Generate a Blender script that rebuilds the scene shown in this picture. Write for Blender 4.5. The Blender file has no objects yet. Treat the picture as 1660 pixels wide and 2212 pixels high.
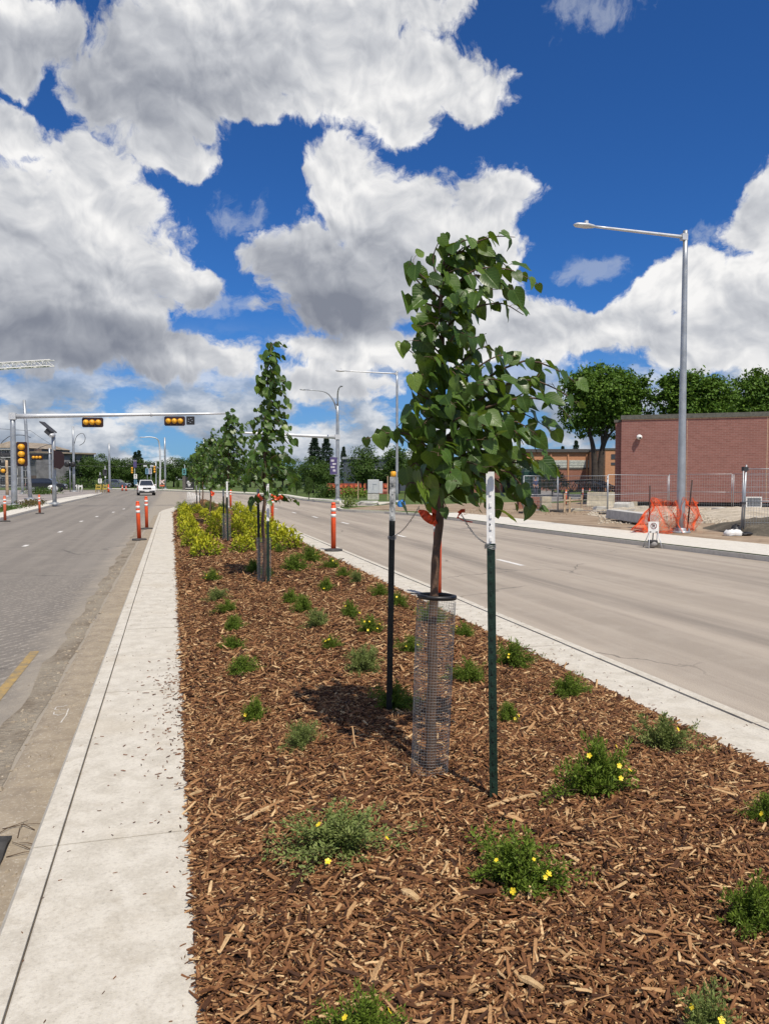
import bpy, bmesh, math, random
import numpy as np
from mathutils import Vector, Matrix, Euler
random.seed(7); rng = np.random.default_rng(7)
SC = bpy.context.scene; COL = SC.collection
# ------------------------------------------------------------------ camera
CAMH = 1.6; PITCH = 2.45; YAW = 15.45
cam_d = bpy.data.cameras.new("camera"); cam = bpy.data.objects.new("camera", cam_d); COL.objects.link(cam)
cam_d.sensor_fit = 'HORIZONTAL'; cam_d.sensor_width = 36; cam_d.lens = 36.0
cam_d.clip_start = 0.05; cam_d.clip_end = 3000
cam.location = (0, 0, CAMH); cam.rotation_euler = (math.radians(90 - PITCH), 0, math.radians(-YAW))
SC.camera = cam
CR = Euler(cam.rotation_euler).to_matrix(); CAM = Vector(cam.location)
RT = Vector((math.cos(math.radians(YAW)), -math.sin(math.radians(YAW)), 0))
FW = Vector((math.sin(math.radians(YAW)), math.cos(math.radians(YAW)), 0))
def ray(px, py):
    d = CR @ Vector(((px - 830) / 1660, -(py - 1106) / 1660, -1)); return d / d.dot(FW)
def P(px, py, D): return CAM + ray(px, py) * D          # point seen at (px,py), D metres ahead
def G(px, py, z=0.0):
    r = ray(px, py); return CAM + r * ((z - CAMH) / r.z)   # where that ray meets height z
def A(px, D, z=0.0):
    p = P(px, 1035, D); p.z = z; return p
def depth(p): return (Vector(p) - CAM).dot(FW)
# ------------------------------------------------------------------ sun, sky, exposure
SUN_EL = 57.0
SUN_H = Vector((0.20, -0.98, 0)).normalized()
sun_dir = Vector((SUN_H.x * math.cos(math.radians(SUN_EL)), SUN_H.y * math.cos(math.radians(SUN_EL)), math.sin(math.radians(SUN_EL))))
sl = bpy.data.lights.new("sun", 'SUN'); sl.energy = 4.7; sl.angle = math.radians(0.53); sl.color = (1.0, 0.915, 0.79)
so = bpy.data.objects.new("sun", sl); COL.objects.link(so); so.rotation_euler = sun_dir.to_track_quat('Z', 'Y').to_euler()
so.location = (0, -20, 60)
SC.view_settings.view_transform = 'Standard'; SC.view_settings.look = 'None'
SC.view_settings.gamma = 1.0; SC.view_settings.exposure = 0.0; SC.view_settings.use_curve_mapping = False
W = bpy.data.worlds.new("World"); SC.world = W; W.use_nodes = True
W.cycles.sampling_method = 'MANUAL'; W.cycles.sample_map_resolution = 512
wt = W.node_tree; wt.nodes.clear()

class NB:
    """small helper to write node trees"""
    def __init__(s, t): s.t = t
    def n(s, typ, **k):
        nd = s.t.nodes.new(typ)
        for a, b in k.items(): setattr(nd, a, b)
        return nd
    def put(s, sock, v):
        if hasattr(v, 'is_output') or isinstance(v, bpy.types.NodeSocket): s.t.links.new(v, sock)
        else: sock.default_value = v
    def m(s, op, a, b=0.0, c=0.0, clamp=False):
        nd = s.n('ShaderNodeMath', operation=op, use_clamp=clamp)
        for i, v in enumerate((a, b, c)): s.put(nd.inputs[i], v)
        return nd.outputs[0]
    def v(s, op, a, b=(0, 0, 0), c=(0, 0, 0)):
        nd = s.n('ShaderNodeVectorMath', operation=op)
        s.put(nd.inputs[0], a); s.put(nd.inputs[1], b)
        if op in ('MULTIPLY_ADD',): s.put(nd.inputs[2], c)
        return nd.outputs['Value'] if op in ('LENGTH', 'DISTANCE', 'DOT_PRODUCT') else nd.outputs[0]
    def xyz(s, x, y, z=0.0):
        nd = s.n('ShaderNodeCombineXYZ')
        for i, v in enumerate((x, y, z)): s.put(nd.inputs[i], v)
        return nd.outputs[0]
    def noise(s, vec, scale, detail=4, rough=0.55, dist=0.0, dim='3D'):
        nd = s.n('ShaderNodeTexNoise', noise_dimensions=dim)
        if vec is not None: s.put(nd.inputs['Vector'], vec)
        s.put(nd.inputs['Scale'], scale); nd.inputs['Detail'].default_value = detail
        nd.inputs['Roughness'].default_value = rough; nd.inputs['Distortion'].default_value = dist
        return nd
    def voro(s, vec, scale, feature='F1', rand=1.0):
        nd = s.n('ShaderNodeTexVoronoi', feature=feature)
        if vec is not None: s.put(nd.inputs['Vector'], vec)
        s.put(nd.inputs['Scale'], scale); nd.inputs['Randomness'].default_value = rand
        return nd
    def mr(s, val, a, b, c=0.0, d=1.0, smooth=True):
        nd = s.n('ShaderNodeMapRange', interpolation_type='SMOOTHSTEP' if smooth else 'LINEAR')
        for i, q in enumerate((val, a, b, c, d)): s.put(nd.inputs[i], q)
        return nd.outputs[0]
    def mix(s, f, a, b, blend='MIX'):
        nd = s.n('ShaderNodeMix', data_type='RGBA', blend_type=blend)
        s.put(nd.inputs[0], f)
        for i, q in ((6, a), (7, b)):
            s.put(nd.inputs[i], (q[0], q[1], q[2], 1) if isinstance(q, tuple) else q)
        return nd.outputs[2]
    def ramp(s, f, stops):
        nd = s.n('ShaderNodeValToRGB'); e = nd.color_ramp.elements
        while len(e) < len(stops): e.new(0.5)
        for i, (p, c) in enumerate(stops): e[i].position = p; e[i].color = (c[0], c[1], c[2], 1)
        s.put(nd.inputs[0], f); return nd.outputs[0]

def uv_of(px, py):
    d = ray(px, py).normalized(); return math.atan2(d.dot(RT), d.dot(FW)), math.asin(d.z)
# cumulus bodies: pixel centre and half sizes of where each one stands in the sky -> azimuth / elevation
BLOBS = [
 (330, 190, 180, 150), (520, 110, 260, 170), (720, 140, 230, 140), (900, 165, 160, 90), (1030, 205, 95, 62), (640, 0, 420, 110),
 (540, 240, 140, 50), (60, 60, 150, 95), (20, 150, 90, 60), (45, 290, 85, 55),
 (120, 500, 270, 150), (190, 360, 110, 80), (350, 350, 85, 48), (90, 650, 300, 150), (300, 590, 150, 110), (420, 620, 80, 52), (-60, 560, 200, 220),
 (90, 735, 260, 70), (380, 775, 175, 62), (510, 795, 70, 34), (250, 720, 150, 60),
 (770, 410, 118, 115), (762, 322, 62, 50), (872, 262, 66, 52), (860, 470, 130, 110), (1045, 440, 110, 95), (660, 560, 130, 100), (800, 590, 190, 140), (1000, 560, 170, 150), (740, 665, 165, 78),
 (780, 760, 190, 52), (1010, 700, 170, 80), (1170, 730, 190, 85), (1270, 725, 85, 60), (720, 830, 150, 48),
 (1660, 420, 85, 105), (1630, 500, 75, 55), (1480, 610, 110, 85), (1420, 710, 120, 85), (1620, 670, 150, 125), (1560, 770, 190, 62), (1750, 560, 160, 180),
]
# grey undersides: centre, half sizes, how dark
DARK = [(330, 225, 280, 130, .66), (520, 150, 300, 130, .46), (680, 60, 340, 90, .34), (230, 110, 160, 160, .55), (40, 130, 190, 100, .62), (40, 300, 80, 40, .25),
 (130, 735, 380, 95, .88), (60, 640, 280, 120, .5), (330, 660, 170, 75, .45), (130, 550, 240, 80, .36), (90, 430, 150, 70, .2), (700, 672, 190, 88, 1.0), (640, 600, 160, 120, .72), (770, 570, 190, 130, .58), (490, 662, 120, 48, .8), (830, 700, 130, 50, .6),
 (860, 470, 110, 70, .2), (170, 825, 340, 60, .85), (460, 835, 150, 45, .6), (700, 850, 200, 40, .4), (1440, 735, 100, 60, .38), (1260, 715, 80, 50, .3), (1600, 705, 150, 75, .4), (1110, 735, 150, 55, .38), (1630, 450, 60, 80, .38), (1020, 570, 120, 70, .3), (1290, 30, 100, 40, .4)]
THIN = [(520, 460, 100, 46), (1290, 15, 150, 58), (1300, 582, 110, 42), (1530, 505, 70, 40), (490, 660, 110, 40)]
def field_group(name, blobs):
    g = bpy.data.node_groups.new(name, 'ShaderNodeTree')
    g.interface.new_socket('P', in_out='INPUT', socket_type='NodeSocketVector')
    g.interface.new_socket('F', in_out='OUTPUT', socket_type='NodeSocketFloat')
    b = NB(g); gi = b.n('NodeGroupInput'); go = b.n('NodeGroupOutput')
    cur = None
    for (x, y, rx, ry) in blobs:
        u, v = uv_of(x, y); u1, v1 = uv_of(x + rx, y); u2, v2 = uv_of(x, y + ry)
        sx, sy = 1 / abs(u1 - u), 1 / abs(v2 - v)
        L = b.v('LENGTH', b.v('MULTIPLY_ADD', gi.outputs[0], (sx, sy, 0), (-u * sx, -v * sy, 0)))
        if cur is None: cur = L
        else:
            nd = b.n('ShaderNodeMath', operation='SMOOTH_MIN'); b.put(nd.inputs[0], cur); b.put(nd.inputs[1], L); nd.inputs[2].default_value = 0.25; cur = nd.outputs[0]
    b.put(go.inputs[0], b.m('SUBTRACT', 1.0, cur)); return g
def dark_group():
    g = bpy.data.node_groups.new('underside_field', 'ShaderNodeTree')
    g.interface.new_socket('P', in_out='INPUT', socket_type='NodeSocketVector'); g.interface.new_socket('F', in_out='OUTPUT', socket_type='NodeSocketFloat')
    b = NB(g); gi = b.n('NodeGroupInput'); go = b.n('NodeGroupOutput'); cur = None
    for (x, y, rx, ry, s) in DARK:
        u, v = uv_of(x, y); u1, _ = uv_of(x + rx, y); _, v2 = uv_of(x, y + ry); sx, sy = 1 / abs(u1 - u), 1 / abs(v2 - v)
        L = b.mr(b.v('LENGTH', b.v('MULTIPLY_ADD', gi.outputs[0], (sx, sy, 0), (-u * sx, -v * sy, 0))), 0.25, 1.35, s, 0.0)
        if cur is None: cur = L
        else:
            nd = b.n('ShaderNodeMath', operation='SMOOTH_MAX'); b.put(nd.inputs[0], cur); b.put(nd.inputs[1], L); nd.inputs[2].default_value = 0.18; cur = nd.outputs[0]
    b.put(go.inputs[0], cur); return g
def build_world():
    b = NB(wt)
    tc = b.n('ShaderNodeTexCoord'); d = b.v('NORMALIZE', tc.outputs['Generated'])
    u = b.m('ARCTAN2', b.v('DOT_PRODUCT', d, tuple(RT)), b.v('DOT_PRODUCT', d, tuple(FW)))
    sep = b.n('ShaderNodeSeparateXYZ'); b.put(sep.inputs[0], d)
    v = b.m('ARCSINE', sep.outputs[2])
    p = b.xyz(u, v)
    w1 = b.noise(p, 7.0, 3, 0.5, dim='2D'); w2 = b.noise(p, 30.0, 4, 0.6, dim='2D')
    wa = b.v('MULTIPLY_ADD', b.v('SUBTRACT', w1.outputs['Color'], (0.5, 0.5, 0.5)), (0.085, 0.060, 0), p)
    warp = b.v('MULTIPLY_ADD', b.v('SUBTRACT', w2.outputs['Color'], (0.5, 0.5, 0.5)), (0.022, 0.020, 0), wa)
    g1 = field_group('cumulus_field', BLOBS); g2 = field_group('thin_field', THIN)
    def fld(g, vec):
        nd = b.n('ShaderNodeGroup'); nd.node_tree = g; b.put(nd.inputs[0], vec); return nd.outputs[0]
    def billow(vec, scale, detail):
        nd = b.n('ShaderNodeTexVoronoi', voronoi_dimensions='2D', feature='SMOOTH_F1'); b.put(nd.inputs['Vector'], vec); nd.inputs['Scale'].default_value = scale
        nd.inputs['Detail'].default_value = detail; nd.inputs['Roughness'].default_value = 0.52; nd.inputs['Lacunarity'].default_value = 2.3; nd.inputs['Smoothness'].default_value = 0.35; nd.normalize = True
        return b.m('SUBTRACT', 1.0, nd.outputs['Distance'])
    F = fld(g1, warp); under = fld(dark_group(), wa)
    T = fld(g2, warp)
    wb = b.v('MULTIPLY_ADD', b.v('SUBTRACT', w2.outputs['Color'], (0.5, 0.5, 0.5)), (0.008, 0.008, 0), wa)
    bl = billow(wb, 15.0, 4); bl2 = billow(b.v('ADD', wb, (0.005, 0.010, 0)), 15.0, 4)
    puff = b.noise(warp, 26.0, 8, 0.64, dim='2D')
    pf = b.m('SUBTRACT', puff.outputs[0], 0.5)
    bf = b.m('SUBTRACT', bl, 0.60)
    bl3 = billow(wb, 36.0, 3); bl4 = billow(b.v('ADD', wb, (0.0025, 0.0050, 0)), 36.0, 3)
    em1 = b.noise(wa, 20.0, 3, 0.45, dim='2D'); em2 = b.noise(b.v('ADD', wa, (0.006, 0.013, 0)), 20.0, 3, 0.45, dim='2D')
    soft1 = b.noise(wa, 6.0, 3, 0.5, dim='2D')
    # low deck: many small flattened clouds just above the horizon; other azimuths get a general scatter
    lowp = b.v('MULTIPLY', b.v('MULTIPLY_ADD', b.v('SUBTRACT', w2.outputs['Color'], (0.5, 0.5, 0.5)), (0.012, 0.010, 0), p), (1.0, 1.9, 1.0))
    ln = b.noise(lowp, 8.5, 8, 0.60, dim='2D'); ln2 = b.noise(b.v('ADD', lowp, (0.006, 0.040, 0)), 8.5, 5, 0.60, dim='2D')
    lowmask = b.mr(v, 0.07, 0.21, 1.0, 0.0)
    Flow = b.m('MULTIPLY', b.m('SUBTRACT', ln.outputs[0], b.mr(u, -0.5, 0.45, 0.33, 0.42)), 2.6)
    outside = b.m('MAXIMUM', b.mr(b.m('ABSOLUTE', u), 0.62, 0.85), b.mr(v, 0.62, 0.8))
    gen = b.noise(b.v('MULTIPLY', p, (1.0, 1.6, 1.0)), 3.2, 6, 0.55, dim='2D')
    Fgen = b.m('MULTIPLY', b.m('SUBTRACT', gen.outputs[0], 0.5), 3.0)
    F2 = b.m('MAXIMUM', b.m('SUBTRACT', F, b.m('MULTIPLY', outside, 3.0)), b.m('SUBTRACT', Fgen, b.m('MULTIPLY', b.m('SUBTRACT', 1.0, outside), 4.0)))
    dens = b.m('MULTIPLY_ADD', bf, 0.75, b.m('MULTIPLY_ADD', pf, 0.85, F2))
    a1 = b.mr(dens, 0.05, 0.34)
    a2 = b.m('MULTIPLY', b.mr(b.m('MULTIPLY_ADD', pf, 2.6, T), 0.10, 0.95), 0.42)
    a3 = b.m('MULTIPLY', b.mr(Flow, 0.0, 0.40), lowmask)
    # shade: grey where there is much cloud towards the sun (above), white where there is none
    general = b.mr(soft1.outputs[0], 0.45, 0.7, 0.0, 0.7)
    grey = b.m('ADD', b.m('MULTIPLY', under, b.mr(soft1.outputs[0], 0.3, 0.6, 0.85, 1.1)), b.m('MULTIPLY', general, outside))
    thin_edge = b.mr(dens, 0.0, 0.5, 1.0, 0.0)
    emb = b.m('MULTIPLY', b.m('ADD', b.m('MULTIPLY', b.m('SUBTRACT', bl, bl2), 0.75), b.m('ADD', b.m('MULTIPLY', b.m('SUBTRACT', bl3, bl4), b.m('MULTIPLY_ADD', thin_edge, 0.35, 0.15)), b.m('ADD', b.m('MULTIPLY', b.m('SUBTRACT', em1.outputs[0], em2.outputs[0]), 0.85), b.m('MULTIPLY', b.m('SUBTRACT', soft1.outputs[0], 0.5), 0.5)))), b.m('SUBTRACT', 1.0, b.m('MULTIPLY', grey, 0.35)))
    lit = b.m('ADD', b.m('SUBTRACT', 0.93, b.m('MULTIPLY', grey, b.m('SUBTRACT', 0.93, b.m('MULTIPLY', thin_edge, 0.38)))), emb, clamp=True)
    c1 = b.ramp(lit, [(0.0, (2.25, 2.45, 3.0)), (0.30, (3.6, 3.8, 4.3)), (0.62, (5.9, 6.05, 6.4)), (1.0, (9.4, 9.3, 9.2))])
    l3 = b.m('MULTIPLY_ADD', b.m('SUBTRACT', ln.outputs[0], ln2.outputs[0]), 2.8, b.mr(ln.outputs[0], 0.38, 0.70, 0.70, 0.22), clamp=True)
    c3 = b.ramp(l3, [(0.0, (2.3, 2.9, 3.8)), (0.45, (4.0, 4.5, 5.3)), (1.0, (8.0, 8.2, 8.5))])
    sky = b.n('ShaderNodeTexSky', sky_type='NISHITA'); sky.sun_disc = False
    sky.sun_elevation = math.radians(SUN_EL); sky.sun_rotation = math.atan2(SUN_H.x, SUN_H.y)
    sky.altitude = 650; sky.air_density = 1.0; sky.dust_density = 0.4; sky.ozone_density = 2.0
    s = b.mix(1.0, sky.outputs[0], (0.22, 0.55, 1.02), 'MULTIPLY')
    hz = b.mr(v, 0.0, 0.22, 1.0, 0.0)
    s = b.mix(b.m('MULTIPLY', hz, 0.45), s, (2.6, 3.9, 5.6))
    s = b.mix(a3, s, c3); s = b.mix(a2, s, (6.0, 6.4, 7.0)); s = b.mix(a1, s, c1)
    bg = b.n('ShaderNodeBackground'); b.put(bg.inputs[0], s); bg.inputs[1].default_value = 0.1
    out = b.n('ShaderNodeOutputWorld'); wt.links.new(bg.outputs[0], out.inputs[0])
build_world()

# ------------------------------------------------------------------ mesh helpers
class MB:
    def __init__(s): s.v = []; s.f = []; s.sm = []; s.mi = []
    def add(s, vs, fs, smooth=False, mi=0):
        o = len(s.v); s.v += [tuple(q) for q in vs]
        for f in fs: s.f.append(tuple(i + o for i in f)); s.sm.append(smooth); s.mi.append(mi)
        return s
    def box(s, c, d, rz=0.0, mi=0, M=None):
        cx, cy, cz = c; x, y, z = d[0] / 2, d[1] / 2, d[2] / 2
        R = M or Matrix.Rotation(rz, 3, 'Z'); vs = []
        for k in (-z, z):
            for (i, j) in ((-x, -y), (x, -y), (x, y), (-x, y)): vs.append(Vector(c) + R @ Vector((i, j, k)))
        return s.add(vs, [(3, 2, 1, 0), (4, 5, 6, 7), (0, 1, 5, 4), (1, 2, 6, 5), (2, 3, 7, 6), (3, 0, 4, 7)], False, mi)
    def tube(s, pts, r, n=8, mi=0, caps=True, smooth=True):
        pts = [Vector(p) for p in pts]; rs = r if isinstance(r, (list, tuple)) else [r] * len(pts)
        vs = []; up = None
        for i, p in enumerate(pts):
            t = (pts[min(i + 1, len(pts) - 1)] - pts[max(i - 1, 0)]).normalized()
            if up is None:
                up = Vector((0, 0, 1)) if abs(t.z) < 0.9 else Vector((1, 0, 0))
            a = t.cross(up).normalized(); b = a.cross(t).normalized(); up = b
            for k in range(n):
                an = 2 * math.pi * k / n; vs.append(p + (a * math.cos(an) + b * math.sin(an)) * rs[i])
        fs = []
        for i in range(len(pts) - 1):
            for k in range(n):
                q = (k + 1) % n; fs.append((i * n + k, i * n + q, (i + 1) * n + q, (i + 1) * n + k))
        s.add(vs, fs, smooth, mi)
        if caps and n > 2:
            o = len(s.v) - len(vs); L = (len(pts) - 1) * n
            s.f += [tuple(o + k for k in range(n - 1, -1, -1)), tuple(o + L + k for k in range(n))]; s.sm += [False] * 2; s.mi += [mi] * 2
        return s
    def lathe(s, c, prof, n=16, mi=0, smooth=True):
        vs = []; fs = []
        for (r, z) in prof:
            for k in range(n):
                an = 2 * math.pi * k / n; vs.append((c[0] + r * math.cos(an), c[1] + r * math.sin(an), c[2] + z))
        for i in range(len(prof) - 1):
            for k in range(n):
                q = (k + 1) % n; fs.append((i * n + k, i * n + q, (i + 1) * n + q, (i + 1) * n + k))
        fs.append(tuple(range(n - 1, -1, -1))); fs.append(tuple((len(prof) - 1) * n + k for k in range(n)))
        return s.add(vs, fs, smooth, mi)
    def prism(s, pts, z0, z1, mi=0):
        n = len(pts); vs = [(p[0], p[1], z0) for p in pts] + [(p[0], p[1], z1) for p in pts]
        return s.add(vs, [tuple(range(n - 1, -1, -1)), tuple(range(n, 2 * n))] + [(i, (i + 1) % n, n + (i + 1) % n, n + i) for i in range(n)], False, mi)
    def slab(s, M, pts, t, mi=0):
        """outline in the local xz plane of M, thickness t along local y"""
        n = len(pts); vs = [M @ Vector((p[0], -t / 2, p[1])) for p in pts] + [M @ Vector((p[0], t / 2, p[1])) for p in pts]
        return s.add(vs, [tuple(range(n)), tuple(range(2 * n - 1, n - 1, -1))] + [((i + 1) % n, i, n + i, n + (i + 1) % n) for i in range(n)], False, mi)
    def ball(s, c, r, n=10, m=6, mi=0):
        r = (r, r, r) if not isinstance(r, tuple) else r
        vs = []; fs = []
        for i in range(m + 1):
            th = math.pi * i / m
            for k in range(n):
                an = 2 * math.pi * k / n
                vs.append((c[0] + r[0] * math.sin(th) * math.cos(an), c[1] + r[1] * math.sin(th) * math.sin(an), c[2] - r[2] * math.cos(th)))
        for i in range(m):
            for k in range(n):
                q = (k + 1) % n; fs.append((i * n + k, i * n + q, (i + 1) * n + q, (i + 1) * n + k))
        return s.add(vs, fs, True, mi)
    def build(s, name, mats, parent=None, org=None, bevel=0.0):
        me = bpy.data.meshes.new(name)
        o3 = Vector(org) if org is not None else (Vector(parent.location) if (parent is not None and parent.get('_abs')) else Vector((0, 0, 0)))
        me.from_pydata([tuple(Vector(p) - o3) for p in s.v], [], s.f)
        me.polygons.foreach_set('use_smooth', s.sm); me.polygons.foreach_set('material_index', s.mi)
        for m_ in (mats if isinstance(mats, (list, tuple)) else [mats]): me.materials.append(m_)
        me.validate(); zs = [q[2] for q in s.v]
        if len(s.f) < 3000:
            bm = bmesh.new(); bm.from_mesh(me); bmesh.ops.recalc_face_normals(bm, faces=bm.faces)
            if max(zs) - min(zs) < 0.06 and sum(f.normal.z * f.calc_area() for f in bm.faces) < -1e-9: bmesh.ops.reverse_faces(bm, faces=bm.faces)
            bm.to_mesh(me); bm.free()
        me.update()
        ob = bpy.data.objects.new(name, me); COL.objects.link(ob)
        if parent is not None: ob.parent = parent
        elif org is not None: ob.location = org
        if bevel:
            bv = ob.modifiers.new('bevel', 'BEVEL'); bv.width = bevel; bv.segments = 2; bv.limit_method = 'ANGLE'
        return ob
def npmesh(name, V, F, mat, parent=None, tint=None, smooth=False, org=None, uv=None):
    V = np.asarray(V, dtype=np.float32); F = np.asarray(F, dtype=np.int32)
    if org is not None: V = V - np.array(org, dtype=np.float32)
    me = bpy.data.meshes.new(name); k = F.shape[1]
    me.vertices.add(len(V)); me.vertices.foreach_set('co', V.ravel())
    me.loops.add(F.size); me.loops.foreach_set('vertex_index', F.ravel())
    me.polygons.add(len(F)); me.polygons.foreach_set('loop_start', np.arange(0, F.size, k, dtype=np.int32))
    me.polygons.foreach_set('loop_total', np.full(len(F), k, dtype=np.int32))
    me.polygons.foreach_set('use_smooth', np.full(len(F), smooth))
    if tint is not None:
        at = me.attributes.new('tint', 'FLOAT', 'POINT'); at.data.foreach_set('value', np.asarray(tint, dtype=np.float32))
    if uv is not None:
        ul = me.uv_layers.new(name='UVMap'); ul.data.foreach_set('uv', np.asarray(uv, dtype=np.float32)[F.ravel()].ravel())
    me.materials.append(mat); me.update(calc_edges=True); me.validate()
    ob = bpy.data.objects.new(name, me); COL.objects.link(ob)
    if parent is not None: ob.parent = parent
    elif org is not None: ob.location = org
    return ob
def tag(o, label=None, cat=None, group=None, kind=None):
    if label: o['label'] = label
    if cat: o['category'] = cat
    if group: o['group'] = group
    if kind: o['kind'] = kind
    return o
def thing(name, label, cat, loc=(0, 0, 0), rz=0.0, group=None, absolute=True):
    """an Empty at the thing's base; its parts are given in world coordinates when absolute"""
    o = bpy.data.objects.new(name, None); COL.objects.link(o); o.location = loc; o.rotation_euler = (0, 0, rz); o.empty_display_size = 0.1
    if absolute: o['_abs'] = 1
    return tag(o, label, cat, group)
def dup(root, loc=None, rz=None, label=None, group=None, scale=None):
    r = root.copy(); COL.objects.link(r)
    if loc is not None: r.location = loc
    if rz is not None: r.rotation_euler = (0, 0, rz)
    if scale is not None: r.scale = scale if isinstance(scale, tuple) else (scale,) * 3
    if label: r['label'] = label
    if group: r['group'] = group
    for ch in list(root.children):
        c = ch.copy(); COL.objects.link(c); c.parent = r
        for g in list(ch.children):
            q = g.copy(); COL.objects.link(q); q.parent = c
    return r
def struct(o): o['kind'] = 'structure'; return o

# ------------------------------------------------------------------ materials
def mk(name):
    m = bpy.data.materials.new(name); m.use_nodes = True; t = m.node_tree; t.nodes.clear(); b = NB(t)
    out = b.n('ShaderNodeOutputMaterial'); pr = b.n('ShaderNodeBsdfPrincipled'); t.links.new(pr.outputs[0], out.inputs[0])
    return m, b, pr, out
def pm(name, col, rough=0.6, metal=0.0, var=0.18, scale=8.0, bump=0.0, bscale=60.0, col2=None, coat=0.0, spec=0.5):
    m, b, pr, out = mk(name)
    tc = b.n('ShaderNodeTexCoord')
    nz = b.noise(tc.outputs['Object'], scale, 6, 0.6)
    c2 = col2 or tuple(c * (1 - 2.2 * var) for c in col)
    b.put(pr.inputs['Base Color'], b.mix(b.mr(nz.outputs[0], 0.35, 0.68), col, c2))
    nr = b.noise(tc.outputs['Object'], scale * 3.1, 4)
    b.put(pr.inputs['Roughness'], b.mr(nr.outputs[0], 0.3, 0.7, max(rough - 0.08, 0.03), min(rough + 0.1, 1), False))
    pr.inputs['Metallic'].default_value = metal; pr.inputs['Coat Weight'].default_value = coat
    pr.inputs['Specular IOR Level'].default_value = spec
    if bump:
        bp = b.n('ShaderNodeBump'); bp.inputs['Strength'].default_value = bump; bp.inputs['Distance'].default_value = 0.02
        b.put(bp.inputs['Height'], b.noise(tc.outputs['Object'], bscale, 5, 0.65).outputs[0]); b.put(pr.inputs['Normal'], bp.outputs[0])
    return m
def leafmat(name, ca, cb, trans=0.25, tcol=(0.2, 0.32, 0.04), rough=0.5, veins=False, cc=None):
    m, b, pr, out = mk(name); t = m.node_tree
    at = b.n('ShaderNodeAttribute', attribute_name='tint')
    stops = [(0, ca), (1, cb)] if cc is None else [(0, ca), (0.6, cb), (1, cc)]
    c = b.ramp(at.outputs['Fac'], stops)
    if veins:
        uv = b.n('ShaderNodeTexCoord').outputs['UV']; sp = b.n('ShaderNodeSeparateXYZ'); b.put(sp.inputs[0], uv)
        ax = b.m('ABSOLUTE', sp.outputs[0])
        mid = b.mr(ax, 0.012, 0.045, 1, 0)
        ph = b.m('FRACT', b.m('MULTIPLY', b.m('SUBTRACT', sp.outputs[1], b.m('MULTIPLY', ax, 0.75)), 6.5))
        side = b.mr(b.m('ABSOLUTE', b.m('SUBTRACT', ph, 0.5)), 0.03, 0.12, 0.7, 0)
        vv = b.m('MAXIMUM', mid, side)
        mot = b.noise(b.n('ShaderNodeTexCoord').outputs['Object'], 60.0, 4)
        c = b.mix(b.m('MULTIPLY', b.mr(mot.outputs[0], 0.4, 0.7), 0.35), c, (0.03, 0.075, 0.012))
        c = b.mix(b.m('MULTIPLY', vv, 0.38), c, (0.16, 0.26, 0.06))
        bp = b.n('ShaderNodeBump'); bp.inputs['Strength'].default_value = 0.35; bp.inputs['Distance'].default_value = 0.003
        b.put(bp.inputs['Height'], b.m('SUBTRACT', 1.0, vv)); b.put(pr.inputs['Normal'], bp.outputs[0])
    b.put(pr.inputs['Base Color'], c); pr.inputs['Roughness'].default_value = rough; pr.inputs['Specular IOR Level'].default_value = 0.42 if veins else 0.18
    tr = b.n('ShaderNodeBsdfTranslucent'); b.put(tr.inputs[0], b.mix(0.55, c, tcol))
    ms = b.n('ShaderNodeMixShader'); ms.inputs[0].default_value = trans
    t.links.new(pr.outputs[0], ms.inputs[1]); t.links.new(tr.outputs[0], ms.inputs[2]); t.links.new(ms.outputs[0], out.inputs[0])
    return m
M = {}
M['galv'] = pm('galvanised_steel', (0.42, 0.45, 0.48), 0.45, 0.55, 0.1, 3.0)
M['galv_light'] = pm('pale_galvanised_steel', (0.62, 0.64, 0.66), 0.45, 0.3, 0.06, 3.0)
M['wire'] = pm('galvanised_wire', (0.36, 0.37, 0.38), 0.45, 0.6, 0.1, 30)
M['black'] = pm('black_plastic', (0.02, 0.02, 0.022), 0.5, 0, 0.1)
M['dark'] = pm('dark_grey_paint', (0.045, 0.045, 0.05), 0.6, 0, 0.15)
M['rubber'] = pm('grey_rubber', (0.07, 0.068, 0.065), 0.85, 0, 0.2, 12, 0.3)
M['orange'] = pm('orange_plastic', (0.80, 0.10, 0.022), 0.42, 0, 0.07, 6, 0.05, 20, col2=(0.68, 0.085, 0.025))
M['orange_faded'] = pm('faded_orange_plastic', (0.75, 0.16, 0.07), 0.6, 0, 0.12)
M['white_band'] = pm('reflective_white', (0.78, 0.77, 0.74), 0.35, 0, 0.08)
M['white'] = pm('white_paint', (0.78, 0.78, 0.76), 0.45, 0, 0.06)
M['tape'] = pm('orange_flagging_tape', (0.9, 0.09, 0.02), 0.4, 0, 0.05)
M['yellow'] = pm('signal_yellow', (0.82, 0.40, 0.02), 0.4, 0, 0.06)
M['maroon'] = pm('dark_maroon_board', (0.035, 0.015, 0.016), 0.45, 0, 0.1)
M['bark'] = pm('young_bark', (0.15, 0.085, 0.052), 0.8, 0, 0.2, 14, 0.5, 70, col2=(0.075, 0.05, 0.035))
M['bark_dark'] = pm('elm_bark', (0.06, 0.047, 0.038), 0.9, 0, 0.2, 4, 0.6, 12)
M['stem'] = pm('brown_stem', (0.11, 0.07, 0.04), 0.8)
M['linden'] = leafmat('linden_leaf', (0.018, 0.048, 0.008), (0.060, 0.122, 0.018), 0.26, (0.28, 0.42, 0.02), 0.36, True, cc=(0.16, 0.24, 0.035))
M['potentilla'] = leafmat('potentilla_leaf', (0.07, 0.125, 0.014), (0.22, 0.30, 0.045), 0.25)
M['potentilla_grey'] = leafmat('greyish_potentilla_leaf', (0.11, 0.155, 0.035), (0.29, 0.335, 0.115), 0.2)
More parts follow.
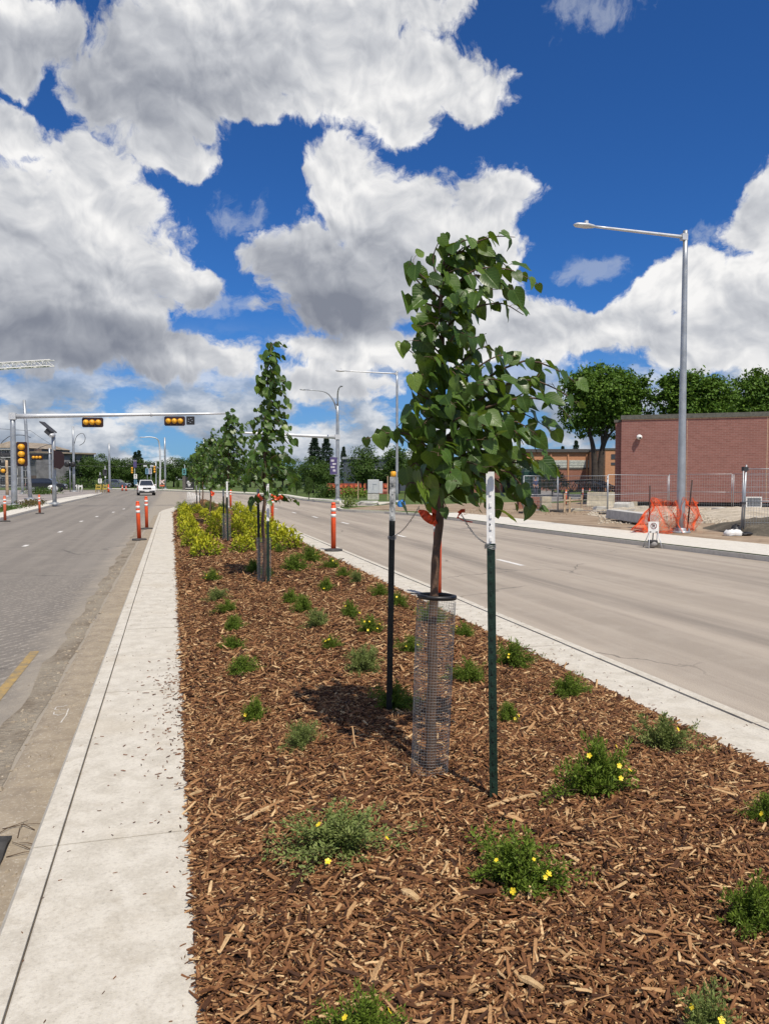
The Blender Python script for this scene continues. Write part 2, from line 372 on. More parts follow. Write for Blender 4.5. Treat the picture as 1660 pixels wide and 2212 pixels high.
M['golden'] = leafmat('golden_leaf', (0.07, 0.16, 0.02), (0.50, 0.50, 0.03), 0.28, (0.5, 0.5, 0.03), cc=(0.72, 0.62, 0.06))
M['elm'] = leafmat('elm_leaf', (0.045, 0.10, 0.012), (0.135, 0.235, 0.032), 0.22)
M['far_leaf'] = leafmat('far_tree_leaf', (0.028, 0.060, 0.012), (0.085, 0.145, 0.03), 0.2)
M['spruce'] = leafmat('spruce_needles', (0.016, 0.035, 0.022), (0.035, 0.06, 0.036), 0.1)
M['petal'] = pm('yellow_petal', (0.80, 0.62, 0.025), 0.5, 0, 0.05)
M['concrete_grey'] = pm('grey_concrete', (0.55, 0.54, 0.50), 0.8, 0, 0.1, 5, 0.25)
M['concrete_tan'] = pm('tan_concrete', (0.50, 0.45, 0.34), 0.85, 0, 0.12, 4, 0.25)
M['far_glass'] = pm('dull_dark_window', (0.022, 0.026, 0.032), 0.5, 0, 0.1)
M['glass'] = pm('dark_window_glass', (0.03, 0.035, 0.045), 0.08, 0, 0.05, coat=0.5)
M['wood'] = pm('weathered_lumber', (0.50, 0.38, 0.25), 0.8, 0, 0.2, 6)
M['pale_wood'] = pm('split_pale_wood', (0.60, 0.42, 0.22), 0.8, 0, 0.2, 20, 0.4, 90, col2=(0.42, 0.26, 0.12))
# ------------------------------------------------------------------ ground, roads, kerbs
def road_material():
    m, b, pr, out = mk('asphalt')
    tc = b.n('ShaderNodeTexCoord').outputs['Object']; sp = b.n('ShaderNodeSeparateXYZ'); b.put(sp.inputs[0], tc)
    x, y = sp.outputs[0], sp.outputs[1]
    side = b.mr(b.m('ADD', x, b.m('MULTIPLY', b.m('SUBTRACT', b.noise(tc, 0.25, 3).outputs[0], 0.5), 3.0)), 0.3, 2.6)
    streak = b.noise(b.v('MULTIPLY', tc, (1.6, 0.045, 1)), 1.0, 6, 0.6, 0.3)
    streak2 = b.noise(b.v('MULTIPLY', tc, (5.0, 0.25, 1)), 1.0, 5, 0.6)
    fine = b.noise(tc, 130.0, 3, 0.7); mid = b.noise(tc, 2.2, 6, 0.62)
    grit = b.voro(tc, 95.0)
    L = b.mix(b.mr(streak.outputs[0], 0.35, 0.68), (0.235, 0.213, 0.184), (0.175, 0.158, 0.138))
    L = b.mix(b.m('MULTIPLY', b.mr(mid.outputs[0], 0.45, 0.75), 0.55), L, (0.28, 0.252, 0.215))
    R = b.mix(b.mr(streak.outputs[0], 0.36, 0.66), (0.395, 0.342, 0.280), (0.300, 0.258, 0.210))
    R = b.mix(b.m('MULTIPLY', b.mr(streak2.outputs[0], 0.5, 0.75), 0.45), R, (0.215, 0.186, 0.156))
    R = b.mix(b.m('MULTIPLY', b.mr(mid.outputs[0], 0.45, 0.7), 0.35), R, (0.42, 0.372, 0.31))
    # darker worn wheel lane on the right carriageway
    xw = b.m('ADD', x, b.m('MULTIPLY', b.m('SUBTRACT', b.noise(b.v('MULTIPLY', tc, (0.3, 0.12, 1)), 1.0, 4).outputs[0], 0.5), 1.6))
    lane = b.m('MULTIPLY', b.mr(b.m('ABSOLUTE', b.m('SUBTRACT', xw, 6.2)), 0.05, 0.55, 1, 0), b.mr(streak2.outputs[0], 0.3, 0.6, 0.35, 0.9))
    lane2 = b.m('MULTIPLY', b.mr(b.m('ABSOLUTE', b.m('SUBTRACT', xw, 9.4)), 0.1, 0.8, 1, 0), b.mr(streak2.outputs[0], 0.3, 0.6, 0.2, 0.7))
    R = b.mix(b.m('MULTIPLY', b.m('MAXIMUM', lane, lane2), 0.78), R, (0.185, 0.160, 0.134))
    # milled strip on the left carriageway: diagonal teeth marks
    ms = b.noise(tc, 0.55, 4, 0.6).outputs[0]
    band = b.m('MULTIPLY', b.mr(b.m('ADD', x, b.m('MULTIPLY', ms, 1.6)), -2.9, -1.7), b.mr(b.m('ADD', x, b.m('MULTIPLY', ms, 0.8)), -1.0, -0.55, 1, 0))
    band = b.m('MULTIPLY', band, b.m('MULTIPLY', b.mr(b.m('ADD', y, b.m('MULTIPLY', ms, 3.0)), 6.6, 8.4), b.mr(b.m('ADD', y, b.m('MULTIPLY', ms, 5.0)), 15.0, 20.0, 1, 0)))
    wv = b.n('ShaderNodeTexWave', wave_type='BANDS', bands_direction='X'); mp = b.n('ShaderNodeMapping'); mp.inputs['Rotation'].default_value = (0, 0, 0.62)
    b.put(mp.inputs[0], tc); b.put(wv.inputs['Vector'], mp.outputs[0]); wv.inputs['Scale'].default_value = 2.6; wv.inputs['Distortion'].default_value = 3.2; wv.inputs['Detail'].default_value = 3; wv.inputs['Detail Scale'].default_value = 3
    pock = b.mr(b.noise(b.v('MULTIPLY', tc, (1, 0.7, 1)), 26.0, 3, 0.6).outputs[0], 0.42, 0.62)
    teeth = b.m('MULTIPLY', b.mr(wv.outputs['Fac'], 0.35, 0.9), pock)
    L = b.mix(b.m('MULTIPLY', band, 0.55), L, (0.150, 0.135, 0.118))
    L = b.mix(b.m('MULTIPLY', b.m('MULTIPLY', band, teeth), 0.55), L, (0.42, 0.385, 0.33))
    # dusty strip along the left gutter
    dust = b.mr(b.m('ADD', x, b.m('MULTIPLY', b.m('SUBTRACT', mid.outputs[0], 0.5), 0.7)), -1.55, -0.95)
    L = b.mix(b.m('MULTIPLY', dust, b.m('MULTIPLY', b.m('SUBTRACT', 1.0, side), 0.8)), L, (0.34, 0.298, 0.235))
    c = b.mix(side, L, R)
    cr = b.voro(b.v('ADD', tc, b.v('MULTIPLY', b.noise(tc, 1.2, 4).outputs['Color'], (0.9, 0.9, 0))), 0.21, 'DISTANCE_TO_EDGE')
    crack = b.m('MULTIPLY', b.mr(cr.outputs[0], 0.0015, 0.005, 1, 0), b.mr(b.noise(tc, 0.35, 2).outputs[0], 0.5, 0.6))
    c = b.mix(b.m('MULTIPLY', crack, 0.65), c, (0.05, 0.048, 0.045))
    c = b.mix(b.m('MULTIPLY', b.mr(fine.outputs[0], 0.42, 0.75), 0.35), c, (0.44, 0.40, 0.36))
    c = b.mix(b.m('MULTIPLY', b.mr(grit.outputs['Distance'], 0.15, 0.42, 1, 0), 0.22), c, (0.07, 0.066, 0.062))
    b.put(pr.inputs['Base Color'], c); pr.inputs['Roughness'].default_value = 0.88; pr.inputs['Specular IOR Level'].default_value = 0.25
    bp = b.n('ShaderNodeBump'); bp.inputs['Strength'].default_value = 0.6; bp.inputs['Distance'].default_value = 0.012
    b.put(bp.inputs['Height'], b.m('ADD', b.m('MULTIPLY', grit.outputs['Distance'], 0.35), b.m('MULTIPLY', b.m('MULTIPLY', band, teeth), 0.9)))
    b.put(pr.inputs['Normal'], bp.outputs[0]); return m
def walk_material(name, base, dark, stain):
    m, b, pr, out = mk(name); tc = b.n('ShaderNodeTexCoord').outputs['Object']
    big = b.noise(tc, 1.3, 5, 0.6); mid = b.noise(tc, 7.0, 7, 0.66, 0.4); fine = b.noise(tc, 160.0, 3, 0.7)
    broom = b.noise(b.v('MULTIPLY', tc, (6.0, 260.0, 1)), 1.0, 3)
    c = b.mix(b.mr(mid.outputs[0], 0.36, 0.66), base, dark)
    c = b.mix(b.m('MULTIPLY', b.mr(big.outputs[0], 0.5, 0.72), 0.55), c, stain)
    c = b.mix(b.m('MULTIPLY', b.mr(fine.outputs[0], 0.5, 0.75), 0.25), c, (0.25, 0.235, 0.21))
    sp2 = b.noise(tc, 55.0, 5, 0.75); c = b.mix(b.mr(sp2.outputs[0], 0.50, 0.70, 0.0, 0.42), c, (0.28, 0.25, 0.205)); c = b.mix(b.mr(sp2.outputs[0], 0.48, 0.30, 0.0, 0.5), c, (0.66, 0.63, 0.56))
    pit = b.voro(tc, 32.0); c = b.mix(b.m('MULTIPLY', b.mr(pit.outputs['Distance'], 0.04, 0.10, 1, 0), 0.5), c, (0.16, 0.14, 0.115))
    sp = b.noise(tc, 3.1, 4, 0.6); c = b.mix(b.m('MULTIPLY', b.mr(sp.outputs[0], 0.62, 0.72), 0.4), c, (0.34, 0.29, 0.22))
    b.put(pr.inputs['Base Color'], c); pr.inputs['Roughness'].default_value = 0.85; pr.inputs['Specular IOR Level'].default_value = 0.25
    bp = b.n('ShaderNodeBump'); bp.inputs['Strength'].default_value = 0.5; bp.inputs['Distance'].default_value = 0.006
    b.put(bp.inputs['Height'], b.m('ADD', mid.outputs[0], b.m('ADD', b.m('MULTIPLY', broom.outputs[0], 0.35), b.m('MULTIPLY', fine.outputs[0], 0.5))))
    b.put(pr.inputs['Normal'], bp.outputs[0]); return m
def mottled(name, stops, scale, bump=0.5, bscale=30, stretch=(1, 1, 1)):
    m, b, pr, out = mk(name); tc = b.n('ShaderNodeTexCoord').outputs['Object']
    n1 = b.noise(b.v('MULTIPLY', tc, stretch), scale, 9, 0.68)
    n2 = b.noise(tc, bscale, 4, 0.7)
    c = b.ramp(b.m('MULTIPLY_ADD', b.m('SUBTRACT', n2.outputs[0], 0.5), 0.35, n1.outputs[0]), stops)
    b.put(pr.inputs['Base Color'], c); pr.inputs['Roughness'].default_value = 0.92; pr.inputs['Specular IOR Level'].default_value = 0.15
    bp = b.n('ShaderNodeBump'); bp.inputs['Strength'].default_value = bump; bp.inputs['Distance'].default_value = 0.05
    b.put(bp.inputs['Height'], n2.outputs[0]); b.put(pr.inputs['Normal'], bp.outputs[0]); return m
M['road'] = road_material()
M['walk'] = walk_material('broomed_concrete', (0.600, 0.565, 0.490), (0.490, 0.455, 0.385), (0.49, 0.435, 0.345))
M['walk_far'] = walk_material('new_white_concrete', (0.66, 0.63, 0.56), (0.58, 0.55, 0.48), (0.58, 0.54, 0.46))
M['gutter'] = walk_material('dusty_gutter_concrete', (0.33, 0.275, 0.20), (0.25, 0.205, 0.15), (0.38, 0.32, 0.235))
M['grass'] = mottled('lawn_grass', [(0.3, (0.055, 0.085, 0.022)), (0.55, (0.085, 0.125, 0.035)), (0.75, (0.14, 0.15, 0.06))], 0.6, 0.6, 9)
M['dirt'] = mottled('bare_dirt', [(0.3, (0.20, 0.145, 0.095)), (0.5, (0.31, 0.235, 0.165)), (0.72, (0.42, 0.34, 0.25))], 0.9, 0.9, 7)
M['soil'] = mottled('dark_soil', [(0.3, (0.055, 0.050, 0.04)), (0.55, (0.12, 0.105, 0.08)), (0.75, (0.22, 0.19, 0.15))], 1.2, 1.0, 9)
M['gravel'] = mottled('pale_gravel', [(0.3, (0.30, 0.255, 0.19)), (0.5, (0.47, 0.41, 0.32)), (0.7, (0.62, 0.56, 0.46))], 2.0, 1.0, 8)
M['paving'] = mottled('grey_track_paving', [(0.3, (0.24, 0.215, 0.20)), (0.55, (0.31, 0.28, 0.26)), (0.75, (0.37, 0.34, 0.31))], 0.5, 0.2, 14)
M['path'] = mottled('grey_asphalt_path', [(0.3, (0.17, 0.16, 0.15)), (0.6, (0.25, 0.235, 0.22))], 0.8, 0.2, 18)
M['marking'] = mottled('road_paint_white', [(0.3, (0.5, 0.48, 0.45)), (0.6, (0.78, 0.77, 0.74))], 14, 0.2, 90)
M['marking_yellow'] = mottled('worn_yellow_road_paint', [(0.36, (0.22, 0.185, 0.13)), (0.58, (0.38, 0.265, 0.11)), (0.75, (0.50, 0.34, 0.11))], 10, 0.2, 90)
M['joint'] = pm('dirt_filled_joint', (0.11, 0.085, 0.06), 0.95)

def sheet(name, pts, z, mat):
    b = MB(); b.add([(p[0], p[1], z) for p in pts], [tuple(range(len(pts)))])
    ob = b.build(name, mat); me = ob.data
    if me.polygons[0].normal.z < 0: me.flip_normals()
    return struct(ob)
def land(name, pts, mat, z=0.0):
    b = MB(); n = len(pts)
    ar = sum(pts[i][0] * pts[(i + 1) % n][1] - pts[(i + 1) % n][0] * pts[i][1] for i in range(n))
    if ar < 0: pts = pts[::-1]
    b.prism(pts, -0.19, z); return struct(b.build(name, mat))
def kerb(name, line, wid, mat, z=0.006, flip=1):
    """kerb stone along a polyline, body on the left of it when flip is 1"""
    b = MB(); L = [Vector((p[0], p[1], 0)) for p in line]; prof = [(0, -0.185), (-0.006, -0.03), (0.012, z - 0.004), (0.03, z), (wid, z), (wid, -0.02)]
    vs = []
    for i, p in enumerate(L):
        t = (L[min(i + 1, len(L) - 1)] - L[max(i - 1, 0)]).normalized(); nn = Vector((-t.y, t.x, 0)) * flip
        for (o, h) in prof: vs.append(p + nn * o + Vector((0, 0, h)))
    k = len(prof); fs = []
    for i in range(len(L) - 1):
        for j in range(k - 1): fs.append((i * k + j, (i + 1) * k + j, (i + 1) * k + j + 1, i * k + j + 1) if flip < 0 else (i * k + j, i * k + j + 1, (i + 1) * k + j + 1, (i + 1) * k + j))
    b.add(vs, fs); return struct(b.build(name, mat))
def offs(line, d):
    L = [Vector((p[0], p[1], 0)) for p in line]; o = []
    for i, p in enumerate(L):
        t = (L[min(i + 1, len(L) - 1)] - L[max(i - 1, 0)]).normalized(); o.append(p + Vector((-t.y, t.x, 0)) * d)
    return o
sheet('ground', [(-1400, -300), (1400, -300), (1400, 2200), (-1400, 2200)], -0.205, M['grass'])
sheet('road', [(-70, -8), (70, -8), (70, 150), (-70, 150)], -0.13, M['road'])
# right-hand land: far kerb of the right carriageway, the bulb at the side entrance, then the far side of the cross street
RC = [Vector((12.5, -7, 0)), Vector((12.2, 6, 0))] + [G(*p) for p in [(1660, 1200), (1331, 1162), (1124, 1137.5), (1000, 1120), (900, 1109), (830, 1104), (770, 1101.5), (736, 1099.5), (726, 1096.5), (742, 1093.5), (800, 1092), (815, 1089.5), (790, 1087), (735, 1085.3), (657, 1078.5), (618, 1071.5), (540, 1066.5), (471, 1063), (346, 1059), (222, 1056.3)]]
land('boulevard', RC + [Vector((-150, 160, 0)), Vector((-300, 180, 0)), Vector((-900, 1200, 0)), Vector((900, 1200, 0)), Vector((600, -7, 0))], M['grass'])
kerb('kerb', RC, 0.16, M['walk_far'], 0.007, -1)
SWL = RC[:7]; sw_back = offs(SWL, -2.15)
sheet('sidewalk', offs(SWL, -0.16) + sw_back[::-1], 0.006, M['walk_far'])
sheet('bare_ground', [sw_back[0]] + sw_back[1:] + [G(760, 1100.3), G(752, 1098), G(812, 1092.5), G(850, 1090), G(950, 1089), G(1130, 1084), G(1200, 1087), G(1330, 1080), Vector((44, 34, 0)), Vector((60, -7, 0))], 0.004, M['dirt'])
sheet('gravel_pad', [G(1265, 1112, 0), G(1330, 1122), G(1400, 1126), G(1520, 1130), Vector((30, 16, 0)), Vector((44, 20, 0)), Vector((46, 32, 0)), G(1340, 1091), G(1290, 1096)], 0.011, M['gravel'])
sheet('asphalt_path', [G(1128, 1088), G(1240, 1081), G(1330, 1079), G(1330, 1071), G(1215, 1067), G(1175, 1056), G(1140, 1056)], 0.008, M['path'])
sheet('far_sidewalk', [G(222, 1055.6), G(346, 1058.2), G(471, 1062), G(540, 1065.3), G(618, 1070), G(657, 1077), G(735, 1083.6), G(760, 1082), G(664, 1075), G(622, 1068.3), G(545, 1063.6), G(471, 1060.2), G(346, 1056.6), G(222, 1054.2)], 0.005, M['walk_far'])
# left-hand land
LC = [Vector((-6.3, -7, 0)), Vector((-6.6, 10, 0))] + [G(*p) for p in [(-60, 1132), (0, 1118.5), (58, 1104), (117, 1089), (160, 1079.5), (195, 1072), (214, 1067), (221, 1064.3), (212, 1062.3), (180, 1061.3), (100, 1060.5), (0, 1060), (-200, 1059)]]
land('transit_ground', LC + [Vector((-200, 60, 0)), Vector((-200, -7, 0))], M['paving'])
kerb('kerb', LC, 0.16, M['walk_far'], 0.007, 1)
lb = [Vector((-7.4, -7, 0)), Vector((-7.7, 10, 0))] + [G(*p) for p in [(-60, 1119), (0, 1107.5), (58, 1094), (117, 1079), (160, 1071.5), (195, 1067)]]
sheet('sidewalk', offs(LC[:9], 0.16) + lb[::-1], 0.006, M['walk_far'])
sheet('planting_strip', [G(-120, 1120), G(0, 1107.8), G(36, 1099.5), G(36, 1096), G(0, 1099), G(-120, 1106)], 0.005, M['grass'])
sheet('planting_strip', [G(44, 1099), G(95, 1090), G(95, 1086.5), G(44, 1095)], 0.005, M['dirt'])
for (ya, yb) in ((1078, 1072), (1087, 1076), (1093, 1079.5)):
    a, c = G(-40, ya), G(210, yb - 8); t = (c - a).normalized(); nn = Vector((-t.y, t.x, 0)) * 0.06
    sheet('rail', [a - nn, c - nn, c + nn, a + nn], 0.008, M['dark'])
sheet('track_edge', [G(-60, 1086), G(40, 1082), G(75, 1080), G(75, 1078.8), G(40, 1080.6), G(-60, 1084.3)], 0.01, M['walk_far'])
sheet('planting_strip', [G(72, 1068), G(113, 1066), G(113, 1060), G(76, 1061)], 0.012, M['grass'])
# lane dashes
dl = []
for i, (px, py) in enumerate([(57, 1178.6), (133, 1148), (179, 1125), (213, 1114.5), (249, 1105), (272, 1098)]):
    a = G(px - 6, py + 2.2, -0.13); c = G(px + 6, py - 2.2, -0.13); c = a + Vector((0.02, 1.0, 0)) * min(1.0, 0.5 + 0.1 * i)
    dl.append((a, c))
for py, px in ((1215, 1100), (1157, 862), (1130, 745), (1117, 680), (1107.5, 635), (1099, 596), (1093, 570)):
    c = G(px, py, -0.13); dl.append((c - Vector((0, 0.62, 0)), c + Vector((0, 0.62, 0))))
for a, c in dl:
    b = MB(); w = 0.055
    b.add([(a.x - w, a.y, -0.126), (a.x + w, a.y, -0.126), (c.x + w, c.y, -0.126), (c.x - w, c.y, -0.126)], [(0, 1, 2, 3)]); struct(b.build('lane_dash', M['marking']))
sheet('yellow_lane_line', [(-1.40, 5.4), (-1.315, 5.4), (-1.30, 8.3), (-1.385, 8.3)], -0.126, M['marking_yellow'])
# ------------------------------------------------------------------ the median: kerbs, walks, gutter, mulch
OUT_L = [(-0.62, -3), (-0.62, 38), (-0.45, 41.5), (0.1, 45.5), (0.6, 49.5), (1.1, 54), (1.6, 57.5), (2.2, 58.8)]
OUT_R = [(3.78, -3), (3.75, 30), (3.6, 40), (3.25, 48), (3.0, 54), (2.7, 57.5), (2.2, 58.8)]
IN_L = [(0.077, -3), (0.077, 38), (0.25, 41.5), (0.65, 45.5), (1.1, 49), (1.5, 53), (1.9, 55.8), (2.2, 56.3)]
IN_R = [(3.15, -3), (3.10, 30), (2.95, 40), (2.75, 47), (2.6, 52), (2.45, 55), (2.2, 56.3)]
def xat(line, y): return float(np.interp(y, [p[1] for p in line], [p[0] for p in line]))
def hump(x, y):
    return 0.014 * math.sin(2.1 * x + 1.3 * y) + 0.012 * math.sin(3.7 * x - 2.3 * y + 1) + 0.008 * math.sin(7.1 * x + 5.3 * y)
def mz(x, y):
    l, r = xat(IN_L, y), xat(IN_R, y); t = (x - l) / max(r - l, 0.05); e = max(0.0, min(t, 1 - t) * 5.0)
    return (0.005 + 0.085 * min(1.0, e) ** 0.6 + hump(x, y) * min(1, e))
def GM(px, py):
    z = 0.06
    for _ in range(4):
        p = G(px, py, z); z = mz(p.x, p.y)
    p.z = z; return p
def long_strip(b, fo, fi, y0, y1, step, z=0.0, gap=0.008, roundside=0, jit=0.0):
    """concrete cast in lengths between two edges, with joints"""
    ys = []; y = y0
    while y < y1 - 0.3: ys.append((y, min(y + step, y1))); y += step
    for (ya, yb) in ys:
        ya2, yb2 = ya + gap / 2, yb - gap / 2; dz = random.uniform(-jit, jit)
        xo0, xo1, xi0, xi1 = fo(ya2), fo(yb2), fi(ya2), fi(yb2); sg = 1 if xi0 > xo0 else -1
        prof0 = [(xo0, -0.19), (xo0 + 0.004 * sg, -0.028 + z), (xo0 + 0.024 * sg, z + dz), (xi0, z + dz + 0.002), (xi0, -0.19)] if roundside else [(xo0, -0.19), (xo0, z + dz - 0.003), (xo0 + 0.006 * sg, z + dz), (xi0 - 0.006 * sg, z + dz), (xi0, z + dz - 0.003), (xi0, -0.19)]
        n = len(prof0); vs = [(p[0], ya2, p[1]) for p in prof0] + [(p[0] + (xo1 - xo0) if i < n / 2 else p[0] + (xi1 - xi0), yb2, p[1]) for i, p in enumerate(prof0)]
        fs = [(i, i + 1, n + i + 1, n + i) for i in range(n - 1)] + [tuple(range(n - 1, -1, -1)), tuple(range(n, 2 * n))]
        if sg > 0: fs = [f[::-1] for f in fs]
        b.add(vs, fs)
fl = lambda line: (lambda y: xat(line, y))
b = MB(); long_strip(b, fl(OUT_L), lambda y: xat(OUT_L, y) + 0.119 , -1.45, 38, 2.5, 0.004, 0.006, 1, 0.002); struct(b.build('kerb', M['walk']))
b = MB(); long_strip(b, lambda y: xat(OUT_L, y) + 0.126, fl(IN_L), -1.45, 38, 2.5, 0.0, 0.014, 0, 0.003); struct(b.build('sidewalk', M['walk']))
b = MB(); long_strip(b, fl(OUT_R), lambda y: xat(OUT_R, y) - 0.115, -0.85, 40, 2.5, 0.004, 0.006, 1, 0.002); struct(b.build('kerb', M['walk']))
b = MB(); long_strip(b, lambda y: xat(OUT_R, y) - 0.126, fl(IN_R), -0.85, 40, 2.5, 0.0, 0.013, 0, 0.003); struct(b.build('sidewalk', M['walk']))
b = MB()
for (o, i, y0) in ((OUT_L, IN_L, 38.004), (OUT_R, IN_R, 40.004)):
    ys = list(np.linspace(y0, 58.5, 16))
    vs = []; fs = []
    for y in ys:
        xi = xat(i, min(y, 56.2)); xo = xat(o, y); vs += [(xo, y, -0.19), (xo, y, 0), (xi, min(y, 56.2), 0.001), (xi, min(y, 56.2), -0.19)]
    for k in range(len(ys) - 1):
        for j in range(3):
            f = (k * 4 + j, k * 4 + j + 1, k * 4 + 5 + j, k * 4 + 4 + j); fs.append(f if o is OUT_R else f[::-1])
    b.add(vs, fs)
b.add([(xat(OUT_L, 58.5), 58.5, 0), (xat(OUT_R, 58.5), 58.5, 0), (2.25, 56.2, 0), (2.15, 56.2, 0)], [(0, 1, 2, 3)])
struct(b.build('sidewalk', M['walk']))
b = MB(); long_strip(b, lambda y: xat(OUT_L, y) + 0.108, lambda y: xat(OUT_L, y) + 0.135, -1.4, 38, 40, -0.016, 0); long_strip(b, lambda y: xat(OUT_R, y) - 0.108, lambda y: xat(OUT_R, y) - 0.133, -0.8, 40, 42, -0.012, 0)
struct(b.build('joint_fill', M['joint']))
sheet('gutter', [(-0.615, -3), (-0.615, 38), (-0.80, 38), (-0.86, 20), (-0.885, 5), (-0.89, -3)], -0.118, M['gutter'])
b = MB(); b.add([(-0.89, -3, -0.118), (-0.885, 5, -0.118), (-0.86, 20, -0.118), (-0.80, 38, -0.118), (-0.83, 38, -0.1295), (-0.90, 20, -0.1295), (-0.93, 5, -0.1295), (-0.935, -3, -0.1295)], [(0, 1, 6, 7), (1, 2, 5, 6), (2, 3, 4, 5)]); struct(b.build('gutter_lip', M['gutter']))
def gutter_dirt():
    ys = np.linspace(-3, 30, 90); vs = []
    for y in ys:
        j = 0.035 * math.sin(3.1 * y) + 0.02 * math.sin(9.3 * y + 1)
        vs += [(-0.95 + 0.3 * j, y, -0.1255), (-1.13 + j - 0.002 * y, y, -0.1265)]
    b = MB(); b.add(vs, [(2 * k, 2 * k + 2, 2 * k + 3, 2 * k + 1) for k in range(len(ys) - 1)]); o = b.build('gutter_dirt', M['dirt_dusty'])
    if o.data.polygons[0].normal.z < 0: o.data.flip_normals()
    struct(o)
M['dirt_dusty'] = mottled('dusty_gutter_dirt', [(0.3, (0.17, 0.135, 0.095)), (0.5, (0.29, 0.25, 0.195)), (0.72, (0.36, 0.32, 0.25))], 3.0, 0.9, 22, (1, 0.5, 1))
gutter_dirt()
# mulch
M['mulch_base'] = mottled('dark_mulch', [(0.32, (0.030, 0.014, 0.008)), (0.5, (0.085, 0.040, 0.02)), (0.72, (0.17, 0.088, 0.045))], 16, 1.0, 38)
def chip_material():
    m, b, pr, out = mk('wood_chips'); at = b.n('ShaderNodeAttribute', attribute_name='tint')
    tc = b.n('ShaderNodeTexCoord').outputs['Object']
    c = b.ramp(at.outputs['Fac'], [(0, (0.026, 0.012, 0.007)), (0.22, (0.085, 0.036, 0.016)), (0.5, (0.215, 0.094, 0.038)), (0.70, (0.345, 0.178, 0.076)), (0.85, (0.47, 0.285, 0.135)), (1, (0.64, 0.44, 0.23))])
    c = b.mix(b.m('MULTIPLY', b.mr(b.noise(tc, 150.0, 3).outputs[0], 0.42, 0.7), 0.35), c, (0.05, 0.022, 0.012))
    b.put(pr.inputs['Base Color'], c); pr.inputs['Roughness'].default_value = 0.75; pr.inputs['Specular IOR Level'].default_value = 0.25
    return m
M['chip'] = chip_material()
def bed_surface():
    ys = np.concatenate([np.arange(-2.5, 12, 0.12), np.arange(12, 56.3, 0.5), [56.25]]); nx = 26; vs = []; fs = []
    for y in ys:
        l, r = xat(IN_L, y), xat(IN_R, y)
        for k in range(nx):
            x = l + (r - l) * k / (nx - 1); vs.append((x, y, mz(x, y) - 0.004 if 0 < k < nx - 1 else -0.02))
    for i in range(len(ys) - 1):
        for k in range(nx - 1): fs.append((i * nx + k, i * nx + k + 1, (i + 1) * nx + k + 1, (i + 1) * nx + k))
    struct(npmesh('mulch_bed', vs, fs, M['mulch_base'], smooth=True))
bed_surface()
